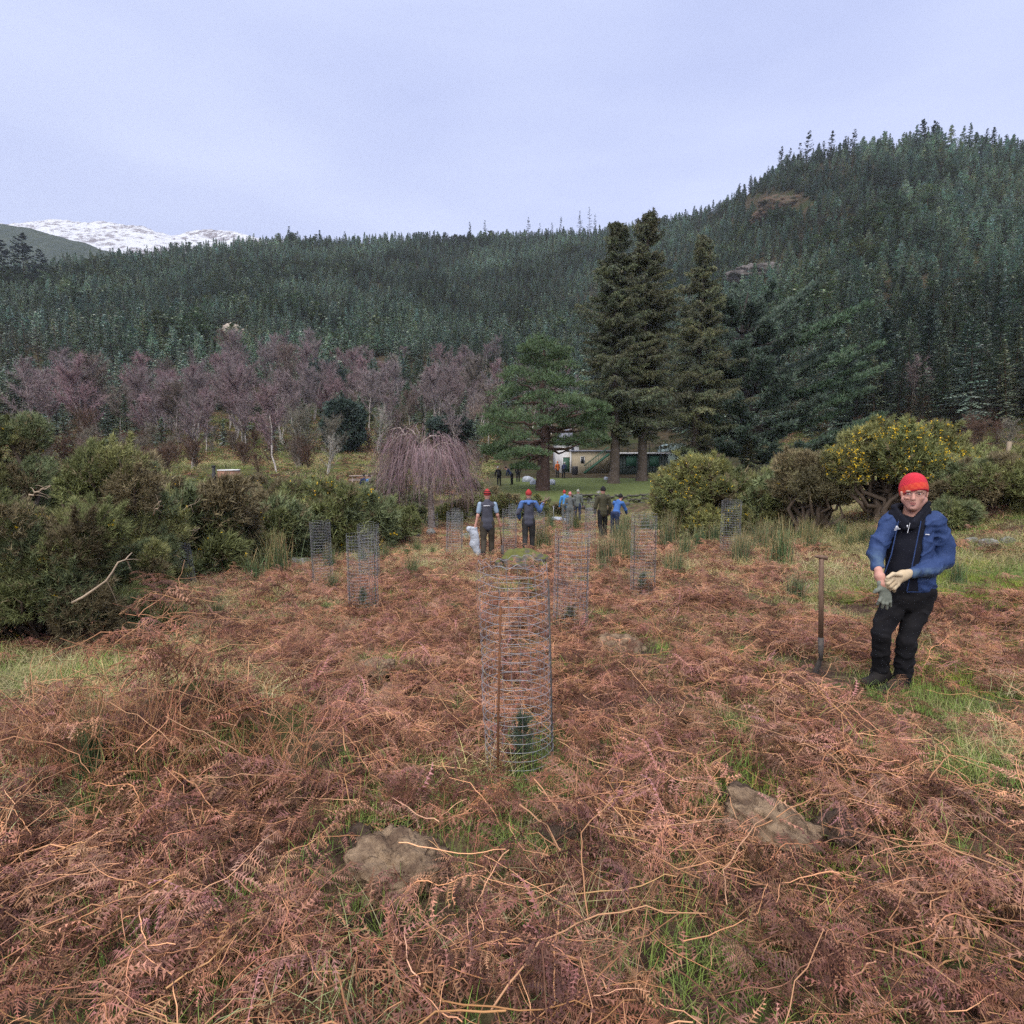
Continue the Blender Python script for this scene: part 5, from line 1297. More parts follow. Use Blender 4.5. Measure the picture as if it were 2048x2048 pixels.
clod(1238, 1300, 34, 16, 834, M_CLOD, 'flat upturned turf clod right of the nearest cage', 0.05)
clod(1120, 1700, 30, 22, 835, M_SOILCLOD, 'small dark lump of soil between the two large clods', 0.05)
clod(1690, 1690, 36, 18, 836, M_SOILCLOD, 'dark broken soil beside the crumbly right clod', 0.05)
clod(1490, 1622, 26, 14, 837, M_SOILCLOD, 'dark soil lumps at the back of the crumbly right clod', 0.05)
clod(722, 1690, 24, 12, 838, M_SOILCLOD, 'dark soil lumps behind the pale left clod', 0.03)
# ================================================================= CAGES, HOUSE, HOT TUB, FENCES
M_WIRE = pmat('galvanised_wire', (0.34, 0.35, 0.37), (0.22, 0.23, 0.25), 30, 0.5, 0, None, 0.5, 'Object', 0.35)
M_RUST = pmat('rusty_steel', (0.17, 0.075, 0.035), (0.09, 0.045, 0.03), 25, 0.9, 0.4, 90, 0.2)
M_DARKSTEEL = pmat('dark_steel', (0.05, 0.048, 0.05), (0.09, 0.075, 0.065), 25, 0.8, 0.3, 90, 0.3)
def ring_pts(z, r, seed, amp, n=40, ph=0.0):
    a = np.linspace(0, 2 * math.pi, n + 1); k = np.array([1, 2, 3, 5]); g = np.random.default_rng(seed)
    w_ = (np.sin(a[:, None] * k + g.uniform(0, 6.28, 4)) * np.array([0.6, 0.5, 0.35, 0.25])).sum(1)
    w2 = (np.sin(a[:, None] * k + g.uniform(0, 6.28, 4)) * np.array([0.6, 0.5, 0.35, 0.25])).sum(1)
    rr = r * (1 + 0.02 * w2)
    return np.stack([np.cos(a) * rr, np.sin(a) * rr, z + amp * w_], 1)
def cage_mesh(h=1.2, r=0.19, nr=24, nv=22, wr=0.0022, seed=0, amp=0.006, k=3):
    mb = MB()
    for i in range(nr):
        mb.tube(ring_pts(0.02 + h * i / (nr - 1), r, seed, amp * (1 + 1.5 * (i > nr - 3)), 28), wr, k)
    for j in range(nv):
        a = 2 * math.pi * j / nv; z = np.linspace(0, h, 8)
        mb.tube(np.stack([np.cos(a) * r + 0 * z, np.sin(a) * r + 0 * z, z], 1) + np.random.default_rng(j).normal(0, 0.003, (8, 3)), wr * 0.9, k)
    return mb.mesh('wire_mesh', [M_WIRE])
# the nearest cage: every hoop and upright wire is a piece of its own
pc = hit(1040, 1545); pc[1] += 0.02
cage = empty('tree_cage', tuple(pc)); HC_, RC_ = 1.20, 0.193
nr = 25
for i in range(nr):
    z = 0.01 + HC_ * i / (nr - 1); lean = -0.045 * (z / HC_)
    mb = MB(); P = ring_pts(z, RC_, 3 + i // 6, 0.007 + 0.014 * (i >= nr - 3), 44); P[:, 0] += lean
    if i == nr - 1: P[:, 2] += 0.012 * np.sin(np.arange(len(P)) * 1.9)
    mb.tube(P, 0.0013, 4); mb.obj('hoop_wire', [M_WIRE], cage)
for j in range(22):
    a = 2 * math.pi * j / 22; z = np.linspace(0, HC_ + 0.01, 10); mb = MB(); g = np.random.default_rng(j)
    P = np.stack([np.cos(a) * RC_ - 0.045 * z / HC_, np.sin(a) * RC_ + 0 * z, z], 1) + g.normal(0, 0.006, (10, 3)); P[:, :2] *= 0.995
    mb.tube(P, 0.0008, 3); mb.obj('upright_wire', [M_WIRE], cage)
mb = MB(); mb.tube([[-0.125, -0.165, -0.15], [-0.12, -0.168, 0.4], [-0.105, -0.17, 1.02]], 0.0075, 6, cap=True); mb.obj('stake', [M_RUST], cage, True)['label'] = 'rusty orange steel rod at the front'
mb = MB(); mb.tube([[0.185, -0.03, -0.1], [0.175, -0.02, 0.5], [0.155, -0.01, 1.12]], 0.006, 6, cap=True); mb.obj('stake', [M_DARKSTEEL], cage, True)['label'] = 'dark steel rod on the side'
tag(cage, 'nearest wire mesh tree cage with a rusty stake, standing in the bracken', 'tree cage', 'wire tree cages')
CLEAR.append((pc[0], pc[1] - 0.12, 0.20))
CM = [cage_mesh(seed=s, wr=0.0015) for s in (0, 1)] + [cage_mesh(seed=2, wr=0.0026, nr=18, nv=16)]
st = MB(); st.tube([[0, 0, -0.1], [0.004, 0, 0.6], [0, 0, 1.15]], 0.006, 5); STK_ME = st.mesh('stake', [M_DARKSTEEL], True)
_cages = [  # px, base py, top py, width px, lean x, label
    (1140, 1258, 1066, 70, 0.02, 'second cage, thin-wired with two dark stakes, right behind the nearest cage'), (1285, 1185, 1030, 50, 0.0, 'wire cage below the yellow-green gorse, between rush clumps'),
    (1459, 1110, 1003, 38, 0.0, 'wire cage farther right, in front of the dark gorse gap'), (647, 1175, 1045, 40, -0.03, 'left wire cage standing alone in front of the dark gorse'),
    (727, 1222, 1070, 60, 0.0, 'larger of the two overlapping left cages, with two stakes'), (739, 1160, 1050, 42, 0.0, 'cage just behind the larger overlapping left cage'),
    (567, 1118, 1058, 28, -0.05, 'cage half hidden in rushes behind the flat rock'), (374, 1178, 1088, 38, -0.12, 'leaning wire cage beside the big left gorse'),
    (777, 1064, 1024, 19, 0.0, 'small far cage left of the birch trunk, farther one'), (772, 1098, 1046, 25, 0.0, 'small far cage left of the birch trunk, nearer one'), (650, 1085, 1040, 22, 0.0, 'far cage showing above the lone left cage'),
    (866, 1058, 1026, 20, 0.0, 'far cage round the foot of the weeping birch'), (908, 1112, 1026, 33, 0.03, 'cage left of the walker in the vest'), (1019, 1125, 1020, 29, 0.0, 'cage between the two walkers'),
    (1078, 1085, 1025, 22, 0.0, 'far cage just right of the second walker'), (1135, 1085, 1028, 20, 0.0, 'far cage below the group of three people'), (1180, 1092, 1020, 22, 0.0, 'cage left of the person in dark olive'), (1182, 1042, 1000, 15, 0.0, 'farthest cage, near the stone wall'), (912, 1065, 1018, 16, 0.0, 'far cage behind the mossy boulder'),
    (1025, 1060, 1010, 16, 0.0, 'far cage seen above the cage between the walkers')]
for i, (px, pb, pt, wpx, lean, lb) in enumerate(_cages):
    p = hit(px, pb); s_ = p[1] / FPX; h = (pb - pt) * s_ * 1.03; w_ = wpx * s_
    o = empty('tree_cage', tuple(p)); far = 2 if p[1] > 14 else i % 2
    sx_ = np.clip(w_ / 0.38, 0.75, 1.35)
    me = link('wire_mesh', CM[far], o, None, i * 0.7, (sx_, sx_, h / 1.2)); me.rotation_euler = (0, 0, i * 0.7)
    if p[1] < 20:
        for q, (dx, dy) in enumerate([(-0.16, -0.08), (0.165, -0.05)]):
            link('stake', STK_ME, o, (dx * sx_, dy, 0), None, (1, 1, h / 1.2))
    o.rotation_euler = (0.02 * ((i % 3) - 1), lean, 0)
    tag(o, lb, 'tree cage', 'wire tree cages')
    if p[1] < 15: CLEAR.append((p[0], p[1], 0.05))
# planted saplings inside the cages
def sapling(seed, h):
    g = np.random.default_rng(seed); cr = MB(); st_ = MB(); st_.tube([[0, 0, 0], [0.01, 0, h * 0.5], [0, 0.01, h]], np.array([0.008, 0.006, 0.003]), 5, (0.12, 0.085, 0.06))
    n = 130; t = g.uniform(0.12, 1.05, n); a = g.uniform(0, 6.28, n); r = (1.15 - t) ** 0.7 * h * 0.30 * g.uniform(0.1, 1, n)
    P = np.stack([np.cos(a) * r, np.sin(a) * r, t * h * 0.9], 1); tufts(cr, P, norm(np.stack([np.cos(a), np.sin(a), 1.6 + 0 * a], 1)), 4, 0.075, 0.003, g, (0.075, 0.105, 0.068), 0.5)
    return cr.mesh('sapling_crown', [M_NEEDLE]), st_.mesh('sapling_stem', [M_BARK])
for i, (px, pb, h, lb) in enumerate([(1045, 1530, 0.30, 'dark green conifer sapling inside the nearest cage'), (727, 1222, 0.35, 'green sapling inside the larger overlapping left cage'), (1285, 1183, 0.3, 'sapling inside the cage below the yellow-green gorse'), (1135, 1082, 0.5, 'bushy dark sapling in the cage below the group of three'), (1140, 1256, 0.25, 'small sapling inside the second cage')]):
    p = hit(px, pb); a, b = sapling(850 + i, h); o = empty('sapling', (p[0], p[1] + (0.02 if i == 0 else 0), p[2])); link('crown', a, o); link('stem', b, o); tag(o, lb, 'sapling')

# --- spade
def spade(px_top, py_top, px_bot, py_bot, Y, label, tilt=0.0, name='spade'):
    top = at(px_top, py_top, Y + 0.02); bot = at(px_bot, py_bot, Y); h = top[2] - bot[2]
    o = empty(name, tuple(bot)); M_W = bpy.data.materials.get('worn_ash_handle') or pmat('worn_ash_handle', (0.15, 0.095, 0.065), (0.085, 0.05, 0.033), 12, 0.6, 0.3, 60, 0.3, 'Object', stretch=(4, 4, 0.6))
    d = top - bot; mb = MB()
    mb.tube(np.array([d * 0.30, d * 0.6, d * 0.985]), [0.0205, 0.021, 0.0195], 10, cap=True); mb.obj('shaft', [M_W], o, True)
    mb = MB(); mb.tube(np.array([d + [-0.052, 0.01, 0.004], d + [-0.03, 0.005, 0.002], d + [0.0, 0, 0], d + [0.03, -0.008, -0.006], d + [0.045, -0.012, -0.010]]), [0.010, 0.014, 0.017, 0.018, 0.017], 9, cap=True); mb.obj('handle_grip', [M_W], o, True)
    mb = MB(); mb.tube(np.array([d * 0.15, d * 0.24, d * 0.34]), [0.016, 0.022, 0.024], 9, cap=True); mb.obj('socket', [M_DARKSTEEL], o, True)
    # blade: dished steel plate
    U, Wd = np.meshgrid(np.linspace(0, 1, 9), np.linspace(-1, 1, 9), indexing='ij'); wid = 0.046 + 0.036 * np.clip((1 - U) * 3.5 - 0.2, 0, 1) * np.where(U > 0.75, 1, 1)
    c, s2 = math.cos(0.75), math.sin(0.75)
    x = Wd * wid * c - 0.05 * (1 - U); yy = Wd * wid * s2 + 0.018 * (Wd ** 2) - 0.01; z = U * h * 0.20 - 0.03
    V = np.stack([x + d[0] * 0.15 * U, yy + d[1] * 0.15 * U, z], -1).reshape(-1, 3); V2 = V + [0.0, 0.004, 0]
    ii = np.arange(8)[:, None] * 9 + np.arange(8)[None]; F = np.stack([ii, ii + 1, ii + 10, ii + 9], -1).reshape(-1, 4)
    rim = list(range(9)) + [9 * k + 8 for k in range(1, 9)] + list(range(79, 71, -1)) + [9 * k for k in range(7, 0, -1)]
    E = [(rim[k], rim[(k + 1) % len(rim)], rim[(k + 1) % len(rim)] + 81, rim[k] + 81) for k in range(len(rim))]
    link('blade', mesh_np('blade', np.concatenate([V, V2]), np.concatenate([F, F[:, ::-1] + 81, np.array(E)]), M_DARKSTEEL, True), o)
    tag(o, label, 'spade'); return o
ps = hit(1640, 1352); spade(1643, 1114, 1641, 1356, ps[1], 'worn wooden-handled planting spade stuck upright left of the man in the red hat')
CLEAR.append((ps[0], ps[1] - 0.16, 0.30))

# --- house, cabin, stairs
M_CREAM = pmat('cream_render', (0.36, 0.31, 0.22), (0.30, 0.26, 0.18), 1.5, 0.85, 0.2, 40)
M_WHITE = pmat('white_paint', (0.55, 0.55, 0.55), (0.48, 0.48, 0.48), 3, 0.6)
M_DKGREEN = pmat('dark_green_boards', (0.020, 0.030, 0.026), (0.032, 0.045, 0.038), 2, 0.6)
M_GREENP = pmat('green_paint', (0.025, 0.075, 0.05), (0.035, 0.095, 0.06), 4, 0.6)
M_SLATE = pmat('slate', (0.14, 0.15, 0.19), (0.20, 0.21, 0.26), 2, 0.6, 0.3, 12)
M_GLASS = pmat('window_glass', (0.02, 0.025, 0.03), (0.03, 0.035, 0.04), 2, 0.08, spec=0.6)
M_MINT = pmat('pale_green_sheeting', (0.34, 0.44, 0.41), (0.29, 0.38, 0.36), 2, 0.5)
M_BLACK = pmat('black_rail', (0.015, 0.016, 0.018), (0.02, 0.02, 0.022), 3, 0.5)
def boxobj(name, lo, hi, mat, parent, o0):
    mb = MB(); mb.box(np.array(lo) - o0, np.array(hi) - o0); return mb.obj(name, [mat], parent)
Yh = 73.0; q = lambda px, py, Y=Yh: at(px, py, Y)
hz_ = float(Z(q(1175, 944)[0], Yh)); xl, xr = q(1141, 944)[0], q(1222, 944)[0]; ztop1 = q(1175, 903)[2]
O = np.array([(xl + xr) / 2, Yh + 3, hz_]); house = empty('house', tuple(O))
zt = q(1150, 884)[2]; xg = q(1160, 884)[0]
boxobj('wall', (xl, Yh, hz_ - 0.3), (xr, Yh + 7, ztop1), M_CREAM, house, O)
boxobj('wall', (xl - 1.6, Yh + 1.2, hz_ - 0.3), (xg, Yh + 8, zt), M_WHITE, house, O)['label'] = 'white two-storey wing'
mb = MB(); zr = q(1145, 856)[2]; xm = (xl - 1.6 + xg) / 2; V = np.array([[xl - 2.0, Yh + 0.9, zt - 0.1], [xg + 0.4, Yh + 0.9, zt - 0.1], [xm, Yh + 0.9, zr], [xl - 2.0, Yh + 8.4, zt - 0.1], [xg + 0.4, Yh + 8.4, zt - 0.1], [xm, Yh + 8.4, zr]]) - O
mb.add(V, T=[(0, 1, 2), (5, 4, 3)], Q=[(0, 2, 5, 3), (1, 4, 5, 2), (0, 3, 4, 1)]); rf = mb.obj('roof', [M_SLATE], house)
boxobj('chimney', (xm - 0.3, Yh + 5, zr - 0.6), (xm + 0.3, Yh + 5.6, zr + 0.7), M_CREAM, rf, O)
boxobj('roof', (xl - 0.05, Yh - 0.25, ztop1 + 0.003), (xr + 0.2, Yh + 7.2, ztop1 + 0.16), M_SLATE, house, O)['label'] = 'flat roof edge over the cream wall'
for (a, b, c, d, nm, mt) in [(1126, 1140, 915, 944, 'door', M_GREENP), (1143, 1148, 890, 902, 'window', M_GLASS), (1131, 1138, 890, 903, 'window', M_GLASS), (1162, 1168, 914, 926, 'window', M_GLASS)]:
    A, B = q(a, d, Yh + (1.2 if a < 1160 and nm != 'door' or a < 1141 else 0)), q(b, c, Yh + (1.2 if a < 1160 and nm != 'door' or a < 1141 else 0))
    yy = A[1]
    w_o = boxobj(nm, (A[0], yy - 0.05, max(A[2], hz_)), (B[0], yy + 0.02, B[2]), mt, house, O)
    for (l0, h0) in [((A[0] - 0.08, yy - 0.08, max(A[2], hz_)), (A[0] - 0.003, yy + 0.01, B[2])), ((B[0] + 0.003, yy - 0.08, max(A[2], hz_)), (B[0] + 0.08, yy + 0.01, B[2])), ((A[0] - 0.08, yy - 0.08, B[2] + 0.003), (B[0] + 0.08, yy + 0.01, B[2] + 0.09))]:
        boxobj('frame', l0, h0, M_WHITE, w_o, O)
boxobj('corner_trim', (xl - 0.06, Yh - 0.06, hz_), (xl + 0.10, Yh + 0.1, ztop1 - 0.01), M_WHITE, house, O)
tag(house, 'cream house with slate roof and white trim partly hidden behind the pine', 'house')
# green outside stairs
A = q(1169, 942, Yh - 1.4); B = q(1219, 909, Yh - 1.4); A[2] = hz_
stairs = empty('outside_stairs', tuple(A)); n = 10
for sgn in (0, 1):
    mb = MB(); mb.bar(np.array([0, sgn * 0.9, 0.05]), B - A + [0, sgn * 0.9, 0.05], 0.06, 0.22); mb.obj('stringer', [M_GREENP], stairs)
    mb = MB(); mb.bar(np.array([0, sgn * 0.9, 0.95]), B - A + [0, sgn * 0.9, 0.95], 0.05, 0.06); mb.obj('handrail', [M_GREENP], stairs)
for i in range(n):
    c = (B - A) * (i + 0.5) / n; mb = MB(); mb.box(c + [-0.14, 0.04, 0.0], c + [0.14, 0.86, 0.05]); mb.obj('step', [M_GREENP], stairs)
    mb = MB(); mb.bar(c + [0, 0, 0.1], c + [0, 0, 0.93], 0.03); mb.obj('baluster', [M_GREENP], stairs)
tag(stairs, 'dark green outside stairs rising along the cream house wall', 'stairs')
# dark green cabin with a deck and railing on its roof
Yc_ = 70.0; q2 = lambda px, py: at(px, py, Yc_)
a0, b0 = q2(1234, 957), q2(1336, 908); gz = min(float(Z(a0[0], Yc_)), a0[2]); O = np.array([(a0[0] + b0[0]) / 2, Yc_ + 2, gz]); cab = empty('cabin', tuple(O))
boxobj('wall', (a0[0], Yc_, gz - 0.4), (b0[0], Yc_ + 5, b0[2] - 0.003), M_DKGREEN, cab, O)
nb = 17
for i in range(nb):
    x0 = a0[0] + (b0[0] - a0[0]) * i / nb
    boxobj('board', (x0 + 0.012, Yc_ - 0.03, gz - 0.35), (x0 + (b0[0] - a0[0]) / nb - 0.012, Yc_ - 0.003, b0[2] - 0.02), M_DKGREEN, cab, O)
boxobj('deck', (a0[0] - 0.25, Yc_ - 0.4, b0[2]), (b0[0] + 0.3, Yc_ + 5.2, b0[2] + 0.17), M_WHITE, cab, O)
for (a, b, c, d) in [(1252, 1273, 912, 933), (1299, 1318, 912, 933)]:
    A, B = q2(a, d), q2(b, c); s_o = boxobj('shutter', (A[0], Yc_ - 0.07, A[2]), (B[0], Yc_ - 0.033, B[2]), M_GREENP, cab, O)
    boxobj('frame', (A[0] - 0.06, Yc_ - 0.09, A[2] - 0.063), (B[0] + 0.06, Yc_ - 0.034, A[2] - 0.003), M_BLACK, s_o, O)
rail = boxobj('top_rail', (a0[0] - 0.2, Yc_ - 0.36, q2(1300, 887)[2] - 0.06), (b0[0] + 0.2, Yc_ - 0.28, q2(1300, 887)[2]), M_BLACK, cab, O)
zr0, zr1 = b0[2] + 0.175, q2(1300, 887)[2] - 0.063
for i in range(40):
    x = a0[0] - 0.1 + (b0[0] - a0[0] + 0.2) * i / 39; wv = 0.05 if i % 8 == 0 else 0.022
    boxobj('post' if i % 8 == 0 else 'baluster', (x - wv, Yc_ - 0.34, zr0), (x + wv, Yc_ - 0.30, zr1), M_BLACK, cab, O)
tag(cab, 'dark green cabin with a railed deck on its flat roof behind the spruces', 'cabin')
# pale green curved shelter roof right of the cabin
A = at(1335, 904, 74); B = at(1382, 886, 74); mb = MB(); n = 14; prof = []
for i in range(n + 1):
    t = i / n; x = A[0] + (B[0] - A[0]) * t; prof.append((x, A[2] + (B[2] - A[2]) * math.sin(math.pi * (0.12 + 0.80 * t)) ** 0.6))
V = np.array([[x, y, z] for (x, z) in prof for y in (74, 79)] + [[x, y, float(Z(A[0], 74))] for (x, z) in prof for y in (74, 79)]); k = 2 * (n + 1)
Q = [(2 * i, 2 * i + 2, 2 * i + 3, 2 * i + 1) for i in range(n)] + [(2 * i + k, 2 * i + 2 + k, 2 * i + 2, 2 * i) for i in range(n)] + [(2 * i + 1, 2 * i + 3, 2 * i + 3 + k, 2 * i + 1 + k) for i in range(n)] + [(0, 1, 1 + k, k), (2 * n, 2 * n + k, 2 * n + 1 + k, 2 * n + 1)]
mb.add(V - V.mean(0), Q=Q); o = mb.obj('polytunnel', [M_MINT]); o.location = V.mean(0); tag(o, 'pale mint-green covered shelter right of the dark cabin', 'shelter')

# --- hot tub with stove pipe
Yt = 45.0; ct = at(448, 944, Yt); gz = float(Z(ct[0], Yt)); ht = max(0.9, ct[2] - gz); rt = 20 * Yt / FPX * 1.02
tub = empty('hot_tub', (ct[0], Yt + rt, gz)); M_CEDAR = pmat('cedar_staves', (0.30, 0.165, 0.115), (0.22, 0.115, 0.08), 5, 0.7, 0.2, 30, 0.2, 'Object', stretch=(3, 3, 0.4))
mb = MB(); mb.box((-0.052, -0.02, 0), (0.052, 0.02, ht)); stave = mb.mesh('stave', [M_CEDAR])
ns_ = int(2 * math.pi * rt / 0.108)
for i in range(ns_):
    a = 2 * math.pi * i / ns_; link('stave', stave, tub, (math.cos(a) * rt, math.sin(a) * rt, -0.05), a + math.pi / 2)
mb = MB(); an = np.linspace(0, 2 * math.pi, 49)
mb.tube(np.stack([np.cos(an) * (rt + 0.02), np.sin(an) * (rt + 0.02), 0 * an + ht], 1), 0.045, 6); mb.obj('rim', [M_WHITE], tub, True)
mb = MB(); V = np.concatenate([[[0, 0, ht + 0.04]], np.stack([np.cos(an[:-1]) * (rt - 0.02), np.sin(an[:-1]) * (rt - 0.02), 0 * an[:-1] + ht - 0.02], 1)]); mb.add(V, T=[(0, 1 + i, 1 + (i + 1) % 48) for i in range(48)]); mb.obj('lid', [M_WHITE], tub)
xo = at(424, 950, Yt)[0] - ct[0]; zc = at(424, 931, Yt)[2] - gz
mb = MB(); mb.tube([[xo, -rt * 0.6, -0.1], [xo, -rt * 0.6, zc * 0.55], [xo, -rt * 0.6, zc * 0.56], [xo, -rt * 0.6, zc - 0.1]], [0.17, 0.17, 0.11, 0.11], 12, cap=True); sp_o = mb.obj('stove', [M_BLACK], tub, True)
mb = MB(); mb.tube([[xo, -rt * 0.6, zc - 0.097], [xo, -rt * 0.6, zc - 0.04], [xo, -rt * 0.6, zc]], [0.15, 0.16, 0.10], 12, cap=True); mb.obj('cowl', [M_BLACK], sp_o, True)
tag(tub, 'round wooden hot tub with white rim and black stove pipe above the gorse', 'hot tub')

# --- picnic table
M_TABLE = pmat('weathered_timber', (0.30, 0.24, 0.21), (0.22, 0.17, 0.15), 8, 0.8, 0.3, 40)
pt_ = at(722, 958, 44.0); gz = float(Z(pt_[0], 44.0)); tab = empty('picnic_table', (pt_[0], 44.0, gz), 0.25); th = max(0.72, at(722, 951, 44.0)[2] - gz)
for i in range(5):
    mb = MB(); mb.box((-0.85, -0.36 + i * 0.15, th - 0.04), (0.85, -0.36 + i * 0.15 + 0.135, th)); mb.obj('tabletop_plank', [M_TABLE], tab)
for sg in (-1, 1):
    mb = MB(); mb.box((-0.85, sg * 0.75 - 0.13, th - 0.33), (0.85, sg * 0.75 + 0.13, th - 0.29)); mb.obj('bench', [M_TABLE], tab)
    for sx2 in (-0.6, 0.6):
        mb = MB(); mb.bar((sx2, sg * 0.65, 0), (sx2, sg * 0.2, th - 0.045), 0.07, 0.09); mb.obj('leg', [M_TABLE], tab)
for sx2 in (-0.6, 0.6):
    mb = MB(); mb.box((sx2 + 0.05, -0.85, th - 0.40), (sx2 + 0.11, 0.85, th - 0.333)); mb.obj('crossbar', [M_TABLE], tab)
tag(tab, 'weathered picnic table beyond the gorse, left of the weeping birch', 'table')

# --- dry stone wall at the lawn edge: every stone a piece
wall = empty('dry_stone_wall', tuple(at(1265, 1015, 40.5))); wo = np.array(wall.location)
STV = []
for i in range(6):
    V, F = blob(900 + i, (0.5, 0.42, 0.42), 0.22, 2, 1.4); STV.append(mesh_np('stone', V, F, M_MOSSROCK, False))
gW = np.random.default_rng(910); xa, xb = at(1145, 1000, 40.5)[0], at(1400, 1000, 40.5)[0]
for row in range(3):
    x = xa
    while x < xb:
        w_ = gW.uniform(0.28, 0.55); g0 = float(Z(x, 40.2)); hgt_ = 0.27
        zc_ = g0 - 0.02 + row * hgt_ + gW.normal(0, 0.03)
        o = link('stone', STV[gW.integers(0, 6)], wall, (x - wo[0], 40.2 + gW.normal(0, 0.05) - wo[1], zc_ - wo[2]), None, (w_, 0.55, hgt_ * 1.15)); o.rotation_euler = (gW.normal(0, 0.1), gW.normal(0, 0.1), gW.choice([0, math.pi]) + gW.normal(0, 0.1)); x += w_ * 0.92
tag(wall, 'low mossy dry stone wall along the front of the lawn', 'wall')
# pale fallen stones in front of the wall
for i, (px, pb) in enumerate([(1208, 1000), (1222, 1001), (1238, 998), (1250, 1002), (1165, 1008), (1178, 1012)]):
    p = hit(px, pb + 8); o = link('loose_stone', STV[0], None, (p[0], p[1], p[2] + 0.1), i * 1.0, 0.6); tag(o, 'pale tumbled stone lying in front of the low stone wall', 'stone', 'tumbled stones by the wall')

# --- wire fence and timber rails on the right
M_POST = pmat('fence_timber', (0.26, 0.21, 0.15), (0.18, 0.14, 0.10), 6, 0.8, 0.3, 40, 0.2, 'Object', stretch=(3, 3, 0.5))
Yf = 21.0; A = at(1606, 1037, Yf); B = at(1700, 1037, Yf); gzA, gzB = float(Z(A[0], Yf)), float(Z(B[0], Yf)); fen = empty('wire_fence', (A[0], Yf, gzA)); fh = max(0.8, at(1650, 982, Yf)[2] - gzA)
for x, zz in [(0, 0), ((B[0] - A[0]) / 2, (gzB - gzA) / 2), (B[0] - A[0], gzB - gzA)]:
    mb = MB(); mb.tube([[x, 0, zz - 0.3], [x, 0, zz + fh + 0.1]], 0.045, 7, cap=True); mb.obj('post', [M_POST], fen, True)
mb = MB(); Lf = B[0] - A[0]
for i in range(12): mb.tube([[0, 0, fh * i / 11 + 0.02], [Lf, 0, gzB - gzA + fh * i / 11 + 0.02]], 0.0035, 3)
for i in range(26): mb.tube([[Lf * i / 25, 0, (gzB - gzA) * i / 25], [Lf * i / 25, 0, (gzB - gzA) * i / 25 + fh]], 0.003, 3)
mb.obj('wire_mesh', [M_WIRE], fen); tag(fen, 'square-mesh wire fence seen under the leggy gorse', 'fence')
Yf = 20.5; A = at(1862, 985, Yf); B = at(2040, 985, Yf); rail_f = empty('timber_rail_fence', (A[0], Yf, float(Z(A[0], Yf)))); O = np.array(rail_f.location)
for px in (1866, 1896, 1950, 2010):
    p = at(px, 985, Yf); g0 = float(Z(p[0], Yf)); t = at(px, 948, Yf)[2]; mb = MB(); mb.box((p[0] - 0.05 - O[0], -0.05, g0 - 0.2 - O[2]), (p[0] + 0.05 - O[0], 0.05, max(t, g0 + 0.9) - O[2])); mb.obj('post', [M_POST], rail_f)
for py in (981, 962):
    a, b = at(1862, py, Yf - 0.08), at(2015, py + 2, Yf - 0.08); mb = MB(); mb.bar(a - O, b - O, 0.04, 0.09); mb.obj('rail', [M_POST], rail_f)
tag(rail_f, 'pale timber post-and-rail fence behind the man in the red hat', 'fence')

# --- sacks and sheets on the grass
M_SACK = pmat('white_plastic_sack', (0.36, 0.39, 0.44), (0.27, 0.30, 0.35), 5, 0.45, 0.6, 14, 0.4, 'Object', dist=0.05)
for i, (px, pb, wpx, hpx, Y, lb) in enumerate([(1056, 942, 11, 7, 60, 'white plastic sheet lying on the lawn left of the pine trunk'), (1066, 953, 8, 7, 56, 'white builders sack on the lawn just left of the pine trunk'), (1104, 955, 9, 7, 56, 'bluish-white sack on the lawn right of the pine trunk'), (1120, 1042, 17, 5, None, 'long white plastic sheet in the rushes behind the walkers'),
                                         (1212, 950, 6, 4, 62, 'small pale sack at the foot of the stairs'), (1360, 900, 10, 4, 60, 'white edge of a covered pile behind the gorse')]):
    p = hit(px, pb) if Y is None else gpos(px, pb, Y); s_ = p[1] / FPX; V, F = blob(920 + i, (wpx * s_, wpx * s_ * 0.6, hpx * s_), 0.35, 3, 1.6)
    o = link('plastic_sack', mesh_np('plastic_sack', V, F, M_SACK, True), None, (p[0], p[1], p[2] + hpx * s_ * 0.5)); o.rotation_euler = (0, -0.2 if i == 3 else 0, i); tag(o, lb, 'sack')
# dark barrel and stove by the porch
mb = MB(); mb.tube([[0, 0, 0], [0, 0, 0.2], [0, 0, 0.8], [0, 0, 1.0]], [0.32, 0.36, 0.36, 0.3], 12, cap=True); o = mb.obj('barrel', [M_BLACK], None, True); p = gpos(1150, 945, 70.5); o.location = p; tag(o, 'black barrel beside the cream house wall', 'barrel')
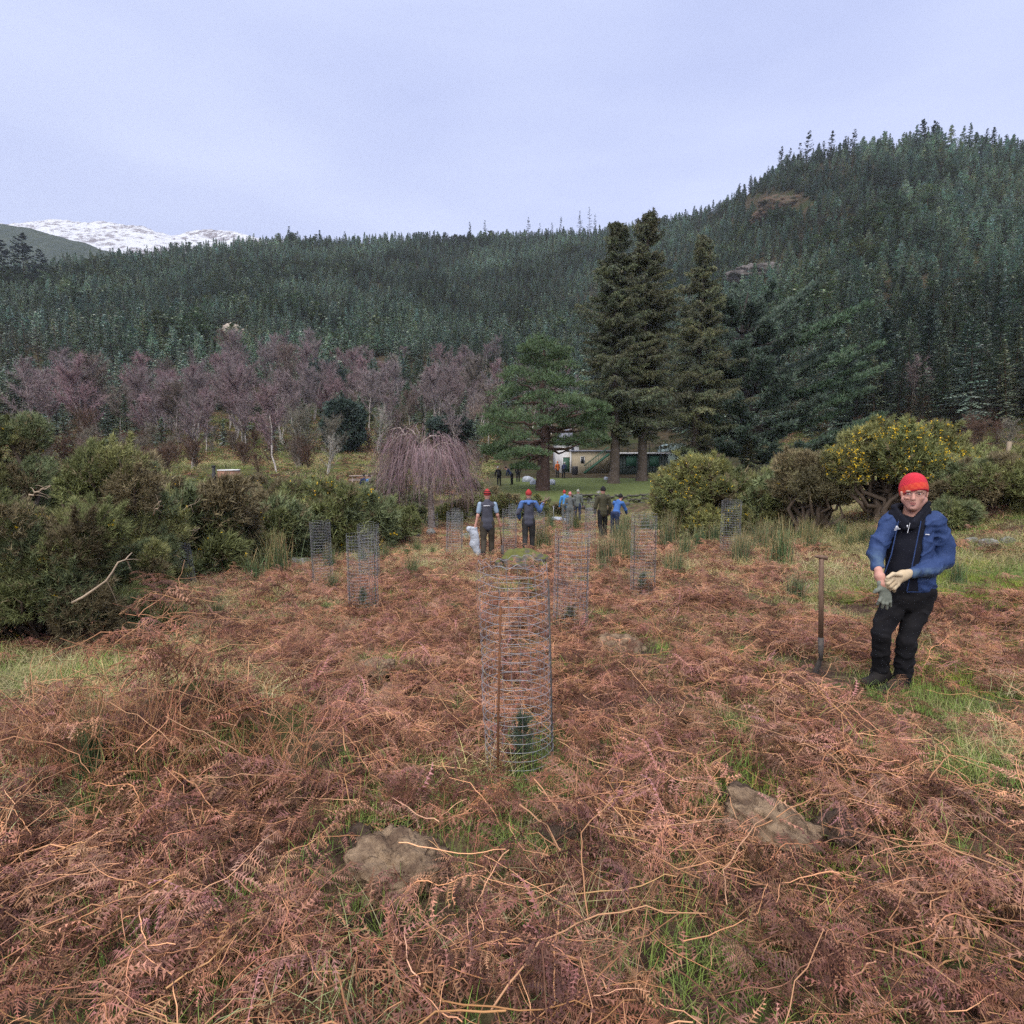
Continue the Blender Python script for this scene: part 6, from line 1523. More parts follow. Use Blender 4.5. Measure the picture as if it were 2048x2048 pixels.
# ================================================================= PEOPLE
def _cap(P, a, b, ra, rb, fl):
    ba = b - a; h = np.clip(((P - a) @ ba) / (ba @ ba + 1e-9), 0, 1)
    q = P - a - h[..., None] * ba
    if fl is not None:
        n, f = fl; q = q + (f - 1) * (q @ n)[..., None] * n
    return np.sqrt((q * q).sum(-1)) - (ra + (rb - ra) * h)
def _ell(P, c, r, M):
    q = (P - c) @ M; k0 = np.sqrt(((q / r) ** 2).sum(-1)); k1 = np.sqrt(((q / (r * r)) ** 2).sum(-1)) + 1e-9
    return k0 * (k0 - 1) / k1
class Sdf:
    """soft union of limbs and lumps, turned into one continuous skin"""
    def __init__(s, k=0.03): s.p = []; s.k = k
    def cap(s, a, b, ra, rb=None, flat=None, k=None):
        a = np.asarray(a, float); b = np.asarray(b, float); rb = ra if rb is None else rb
        if flat is not None: flat = (norm(flat[0]), flat[1])
        m = max(ra, rb); s.p.append(('u', lambda P: _cap(P, a, b, ra, rb, flat), np.minimum(a, b) - m * 1.05, np.maximum(a, b) + m * 1.05, s.k if k is None else k)); return s
    def chain(s, pts, rad, flat=None, k=None):
        for i in range(len(pts) - 1): s.cap(pts[i], pts[i + 1], rad[i], rad[i + 1], flat, k)
        return s
    def ell(s, c, r, M=None, k=None, op='u'):
        c = np.asarray(c, float); r = np.asarray(r, float); M = np.eye(3) if M is None else np.asarray(M); m = r.max()
        s.p.append((op, lambda P: _ell(P, c, r, M), c - m, c + m, s.k if k is None else k)); return s
    def cut(s, fn, k=0.004): s.p.append(('c', fn, None, None, k)); return s
    def mesh(s, vox, disp=None):
        un = [p for p in s.p if p[0] == 'u']
        lo = np.min([p[2] for p in un], 0) - 3 * vox - 0.01; hi = np.max([p[3] for p in un], 0) + 3 * vox + 0.01
        n = np.ceil((hi - lo) / vox).astype(int) + 1
        ax = [lo[i] + vox * np.arange(n[i]) for i in range(3)]
        D = np.full(n, 0.5)
        for op, fn, a, b, k in s.p:
            if op == 'c':
                G = np.stack(np.meshgrid(*ax, indexing='ij'), -1); D = np.maximum(D, -fn(G)); continue
            m = k + 2 * vox + 0.02
            i0 = np.clip(((a - m - lo) / vox).astype(int), 0, n); i1 = np.clip(np.ceil((b + m - lo) / vox).astype(int) + 1, 0, n)
            sl = tuple(slice(i0[q], i1[q]) for q in range(3))
            G = np.stack(np.meshgrid(*[ax[q][sl[q]] for q in range(3)], indexing='ij'), -1); d = fn(G); e = D[sl]
            if op == 's':
                h = np.clip(0.5 - 0.5 * (e + d) / max(k, 1e-4), 0, 1); D[sl] = e * (1 - h) - d * h + k * h * (1 - h)
            else:
                h = np.clip(0.5 + 0.5 * (e - d) / max(k, 1e-4), 0, 1); D[sl] = e * (1 - h) + d * h - k * h * (1 - h)
        if disp is not None:
            near = np.abs(D) < 0.05; G = np.stack(np.meshgrid(*ax, indexing='ij'), -1)[near]; D[near] += disp(G)
        return nets(D, lo, vox)
def nets(D, lo, vox):
    ins = D < 0; nx, ny, nz = D.shape
    c = [ins[i:nx - 1 + i, j:ny - 1 + j, k:nz - 1 + k] for i in (0, 1) for j in (0, 1) for k in (0, 1)]
    cnt = sum(x.astype(np.int8) for x in c); act = (cnt > 0) & (cnt < 8)
    I = np.argwhere(act); idx = np.full(act.shape, -1, np.int64); idx[act] = np.arange(len(I))
    acc = np.zeros((len(I), 3)); num = np.zeros(len(I))
    off = np.array([(i, j, k) for i in (0, 1) for j in (0, 1) for k in (0, 1)])
    val = np.stack([D[I[:, 0] + o[0], I[:, 1] + o[1], I[:, 2] + o[2]] for o in off], 1)
    for a in range(8):
        for b in range(a + 1, 8):
            if np.abs(off[a] - off[b]).sum() != 1: continue
            m = (val[:, a] < 0) != (val[:, b] < 0); t = val[:, a] / (val[:, a] - val[:, b] + 1e-12)
            pt = off[a] + t[:, None] * (off[b] - off[a]); acc[m] += pt[m]; num[m] += 1
    V = lo + vox * (I + acc / num[:, None])
    F = []
    for ax_ in range(3):
        o1, o2 = [q for q in range(3) if q != ax_]
        sl0 = [slice(None)] * 3; sl1 = [slice(None)] * 3; sl0[ax_] = slice(0, -1); sl1[ax_] = slice(1, None)
        m = ins[tuple(sl0)] != ins[tuple(sl1)]; E = np.argwhere(m)
        k = (E[:, o1] > 0) & (E[:, o2] > 0) & (E[:, o1] < D.shape[o1] - 1) & (E[:, o2] < D.shape[o2] - 1); E = E[k]
        q = []
        for d1, d2 in ((-1, -1), (0, -1), (0, 0), (-1, 0)):
            e = E.copy(); e[:, o1] += d1; e[:, o2] += d2; q.append(idx[e[:, 0], e[:, 1], e[:, 2]])
        Q = np.stack(q, 1); first_in = ins[E[:, 0], E[:, 1], E[:, 2]]
        flip = first_in if ax_ != 1 else ~first_in
        Q[~flip] = Q[~flip][:, ::-1]; F.append(Q)
    F = np.concatenate(F); return V, F[(F >= 0).all(1)]
def sobj(name, sdf, vox, mat, parent, O, disp=None):
    V, F = sdf.mesh(vox, disp); return link(name, mesh_np(name, V - O, F, mat, True), parent)

def cloth(name, c, c2=None, rough=0.85, bs=160, b=0.25, sheen=0.15):
    m = pmat(name, c, c2 or tuple(q * 0.8 for q in c), 9, rough, b, bs, 0.2, 'Object', dist=0.004); return m
M_SKIN = pmat('skin', (0.46, 0.255, 0.20), (0.40, 0.20, 0.155), 14, 0.55, 0.1, 150, 0.35, 'Object', dist=0.002)
M_BLUE = None
def blue_jacket():
    m, nt, b = nodes_of('blue_softshell'); a = nt.nodes.new('ShaderNodeAttribute'); a.attribute_name = 'worn'
    f = noise(nt, 14, 5, 0.65, 'Object'); base = mixc(nt, ramp(nt, f, 0.35, 0.65), (0.018, 0.038, 0.112), (0.025, 0.050, 0.140))
    worn = mixc(nt, ramp(nt, noise(nt, 30, 4, 0.6, 'Object'), 0.35, 0.65), (0.085, 0.135, 0.17), (0.05, 0.09, 0.16))
    nt.links.new(mixc(nt, math_n(nt, 'MULTIPLY', a.outputs['Fac'], ramp(nt, f, 0.25, 0.55)), base, worn), b.inputs['Base Color']); b.inputs['Roughness'].default_value = 0.75; b.inputs['Specular IOR Level'].default_value = 0.25
    bump(nt, b, noise(nt, 17, 6, 0.6, 'Object', (1.4, 1.4, 0.8)), 0.55, 0.03); return m
M_BLUE = blue_jacket()
M_FLEECE = cloth('black_fleece', (0.006, 0.007, 0.013), (0.011, 0.012, 0.019), 0.95, 220, 0.5)
M_TROU = cloth('black_trousers', (0.005, 0.005, 0.007), (0.010, 0.0095, 0.011), 0.9, 120, 0.3)
M_BOOT = cloth('dark_boots', (0.009, 0.008, 0.008), (0.018, 0.015, 0.014), 0.8, 80, 0.4)
M_WHITEM = pmat('white_print', (0.6, 0.62, 0.66), None, 5, 0.7)

# --- the man in the red hat, pulling on a glove
pf = hit(1768, 1374); Ym = pf[1]; man = empty('person', (pf[0] + 0.12, Ym, pf[2])); O = np.array(man.location)
def W(px, py, d=0.0): return at(px, py, Ym + d)
hat_c = W(1830, 982)
# body: head, neck, arms and trunk as one skin
head = Sdf(0.02)
hc = W(1829, 983, 0.0)
head.ell(hc + [0, 0.012, 0.012], (0.078, 0.098, 0.112)); head.cap(W(1828, 1002, -0.035), W(1824.5, 1014.5, -0.06), 0.050, 0.030, k=0.03); head.cap(W(1810, 1000, -0.005), W(1822, 1014, -0.045), 0.028, 0.026); head.cap(W(1847, 1000, -0.005), W(1829, 1014, -0.045), 0.028, 0.026)
for ex in (1816.6, 1839.2): head.ell(W(ex, 988, -0.100), (0.019, 0.020, 0.013), k=0.012, op='s'); head.ell(W(ex, 982.5, -0.080), (0.020, 0.014, 0.007), k=0.010)
head.cap(W(1827.5, 988, -0.092), W(1826.5, 998, -0.112), 0.009, 0.0145, k=0.012); head.cap(W(1822.8, 999, -0.098), W(1830.4, 999, -0.098), 0.0085, k=0.010)
head.ell(W(1813, 996, -0.065), (0.021, 0.02, 0.017), k=0.02); head.ell(W(1842, 996, -0.065), (0.021, 0.02, 0.017), k=0.02)
head.ell(W(1826, 1007, -0.094), (0.022, 0.012, 0.010), k=0.012); head.ell(W(1824, 1016, -0.082), (0.015, 0.012, 0.012), k=0.015)
head.ell(W(1826, 1007.3, -0.110), (0.017, 0.010, 0.0022), k=0.004, op='s')
head.cap(W(1803.5, 985, 0.012), W(1804.5, 994, 0.01), 0.011, 0.009, k=0.008); head.cap(W(1854, 985, 0.012), W(1853, 994, 0.01), 0.011, 0.009, k=0.008)
head.cap(W(1826, 1008, 0.01), W(1822, 1040, 0.03), 0.056, 0.066, k=0.03)
head.cap(W(1821, 1070, 0.04), W(1812, 1165, 0.03), 0.085, 0.10, k=0.04); head.cap(W(1822, 1040, 0.03), W(1821, 1070, 0.04), 0.062, 0.085, k=0.03)
for (sh, el, wr) in [((1776, 1046, .03), (1748, 1104, 0.0), (1757, 1141, -.17)), ((1876, 1046, .03), (1893, 1120, 0.03), (1822, 1147, -.18))]:
    head.cap(W(1822, 1056, 0.06), W(sh[0], sh[1] + 4, 0.05), 0.045, 0.040, k=0.02); head.cap(W(*sh), W(*el), 0.042, 0.036, k=0.03); head.cap(W(*el), W(*wr), 0.036, 0.026, k=0.02)
# bare hand going into the glove
head.chain([W(1757, 1141, -.17), W(1759, 1153, -.20), W(1765, 1168, -.225), W(1770, 1185, -.23)], [0.028, 0.033, 0.030, 0.026], k=0.012)
head.cap(W(1766, 1150, -.215), W(1769.5, 1161, -.235), 0.0115, 0.0095, k=0.010)
hips = [(1796, 1190, 0.03), (1842, 1192, 0.03)]
head.cap(W(1812, 1165, 0.03), W(1818, 1195, 0.03), 0.10, 0.10, k=0.05)
for hp, kn, an_ in [((1790, 1205, 0.04), (1764, 1262, -0.03), (1760, 1345, 0.05)), ((1838, 1207, 0.04), (1816, 1272, -0.04), (1800, 1362, 0.0))]:
    head.cap(W(*hp), W(*kn), 0.072, 0.050, k=0.04); head.cap(W(*kn), W(*an_), 0.048, 0.034, k=0.03)
sobj('body', head, 0.0055, M_SKIN, man, O)
# eyes, brows, lips
M_EYE = pmat('eye_dark', (0.03, 0.025, 0.025), None, 5, 0.2, spec=0.5); M_EYEW = pmat('eye_white', (0.5, 0.46, 0.44), None, 5, 0.3); M_LIP = pmat('lips', (0.30, 0.11, 0.10), None, 9, 0.5)
for ex in (1816.6, 1839.2):
    e = Sdf(0.002); e.ell(W(ex, 988, -0.079), (0.0125, 0.008, 0.0062)); eo = sobj('eye', e, 0.002, M_EYEW, man, O)
    e = Sdf(0.002); e.ell(W(ex - 0.5, 988, -0.0855), (0.0058, 0.004, 0.0058)); sobj('iris', e, 0.0015, M_EYE, eo, O)
    e = Sdf(0.004); e.cap(W(ex - 5, 983.2, -0.090), W(ex + 5, 982.8, -0.090), 0.0035, 0.0035); sobj('eyebrow', e, 0.002, pmat('brow_hair', (0.16, 0.10, 0.07)), man, O)
l = Sdf(0.004); l.cap(W(1821, 1006, -0.103), W(1831, 1006, -0.103), 0.004, 0.004); l.cap(W(1822, 1009, -0.103), W(1830, 1009, -0.103), 0.0048, 0.0048); sobj('lips', l, 0.002, M_LIP, man, O)
# glasses
mb = MB()
for ex in (1815.8, 1839.6):
    a = np.linspace(0, 2 * math.pi, 25); c0 = W(ex, 988.5, -0.112) - O
    mb.tube(np.stack([c0[0] + np.sign(np.cos(a)) * np.abs(np.cos(a)) ** 0.7 * 0.026, c0[1] + 0 * a, c0[2] + np.sign(np.sin(a)) * np.abs(np.sin(a)) ** 0.7 * 0.0155], 1), 0.0013, 4)
mb.tube(np.array([W(1823.0, 987, -0.112), W(1827.5, 986, -0.116), W(1832.5, 987, -0.112)]) - O, 0.0013, 4)
for a, b in ((1808.5, 1804), (1846.8, 1852)): mb.tube(np.array([W(a, 987, -0.112), W(b, 986, -0.02)]) - O, 0.0016, 4)
mb.obj('glasses', [pmat('glasses_metal', (0.10, 0.09, 0.10), None, 5, 0.35, metal=0.6)], man)
# hat: knitted, red with an orange checked band
def red_hat():
    m, nt, b = nodes_of('red_knit'); tcn = nt.nodes.new('ShaderNodeTexCoord'); sx = nt.nodes.new('ShaderNodeSeparateXYZ'); nt.links.new(tcn.outputs['Object'], sx.inputs[0])
    at_ = nt.nodes.new('ShaderNodeAttribute'); at_.attribute_name = 'band'; av = nt.nodes.new('ShaderNodeAttribute'); av.attribute_name = 'around'
    ch = math_n(nt, 'GREATER_THAN', math_n(nt, 'FRACT', av.outputs['Fac'], 0.0), 0.5)
    c = mixc(nt, ramp(nt, noise(nt, 60, 3, 0.6), 0.3, 0.7), (0.44, 0.014, 0.030), (0.52, 0.022, 0.040)); o = mixc(nt, ch, (0.50, 0.035, 0.022), (0.55, 0.06, 0.028))
    nt.links.new(mixc(nt, at_.outputs['Fac'], c, o), b.inputs['Base Color']); b.inputs['Roughness'].default_value = 0.95
    w_ = nt.nodes.new('ShaderNodeTexWave'); w_.inputs['Scale'].default_value = 70; w_.inputs['Distortion'].default_value = 2; nt.links.new(tcn.outputs['Object'], w_.inputs['Vector'])
    bump(nt, b, w_.outputs['Fac'], 0.5, 0.003); return m
h = Sdf(0.02); h.ell(hc + [0, 0.015, 0.020], (0.091, 0.113, 0.118)); h.ell(hc + [0, 0.012, 0.085], (0.062, 0.078, 0.056), k=0.03)
tilt = lambda P: (P[..., 2] - (hc[2] + 0.022)) + 0.72 * (P[..., 1] - (hc[1] - 0.10)) * (P[..., 1] > hc[1] - 0.10) * 0.62
h.cut(lambda P: tilt(P))
V, F = h.mesh(0.006); me = mesh_np('hat', V - O, F, red_hat(), True, attrs={'band': np.clip((0.062 - tilt(V) * 0.9) / 0.01, 0, 1) * (tilt(V) > 0.010), 'around': (np.arctan2(V[:, 0] - hc[0], -(V[:, 1] - hc[1])) * 2.2 + np.floor((tilt(V)) / 0.026) * 0.5)})
link('hat', me, man)
# fleece with stand-up collar and zip
fz = lambda P: 0.010 * fbm(P * np.array([9, 9, 5]), 61, 2)
f_ = Sdf(0.03); f_.chain([W(1820, 1054, 0.035), W(1810, 1100, 0.03), W(1804, 1165, 0.02)], [0.115, 0.122, 0.130], (np.array([0, 1, 0]), 1.05)); f_.cap(W(1798, 1046, 0.022), W(1841, 1047, 0.022), 0.070)
sobj('fleece', f_, 0.009, M_FLEECE, man, O, fz)
col_ = Sdf(0.012)
for (a, b) in [((1788, 1014, 0.00), (1813, 1046, -0.075)), ((1856, 1007, 0.00), (1827, 1044, -0.085))]:
    col_.cap(W(*a), W(*b), 0.018, 0.020, k=0.012); A, B = W(*a), W(*b); col_.cap(A + [0, 0.01, -0.05], B + [0, 0.01, -0.035], 0.030, 0.028, k=0.02)
col_.chain([W(1788, 1014, 0.0), W(1796, 1012, 0.08), W(1824, 1010, 0.12), W(1850, 1008, 0.08), W(1856, 1007, 0.0)], [0.02, 0.022, 0.022, 0.022, 0.02]); col_.chain([W(1790, 1028, 0.02), W(1800, 1026, 0.09), W(1824, 1024, 0.125), W(1848, 1024, 0.09), W(1854, 1024, 0.02)], [0.03] * 5)
sobj('collar', col_, 0.007, M_FLEECE, man, O)
mb = MB(); mb.tube(np.array([W(1820, 1046, -0.113), W(1817, 1058, -0.108), W(1815, 1066, -0.113)]) - O, 0.0022, 4); zo = mb.obj('zip', [M_WHITEM], man)
mb = MB(); mb.box(W(1815, 1050, -0.122) - O + [-0.003, 0, -0.02], W(1815, 1050, -0.122) - O + [0.004, 0.003, 0.0]); mb.obj('zip_pull', [M_WHITEM], zo)
# white chest emblem: a peak over two lines
mb = MB(); c0 = W(1793, 1055, -0.118) - O
mb.add(c0 + np.array([[-0.010, 0, -0.004], [0.020, 0.0, -0.006], [0.004, 0, 0.016], [-0.004, 0, 0.013], [0.006, 0, -0.0]]), T=[(0, 4, 3), (4, 1, 2), (3, 4, 2)])
mb.box(c0 + [-0.014, -0.001, -0.013], c0 + [0.030, 0.001, -0.009]); mb.box(c0 + [-0.016, -0.001, -0.022], c0 + [0.002, 0.001, -0.018]); mb.obj('emblem', [M_WHITEM], man)
# jacket: back, two open fronts, sleeves
def jfold(P):
    q = P - O
    return 0.007 * fbm(np.stack([q[..., 0] * 8, q[..., 1] * 8, q[..., 2] * 10], -1), 65, 3) - 0.011 * np.clip(1 - np.abs(fbm(np.stack([q[..., 0] * 6 + q[..., 2] * 5, q[..., 1] * 6, q[..., 2] * 9 - q[..., 0] * 6], -1), 67, 2)) * 2.2, 0, 1) ** 3 + 0.004 + 0.003 * np.sin(q[..., 2] * 70 + 9 * fbm(q * 5, 66, 2)) * (0.5 + 0.5 * np.sin(q[..., 0] * 13))
j = Sdf(0.035)
j.chain([W(1824, 1052, 0.06), W(1822, 1100, 0.05), W(1826, 1165, 0.05)], [0.145, 0.152, 0.163], (np.array([0, 1, 0]), 1.08))
j.cap(W(1784, 1040, 0.04), W(1868, 1042, 0.04), 0.070, 0.074)
j.chain([W(1780, 1046, 0.03), W(1758, 1085, 0.01), W(1752, 1107, -0.02), W(1755, 1133, -0.13)], [0.070, 0.062, 0.060, 0.046], k=0.03)
j.chain([W(1870, 1046, 0.03), W(1886, 1085, 0.03), W(1889, 1122, 0.01), W(1858, 1139, -0.10), W(1824, 1146, -0.175)], [0.074, 0.070, 0.066, 0.058, 0.041], k=0.03)
def front_open(P):
    # wedge between the two fronts, wider at the waist
    z = P[..., 2]; zt_, zb_ = W(1820, 1036)[2], W(1810, 1185)[2]; t = np.clip((zt_ - z) / (zt_ - zb_), -0.2, 1.3)
    xl_ = np.interp(t, [-0.2, 0, 0.5, 1.0, 1.3], [W(1796, 1036)[0], W(1798, 1040)[0], W(1782, 1110)[0], W(1764, 1185)[0], W(1740, 1200)[0]]); xr_ = np.interp(t, [-0.2, 0, 0.4, 1.0, 1.3], [W(1846, 1036)[0], W(1842, 1040)[0], W(1829, 1100)[0], W(1812, 1185)[0], W(1808, 1200)[0]])
    d = np.maximum(np.maximum(xl_ - P[..., 0], P[..., 0] - xr_), np.maximum(P[..., 1] - (Ym + 0.02), np.where(t > 1.25, 1, -1)))
    # sleeves in front stay whole: only cut the trunk shell
    armd = np.minimum(_cap(P, W(1858, 1139, -0.10), W(1824, 1146, -0.175), 0.066, 0.052, None), np.minimum(_cap(P, W(1891, 1120, 0.01), W(1858, 1139, -0.10), 0.075, 0.066, None), _cap(P, W(1748, 1107, -0.02), W(1754, 1132, -0.13), 0.07, 0.056, None)))
    return np.maximum(d, -armd)
j.cut(front_open)
j.cut(lambda P: np.maximum(_cap(P, W(1824, 1030, 0.03), W(1824, 990, 0.03), 0.075, 0.10, None), -1))
jv, jf = j.mesh(0.0075, jfold)
wr1 = np.exp(-(np.linalg.norm(jv - W(1756, 1128, -0.1), axis=1) / 0.085) ** 2); d2 = _cap(jv, W(1896, 1128, 0.0), W(1824, 1146, -0.175), 0.05, 0.045, None)
worn = np.clip(wr1 + np.clip(1 - np.abs(d2) / 0.045, 0, 1) * np.clip((W(1860, 1134, -0.1)[2] + 0.012 - jv[:, 2]) / 0.03, 0, 1), 0, 1)
link('jacket', mesh_np('jacket', jv - O, jf, M_BLUE, True, attrs={'worn': worn}), man)
for pts, r in [([(1866, 1182, -0.03), (1848, 1184, -0.08), (1814, 1184, -0.115)], 0.004), ([(1842, 1042, -0.085), (1831, 1098, -0.125), (1814, 1182, -0.118)], 0.004), ([(1797, 1042, -0.08), (1783, 1108, -0.12), (1768, 1150, -0.12)], 0.004)]:
    mb = MB(); mb.tube(np.array([W(*q) for q in pts]) - O, r, 6); mb.obj('hem', [M_BLUE], man, True)
mb = MB(); c0 = W(1851, 1070, -0.117) - O
for i in range(5): mb.box(c0 + [i * 0.008, 0.002 * i, -0.003 * i * 0.3], c0 + [i * 0.008 + 0.0055, 0.002 * i + 0.003, 0.008 - 0.001 * i])
mb.obj('chest_print', [M_WHITEM], man)
# trousers
def tfold(P):
    q = P - O; return 0.007 - 0.015 * np.clip(1 - np.abs(fbm(np.stack([q[..., 0] * 5 + q[..., 2] * 3, q[..., 1] * 5, q[..., 2] * 8 - q[..., 0] * 5], -1), 77, 2)) * 2.0, 0, 1) ** 3 + 0.006 * fbm(q * np.array([7, 7, 9]), 71, 3) + 0.0035 * np.sin(q[..., 2] * 62 + 40 * q[..., 0] + 16 * fbm(q * 5, 72, 2)) * sstep(0.0, 0.5, fbm(q * 3.3, 73, 2) + 0.3)
t_ = Sdf(0.035); t_.cap(W(1798, 1180, 0.03), W(1836, 1180, 0.03), 0.120, 0.122); t_.cap(W(1794, 1198, 0.03), W(1836, 1202, 0.03), 0.108, 0.110)
t_.chain([W(1788, 1208, 0.03), W(1768, 1250, -0.01), W(1762, 1272, -0.03), W(1760, 1320, 0.04), W(1760, 1352, 0.07)], [0.096, 0.077, 0.073, 0.064, 0.068], k=0.012)
t_.chain([W(1839, 1210, 0.03), W(1820, 1255, -0.02), W(1813, 1282, -0.04), W(1808, 1335, -0.01), W(1801, 1368, 0.0)], [0.098, 0.079, 0.074, 0.067, 0.070], k=0.012)
sobj('trousers', t_, 0.009, M_TROU, man, O, tfold)
# boots
for (heel, toe, ank, nm) in [((1772, 1357, 0.07), (1733, 1369, -0.02), (1764, 1345, 0.06), 0), ((1803, 1376, 0.0), (1766, 1384, -0.13), (1802, 1362, 0.0), 1)]:
    b = Sdf(0.03); H, T, A = W(*heel), W(*toe), W(*ank); gzb = min(float(Z(T[0], T[1])), H[2] - 0.02, T[2] - 0.015)
    H[2] = T[2] = gzb + 0.045
    b.cap(H, T, 0.046, 0.046, (np.array([0, 0, 1]), 1.1)); b.cap(H, A, 0.052, 0.058); b.cap(H * 0.4 + T * 0.6 + [0, 0, 0.02], A, 0.04, 0.05); b.cut(lambda P, z0=gzb - 0.004: P[..., 2] - z0)
    bo = sobj('boot', b, 0.008, M_BOOT, man, O)
    s2 = Sdf(0.01); s2.cap(H + [0, 0, -0.038], T + [0, 0, -0.038], 0.050, 0.050, (np.array([0, 0, 1]), 4.0)); sobj('sole', s2, 0.007, M_BOOT, bo, O)
# green-grey glove hanging from the bare hand, fingers down
M_GLV = cloth('green_grey_glove', (0.17, 0.185, 0.155), (0.13, 0.145, 0.12), 0.95, 260, 0.6); M_GLVC = cloth('cream_glove', (0.50, 0.41, 0.28), (0.40, 0.31, 0.20), 0.9, 260, 0.6)
gl = Sdf(0.010); gl.cap(W(1763, 1167, -.225), W(1767, 1178, -.235), 0.034, 0.036, (np.array([0, 1, 0]), 1.5)); gl.cap(W(1766, 1180, -.235), W(1771, 1192, -.24), 0.042, 0.040, (np.array([0, 1, 0]), 1.9)); gl.cap(W(1770, 1190, -.24), W(1773, 1196, -.245), 0.042, 0.040, (np.array([0, 1, 0]), 2.1))
for a, b in [((1762, 1195, -.245), (1755.5, 1208.5, -.235)), ((1767.5, 1198, -.248), (1764.6, 1215, -.24)), ((1773.5, 1198, -.248), (1773.7, 1217, -.245)), ((1779, 1195, -.245), (1781, 1212, -.24))]:
    m_ = np.array(a) * 0.5 + np.array(b) * 0.5 + [0, 0, -0.012]; gl.chain([W(*a), W(*m_), W(*b)], [0.0128, 0.0120, 0.0105], k=0.006)
gl.chain([W(1761, 1178, -.24), W(1753, 1181, -.25), W(1748.5, 1185, -.245)], [0.017, 0.014, 0.011], k=0.010)
go = sobj('glove', gl, 0.0045, M_GLV, man, O); go['label'] = 'grey-green knitted glove with fingers hanging down'
# cream glove: the other hand gripping the cuff
gc = Sdf(0.010); gc.chain([W(1818, 1147, -.185), W(1806, 1151, -.20), W(1794, 1157, -.215)], [0.034, 0.042, 0.043], (norm([0.3, 1, 0]), 1.35))
for (a, b, c) in [((1783, 1152, -.235), (1774, 1160, -.262), (1771, 1170, -.245)), ((1785, 1158, -.245), (1776, 1167, -.268), (1774, 1175, -.25)), ((1789, 1165, -.245), (1781, 1173, -.264), (1780, 1179, -.245)), ((1795, 1169, -.24), (1788, 1177, -.252), (1788, 1182, -.235))]:
    gc.cap(W(1798, 1158, -.215), W(*a), 0.022, 0.017, k=0.012); gc.chain([W(*a), W(*b), W(*c)], [0.0160, 0.0145, 0.0125], k=0.005)
gc.chain([W(1800, 1150, -.235), W(1786, 1148, -.262), W(1775, 1155, -.270)], [0.018, 0.0145, 0.012], k=0.008)
go = sobj('glove', gc, 0.0045, M_GLVC, man, O); go['label'] = 'cream work glove gripping the cuff of the other glove'
tag(man, 'man in a red knitted hat, blue jacket and black trousers pulling on a glove', 'person')
CLEAR.extend([(W(1735, 1369, 0)[0], Ym - 0.18, 0.34), (W(1770, 1384, 0)[0], Ym - 0.28, 0.36), (pf[0] + 0.1, Ym, 0.2)])

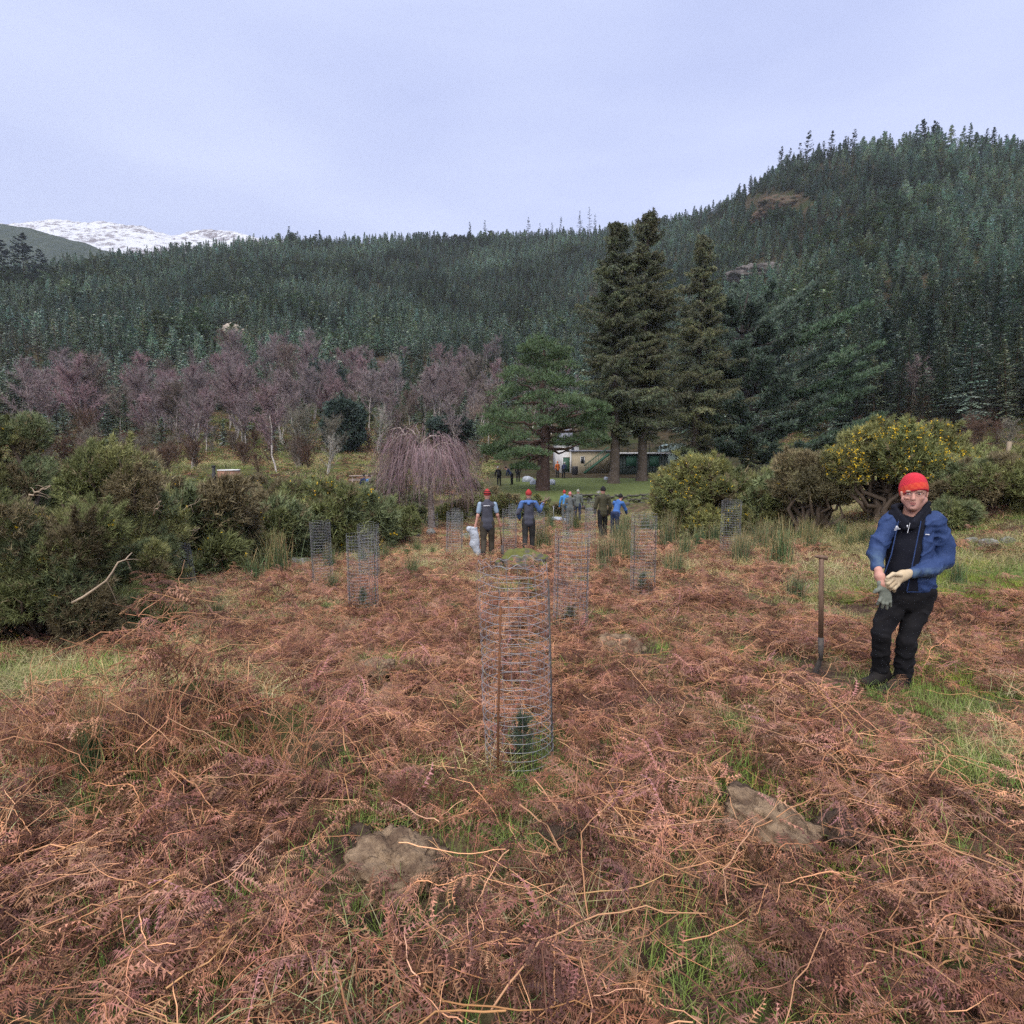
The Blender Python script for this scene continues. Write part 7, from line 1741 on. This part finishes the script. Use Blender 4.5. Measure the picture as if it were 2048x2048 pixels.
# --- people farther away
def mat_c(c, nm): return bpy.data.materials.get(nm) or cloth(nm, c)
def person(px, ptop, pbase, rz, label, top, trou, hat, Y=None, pose='walk', arms=None, skin_arms=False, vox=0.02, lean=0.0, hat2=None, Hm=1.76, legs=None, pole=None):
    """a figure seen from behind or the side; local frame: x to its right, y the way it faces"""
    p = hit(px, pbase) if Y is None else gpos(px, pbase, Y)
    Hs = Hm / 1.76
    o = empty('person', tuple(p), rz, Hs); Z0 = np.zeros(3)
    v = lambda *a: np.array(a, float)
    if legs is None:
        legs = {'walk': [(v(.10, 0, .93), v(.11, .10, .50), v(.10, .04, .09)), (v(-.10, 0, .93), v(-.10, -.02, .50), v(-.11, -.22, .13))], 'stand': [(v(.10, 0, .93), v(.12, .02, .5), v(.12, 0, .09)), (v(-.10, 0, .93), v(-.12, .02, .5), v(-.12, 0, .09))],
                'sit': [(v(.10, 0, .50), v(.13, .42, .52), v(.13, .40, .09)), (v(-.10, 0, .50), v(-.13, .42, .52), v(-.13, .40, .09))]}[pose if pose in ('walk', 'sit') else 'stand']
    hipz = legs[0][0][2]; ch = v(0, lean * 0.9, hipz + 0.52 * (1 - 0.4 * abs(lean))); wst = v(0, lean * 0.25, hipz + 0.12)
    hd = ch + v(0, 0.03 + lean * 0.5, 0.27 - 0.10 * abs(lean))
    if arms is None: arms = [(v(.27, .02, -.30), v(.27, .12, -.54)), (v(-.27, .02, -.30), v(-.27, .10, -.54))]
    sh = [ch + v(.19, 0, .02), ch + v(-.19, 0, .02)]
    b = Sdf(0.03); b.ell(hd, (.078, .098, .118)); b.cap(hd + v(0, .04, -.06), hd + v(0, .06, -.09), .045, .03); b.cap(hd + v(0, -.01, -.08), ch, .055, .065); b.cap(ch, wst, .11, .11); b.cap(hd + v(0, .095, -.01), hd + v(0, .11, -.03), .012, .015, k=.01)
    for s2 in (-1, 1): b.cap(hd + v(s2 * .078, -.01, .0), hd + v(s2 * .078, 0, -.03), .014, .012, k=.01)
    for i in (0, 1):
        E, Hn = ch + arms[i][0], ch + arms[i][1]; d = norm(Hn - E); b.cap(ch, sh[i], .07, .05); b.cap(sh[i], E, .045, .04); b.cap(E, Hn, .040, .028)
        pr = norm(np.cross(d, v(0, 1, .3))); 
        b.cap(Hn, Hn + d * .07, .030, .034, (pr, 1.0), k=.015)
        for f in range(4): b.cap(Hn + d * .07 + pr * (f - 1.5) * .018, Hn + d * (.14 - .012 * abs(f - 1)) + pr * (f - 1.5) * .020 + v(0, .02, 0), .010, .008, k=.005)
        b.cap(Hn + d * .02 + pr * .03, Hn + d * .08 + pr * .055, .012, .009, k=.006)
        b.cap(wst, legs[i][0], .10, .08); b.cap(legs[i][0], legs[i][1], .06, .05); b.cap(legs[i][1], legs[i][2], .045, .035)
    fine = min(vox, 0.013)
    sobj('body', b, fine if vox < 0.02 else vox, M_SKIN, o, Z0)
    fold = lambda P: 0.014 * fbm(P * 7, 5 + int(px), 2)
    t = Sdf(0.04); t.cap(legs[0][0] + v(-.01, 0, .06), legs[1][0] + v(.01, 0, .06), .105)
    for i in (0, 1): t.chain([legs[i][0], legs[i][1], legs[i][2] + v(0, 0, .02)], [.100, .080, .066], k=.02)
    sobj('trousers', t, vox, mat_c(*trou), o, Z0, fold)
    jk = Sdf(0.04); jk.chain([ch + v(0, -.01, -.02), wst, wst + v(0, 0, -.16 if pose != 'sit' else -.05)], [.145, .135, .13], (v(0, 1, 0), 1.2)); jk.cap(sh[0], sh[1], .068); jk.cap(wst + v(-.06, 0, -.13), wst + v(.06, 0, -.13), .118); jk.cap(wst + v(-.05, 0, -.02), wst + v(.05, 0, -.02), .115)
    jk.cap(ch + v(0, -.02, .09), ch + v(0, 0, .10), .085, .080)
    if not skin_arms:
        for i in (0, 1): jk.chain([sh[i], ch + arms[i][0], ch + arms[i][1]], [.075, .064, .048], k=.03)
    jo = sobj('jacket' if not skin_arms else 'vest', jk, vox, mat_c(*top), o, Z0, fold)
    if skin_arms:
        s3 = Sdf(0.02)
        for i in (0, 1): s3.cap(sh[i], sh[i] * .35 + (ch + arms[i][0]) * .65, .070, .062)
        sobj('shirt', s3, vox, mat_c((0.24, 0.32, 0.42), 'pale_blue_shirt'), o, Z0)
    hh = Sdf(0.02); hh.ell(hd + v(0, -.01, .035), (.094, .112, .105)); hh.ell(hd + v(0, -.01, .12), (.045, .05, .045)); hh.cut(lambda P: P[..., 2] - (hd[2] + .005) + .2 * (P[..., 1] - hd[1]) * -1)
    ho = sobj('hat', hh, min(vox, 0.012), mat_c(*hat), o, Z0)
    if hat2:
        mb = MB(); a = np.linspace(0, 6.283, 25)
        for zz, rr in hat2[1]: mb.tube(np.stack([hd[0] + np.cos(a) * rr, hd[1] - .01 + np.sin(a) * rr * 1.18, 0 * a + hd[2] + zz], 1), .010, 5)
        mb.obj('stripe', [mat_c(*hat2[0])], ho, True)
    for i in (0, 1):
        a = legs[i][2]; bt = Sdf(0.02); bt.cap(a + v(0, -.03, -.04), a + v(0, .16, -.05), .045, .042); bt.cap(a + v(0, -.02, -.04), a + v(0, 0, .08), .05, .058); bt.cut(lambda P, z0=a[2] - .088: P[..., 2] - z0); sobj('boot', bt, vox, M_BOOT, o, Z0)
    tag(o, label, 'person'); return o, p, ch, Hs
GREY = ((0.060, 0.062, 0.082), 'slate_grey_cloth'); KHK = ((0.050, 0.042, 0.032), 'dark_khaki_cloth'); DKT = ((0.030, 0.030, 0.030), 'charcoal_cloth'); REDH = ((0.33, 0.035, 0.035), 'red_wool'); OLIVE = ((0.055, 0.052, 0.032), 'olive_cloth'); BLU = ((0.050, 0.13, 0.36), 'bright_blue_cloth'); CYB = ((0.05, 0.20, 0.45), 'sky_blue_cloth'); BLK = ((0.012, 0.012, 0.014), 'black_cloth'); GRN = ((0.10, 0.11, 0.11), 'grey_green_cloth'); PNK = ((0.45, 0.16, 0.17), 'pink_wool'); ORG = ((0.50, 0.12, 0.03), 'orange_cloth'); NAVY = ((0.02, 0.03, 0.07), 'navy_cloth'); LBR = ((0.17, 0.125, 0.095), 'pale_brown_cloth')
v3 = lambda *a: np.array(a, float)
o1, p1, ch1, _s = person(975, 983, 1119, 0.06, 'walker in a grey vest and striped red hat carrying a white sack', GREY, KHK, REDH, skin_arms=True, vox=0.014, arms=[(v3(.27, .02, -.27), v3(.33, .10, -.50)), (v3(-.25, -.03, -.28), v3(-.31, -.03, -.52))], hat2=(BLK, [(.045, .097), (.095, .080)]))
mb = MB(); mb.box(ch1 + [-.10, -.150, -.012], ch1 + [.07, -.147, .006]); k_ = mb.obj('back_print', [M_WHITEM], o1)
o2, p2, ch2, _s = person(1057, 980, 1106, 0.0, 'walker in a grey and blue hooded jacket and red hat with a hand raised', ((0.062, 0.065, 0.088), 'dark_grey_jacket'), DKT, REDH, vox=0.014, arms=[(v3(.32, .05, -.20), v3(.42, .18, -.02)), (v3(-.30, -.03, -.25), v3(-.27, .10, -.42))])
hd_ = Sdf(0.02); hd_.cap(ch2 + [-.09, -.09, .07], ch2 + [.09, -.09, .07], .05); hd_.cap(ch2 + [0, -.13, .02], ch2 + [0, -.11, .06], .05); hd_.cap(ch2 + [-.20, -.02, .05], ch2 + [.20, -.02, .05], .055); sobj('hood', hd_, 0.014, mat_c((0.07, 0.15, 0.38), 'hood_blue'), o2, np.zeros(3))
for i, (sgn, el, ha) in enumerate([(1, v3(.32, .05, -.20), v3(.42, .18, -.02)), (-1, v3(-.30, -.03, -.25), v3(-.27, .10, -.42))]):
    sl = Sdf(0.01); sl.cap(ch2 + [sgn * .20, 0, .01], ch2 + el, .079, .068); sl.cap(ch2 + el, ch2 + ha, .068, .052); sobj('sleeve', sl, 0.014, mat_c((0.07, 0.13, 0.30), 'sleeve_blue'), o2, np.zeros(3))
# sack and spade carried by the first walker
M1 = np.array(o1.matrix_basis if False else Matrix.Translation(o1.location) @ Euler(o1.rotation_euler).to_matrix().to_4x4()); tw = lambda q: (M1 @ np.array([*q, 1.0]))[:3]
hl, hr = tw(ch1 + v3(-.31, -.03, -.60)), tw(ch1 + v3(.33, .12, -.60))
sk = Sdf(0.05); sk.chain([hl, hl + [-.03, -.02, -.18], hl + [-.02, -.03, -.42], hl + [.06, -.04, -.66]], [.035, .10, .12, .09], (v3(0, 1, 0), 1.6)); sk.cap(hl + [0, 0, .0], hl + [-.17, -.02, -.02], .03, .06); sk.cap(hl + [-.17, -.02, -.02], hl + [-.08, -.02, -.14], .06, .06)
V, F = sk.mesh(0.014, lambda P: 0.025 * fbm(P * 6, 91, 3)); so = link('plastic_sack', mesh_np('plastic_sack', V - hl, F, M_SACK, True), None, tuple(hl)); tag(so, 'half-empty white plastic sack in the hand of the walker in the vest', 'sack')
sb = np.array([hr[0] + 0.06, hr[1], p1[2] + 0.06]); spd = empty('spade', tuple(sb)); mb = MB(); mb.tube([[-.06, 0, hr[2] - sb[2] + .1], [0, 0, .28]], .016, 7, (1, 1, 1), True); mb.obj('shaft', [bpy.data.materials['worn_ash_handle']], spd, True)
mb = MB(); mb.box((-.035, -.02, 0), (.05, .02, .30)); mb.obj('blade', [M_DARKSTEEL], spd); tag(spd, 'wooden-shafted spade used as a stick by the walker in the vest', 'spade')
wd = tw(ch1) * 0 + np.array(o2.location) + ch2 + v3(.42, .18, .05); br = MB(); g = np.random.default_rng(95)
br.tube([[-.10, 0, -.02], [.1, 0, .05], [.22, .02, .14]], [.02, .02, .012], 6, (0.16, 0.12, 0.09), True)
for k in range(7): br.tube(curve([.05 + .02 * k, 0, .05], np.array([.05, 0, .05]) + g.normal(0, .09, 3) + [.1, 0, .08], .02, 4), [.008, .006, .005, .003], 4, (0.2, 0.15, 0.11))
bo = br.obj('dead_branch', [M_BARK]); bo.location = wd; tag(bo, 'bundle of brown twigs on the raised hand of the second walker', 'branch')
person(1205, 1000, 1078, 0.15, 'person in an olive jacket, black trousers and dark hat near the yellow-green gorse', OLIVE, BLK, BLK, vox=0.022)
person(1229, 1004, 1075, -0.7, 'person in bright blue with a dark hat stooping beside the olive jacket', BLU, NAVY, BLK, vox=0.022, pose='stand', lean=0.30, arms=[(v3(.24, .18, -.26), v3(.18, .36, -.42)), (v3(-.22, .18, -.26), v3(-.14, .36, -.42))], Hm=1.70)
o5, _, ch5, _s = person(1130, 978, 1040, 0.2, 'person with a blue jacket and red hat, left one of the group of three', CYB, GRN, REDH, Y=33.5, vox=0.025, pose='stand', lean=0.12)
person(1140, 986, 1046, 0.0, 'person in grey with a pink hat in the middle of the group of three', GRN, GRN, PNK, Y=31.0, vox=0.025, pose='stand', lean=0.10)
person(1155, 980, 1034, -0.3, 'person in grey-green with a pale hood, right one of the group of three', ((0.11, 0.125, 0.115), 'sage_cloth'), NAVY, ((0.25, 0.25, 0.22), 'pale_hood'), Y=34.5, vox=0.025, pose='stand', lean=0.05)
person(1115, 926, 950, 0.5, 'person in orange standing by the house porch', ORG, DKT, ORG, Y=66, vox=0.035, pose='stand')
person(1127, 930, 951, -0.5, 'person in dark clothes and pale hat next to the one in orange', NAVY, BLK, ((0.4, 0.4, 0.4), 'pale_wool'), Y=65, vox=0.035, pose='stand', lean=0.2)
person(998, 934, 953, 0.3, 'person in black and white seen between gorse and pine, left of the sheets', BLK, BLK, ((0.3, 0.3, 0.3), 'grey_wool'), Y=55, vox=0.035, pose='stand', lean=0.3)
person(1024, 936, 955, 1.2, 'dark-clad person bending beside the white sheets', NAVY, BLK, BLK, Y=56, vox=0.035, pose='stand', lean=0.45)
person(1036, 928, 950, -0.3, 'dark figure standing left behind the white sheets', BLK, BLK, BLK, Y=60, vox=0.035, pose='stand')
yt = 44.0 - 0.75
for (px, col, lb, rz) in [(728, NAVY, 'person in navy sitting at the picnic table', 0.25), (739, CYB, 'person in light blue sitting at the picnic table', 0.25)]:
    o_, p_, _c, _s = person(px, 936, 958, rz, lb, col, NAVY, BLK, Y=yt - 0.02 if px == 728 else yt + 0.03, vox=0.03, pose='sit'); o_.location.z += 0.0
# tool standing in the ground near the white sheet
p = hit(1107, 1042); mb = MB(); mb.tube([[0, 0, -.1], [0, 0, .85]], .018, 7, cap=True); mb.tube([[-.07, 0, .86], [.07, 0, .86]], .016, 6, cap=True); o = mb.obj('planting_bar', [M_WIRE], None, True); o.location = p; tag(o, 'pale metal planting bar stuck in the ground behind the walkers', 'tool')
def clear_of(x, y, extra=0.0, what=None):
    k = np.ones(len(x), bool)
    for cx, cy, rr in (CLEAR if what is None else what):
        k &= (x - cx) ** 2 + (y - cy) ** 2 > (rr + extra) ** 2
    return k
PTS = []; ROT = []; SCL = []; IDX = []
NF, NS = len(F_PROTO), len(S_PROTO)
def put(xy, g, dz, pitch, scale, idx, roll=0.35):
    x, y = xy[:, 0], xy[:, 1]; n = len(x)
    z = Z(x, y) + dz
    PTS.append(np.stack([x, y, z], 1)); SCL.append(scale); IDX.append(idx)
    ROT.append(np.stack([g.normal(0, roll, n), pitch, g.uniform(0, 6.283, n)], 1))
# fronds
P, g = field_points(lambda d: 22 if d < 4 else 22 * (4 / d) ** 0.85, 1.2, 36, 71)
c = bracken_cover(P[:, 0], P[:, 1]); k = (g.random(len(P)) < np.clip(c, 0, 1)) & clear_of(P[:, 0], P[:, 1], 0.12)
P = P[k]; c = c[k]; n = len(P)
md = mound(P[:, 0], P[:, 1])
put(P, g, g.uniform(-0.02, 0.03, n) + md * g.uniform(-0.2, 0.9, n), g.normal(0, 0.12, n), g.uniform(0.7, 1.05, n) * np.where(P[:, 1] > 10, 1.15, 1.0), np.where(c < 0.4, g.integers(6, 8, n), g.integers(0, NF, n)), 0.12)
# stalks lying in the fronds
P, g = field_points(lambda d: 17 if d < 3.5 else 17 * (3.5 / d) ** 1.15, 1.2, 26, 72)
c = bracken_cover(P[:, 0], P[:, 1]); k = (g.random(len(P)) < np.clip(c + 0.12, 0, 1)) & clear_of(P[:, 0], P[:, 1], 0.2)
P = P[k]; n = len(P); md = mound(P[:, 0], P[:, 1])
put(P, g, g.uniform(0.02, 0.11, n) + md * g.uniform(0, 0.9, n), g.normal(-0.08, 0.22, n), g.uniform(0.35, 0.95, n), NF + g.integers(0, NS, n))
# stalks still standing
P, g = field_points(lambda d: 5.0 if d < 5 else 5.0 * (5 / d) ** 1.3, 1.6, 20, 73)
c = bracken_cover(P[:, 0], P[:, 1]); k = (g.random(len(P)) < np.clip(c, 0, 1) * 0.75) & clear_of(P[:, 0], P[:, 1], 0.35)
P = P[k]; n = len(P)
put(P, g, np.zeros(n) - 0.02, -g.uniform(0.5, 1.4, n), g.uniform(0.35, 0.75, n), NF + g.integers(0, NS, n))
# upright stems along the front of the left heap
mx0 = _MOUNDS[0]
n = 260; a = np.random.default_rng(74); u = a.uniform(-1.0, 1.0, n)
P = np.stack([mx0[0] + u * mx0[2] * 1.0, mx0[1] - mx0[3] * a.uniform(0.5, 1.15, n)], 1)
put(P, a, np.zeros(n), -a.uniform(0.8, 1.5, n), a.uniform(0.45, 0.95, n), NF + a.integers(0, NS, n))
o = scatter('dead_bracken', F_PROTO + S_PROTO, np.concatenate(PTS), np.concatenate(ROT), np.concatenate(SCL), np.concatenate(IDX))
tag(o, 'tangled reddish-brown dead bracken covering most of the field', 'bracken')
print('bracken copies', len(o.data.vertices))

# grass: green where the bracken is thin, pale dry grass farther off
PTS, ROT, SCL, IDX = [], [], [], []
P, g = field_points(lambda d: 80 if d < 3.5 else 80 * (3.5 / d) ** 1.1, 1.2, 37, 81)
x, y = P[:, 0], P[:, 1]
c = bracken_cover(x, y); gn = fbm2(x, y, 0.55, 82, 3); px, py = proj(x, y, zbase(x, y))
pr = np.clip(1.10 - 0.98 * c + 0.45 * gn, 0.15, 1)
k = (g.random(len(P)) < pr) & clear_of(x, y, 0.0, CLEAR_G)
P = P[k]; n = len(P); x, y, gn, px, py = x[k], y[k], gn[k], px[k], py[k]
dry = np.clip(0.14 + 0.70 * sstep(5, 14, y) + 0.5 * fbm2(x, y, 1.3, 83, 3) + 0.35 * np.exp(-(((px - 150) / 320) ** 2 + ((py - 1375) / 60) ** 2)) - 0.3 * (px > 1750) * (py < 1250), 0, 0.96)
mossy = (fbm2(x, y, 1.6, 84, 3) > 0.18) & (px > 1500)
r1 = g.random(n)
idx = np.where(r1 < dry, g.integers(2, 4, n), np.where(mossy, 4, g.integers(0, 2, n)))
put(P, g, np.zeros(n) - 0.005, g.normal(0, 0.15, n), g.uniform(0.6, 1.15, n) * np.where(y > 9, 1.3, 1.0), idx, 0.12)
o = scatter('grass', G_PROTO, np.concatenate(PTS), np.concatenate(ROT), np.concatenate(SCL), np.concatenate(IDX))
tag(o, 'green and straw-coloured grass growing between the bracken', 'grass')
print('grass copies', len(o.data.vertices))

# rough dead grass and heath under the birches and on the right slope
g = np.random.default_rng(88); n = 15000
az = g.uniform(-0.80, 0.80, n); r = 42 + 78 * g.random(n) ** 0.8; x = r * np.sin(az); y = r * np.cos(az)
px, py = proj(x, y, Z(x, y, False)); lw, ms, _, _ = ground_masks(x, y)
k = (lw < 0.2) & (ms < 0.5) & ((x < -2) | (px > 1560)) & (np.abs(x + 22) + np.abs(y - 46) > 3.5) & (np.hypot(x + 11, y - 44) > 2.5)
x, y = x[k], y[k]; n = len(x)
sc_ = g.uniform(1.8, 4.2, n); up = Z(x, y, False)
o = scatter('undergrowth', G_PROTO + F_PROTO[6:8], np.stack([x, y, Z(x, y) - 0.02], 1), np.stack([g.normal(0, 0.1, n), g.normal(0, 0.1, n), g.uniform(0, 6.28, n)], 1), sc_, g.choice([0, 1, 2, 3, 0, 3, 0, 1, 5], n))
tag(o, 'rough dead grass and bracken under the birches and on the right slope', 'undergrowth')
# ================================================================= AIR
mb = MB(); mb.box((-2400, -120, -9), (2400, 2700, 860)); m = bpy.data.materials.new('valley_haze'); m.use_nodes = True
m.node_tree.nodes.clear(); ou = m.node_tree.nodes.new('ShaderNodeOutputMaterial'); pv = m.node_tree.nodes.new('ShaderNodeVolumePrincipled')
pv.inputs['Color'].default_value = (0.86, 0.92, 1.0, 1); pv.inputs['Density'].default_value = 0.00014; pv.inputs['Anisotropy'].default_value = 0.2
m.node_tree.links.new(pv.outputs[0], ou.inputs['Volume'])
hz_o = mb.obj('haze', [m]); tag(hz_o, 'thin damp haze filling the valley', 'haze', kind='stuff')
print('SCENE objects', len(bpy.data.objects), 'tris', sum(len(m.loop_triangles) or sum(len(p.vertices) - 2 for p in m.polygons) if len(m.polygons) < 1 else len(m.loops) - 2 * len(m.polygons) for m in bpy.data.meshes))
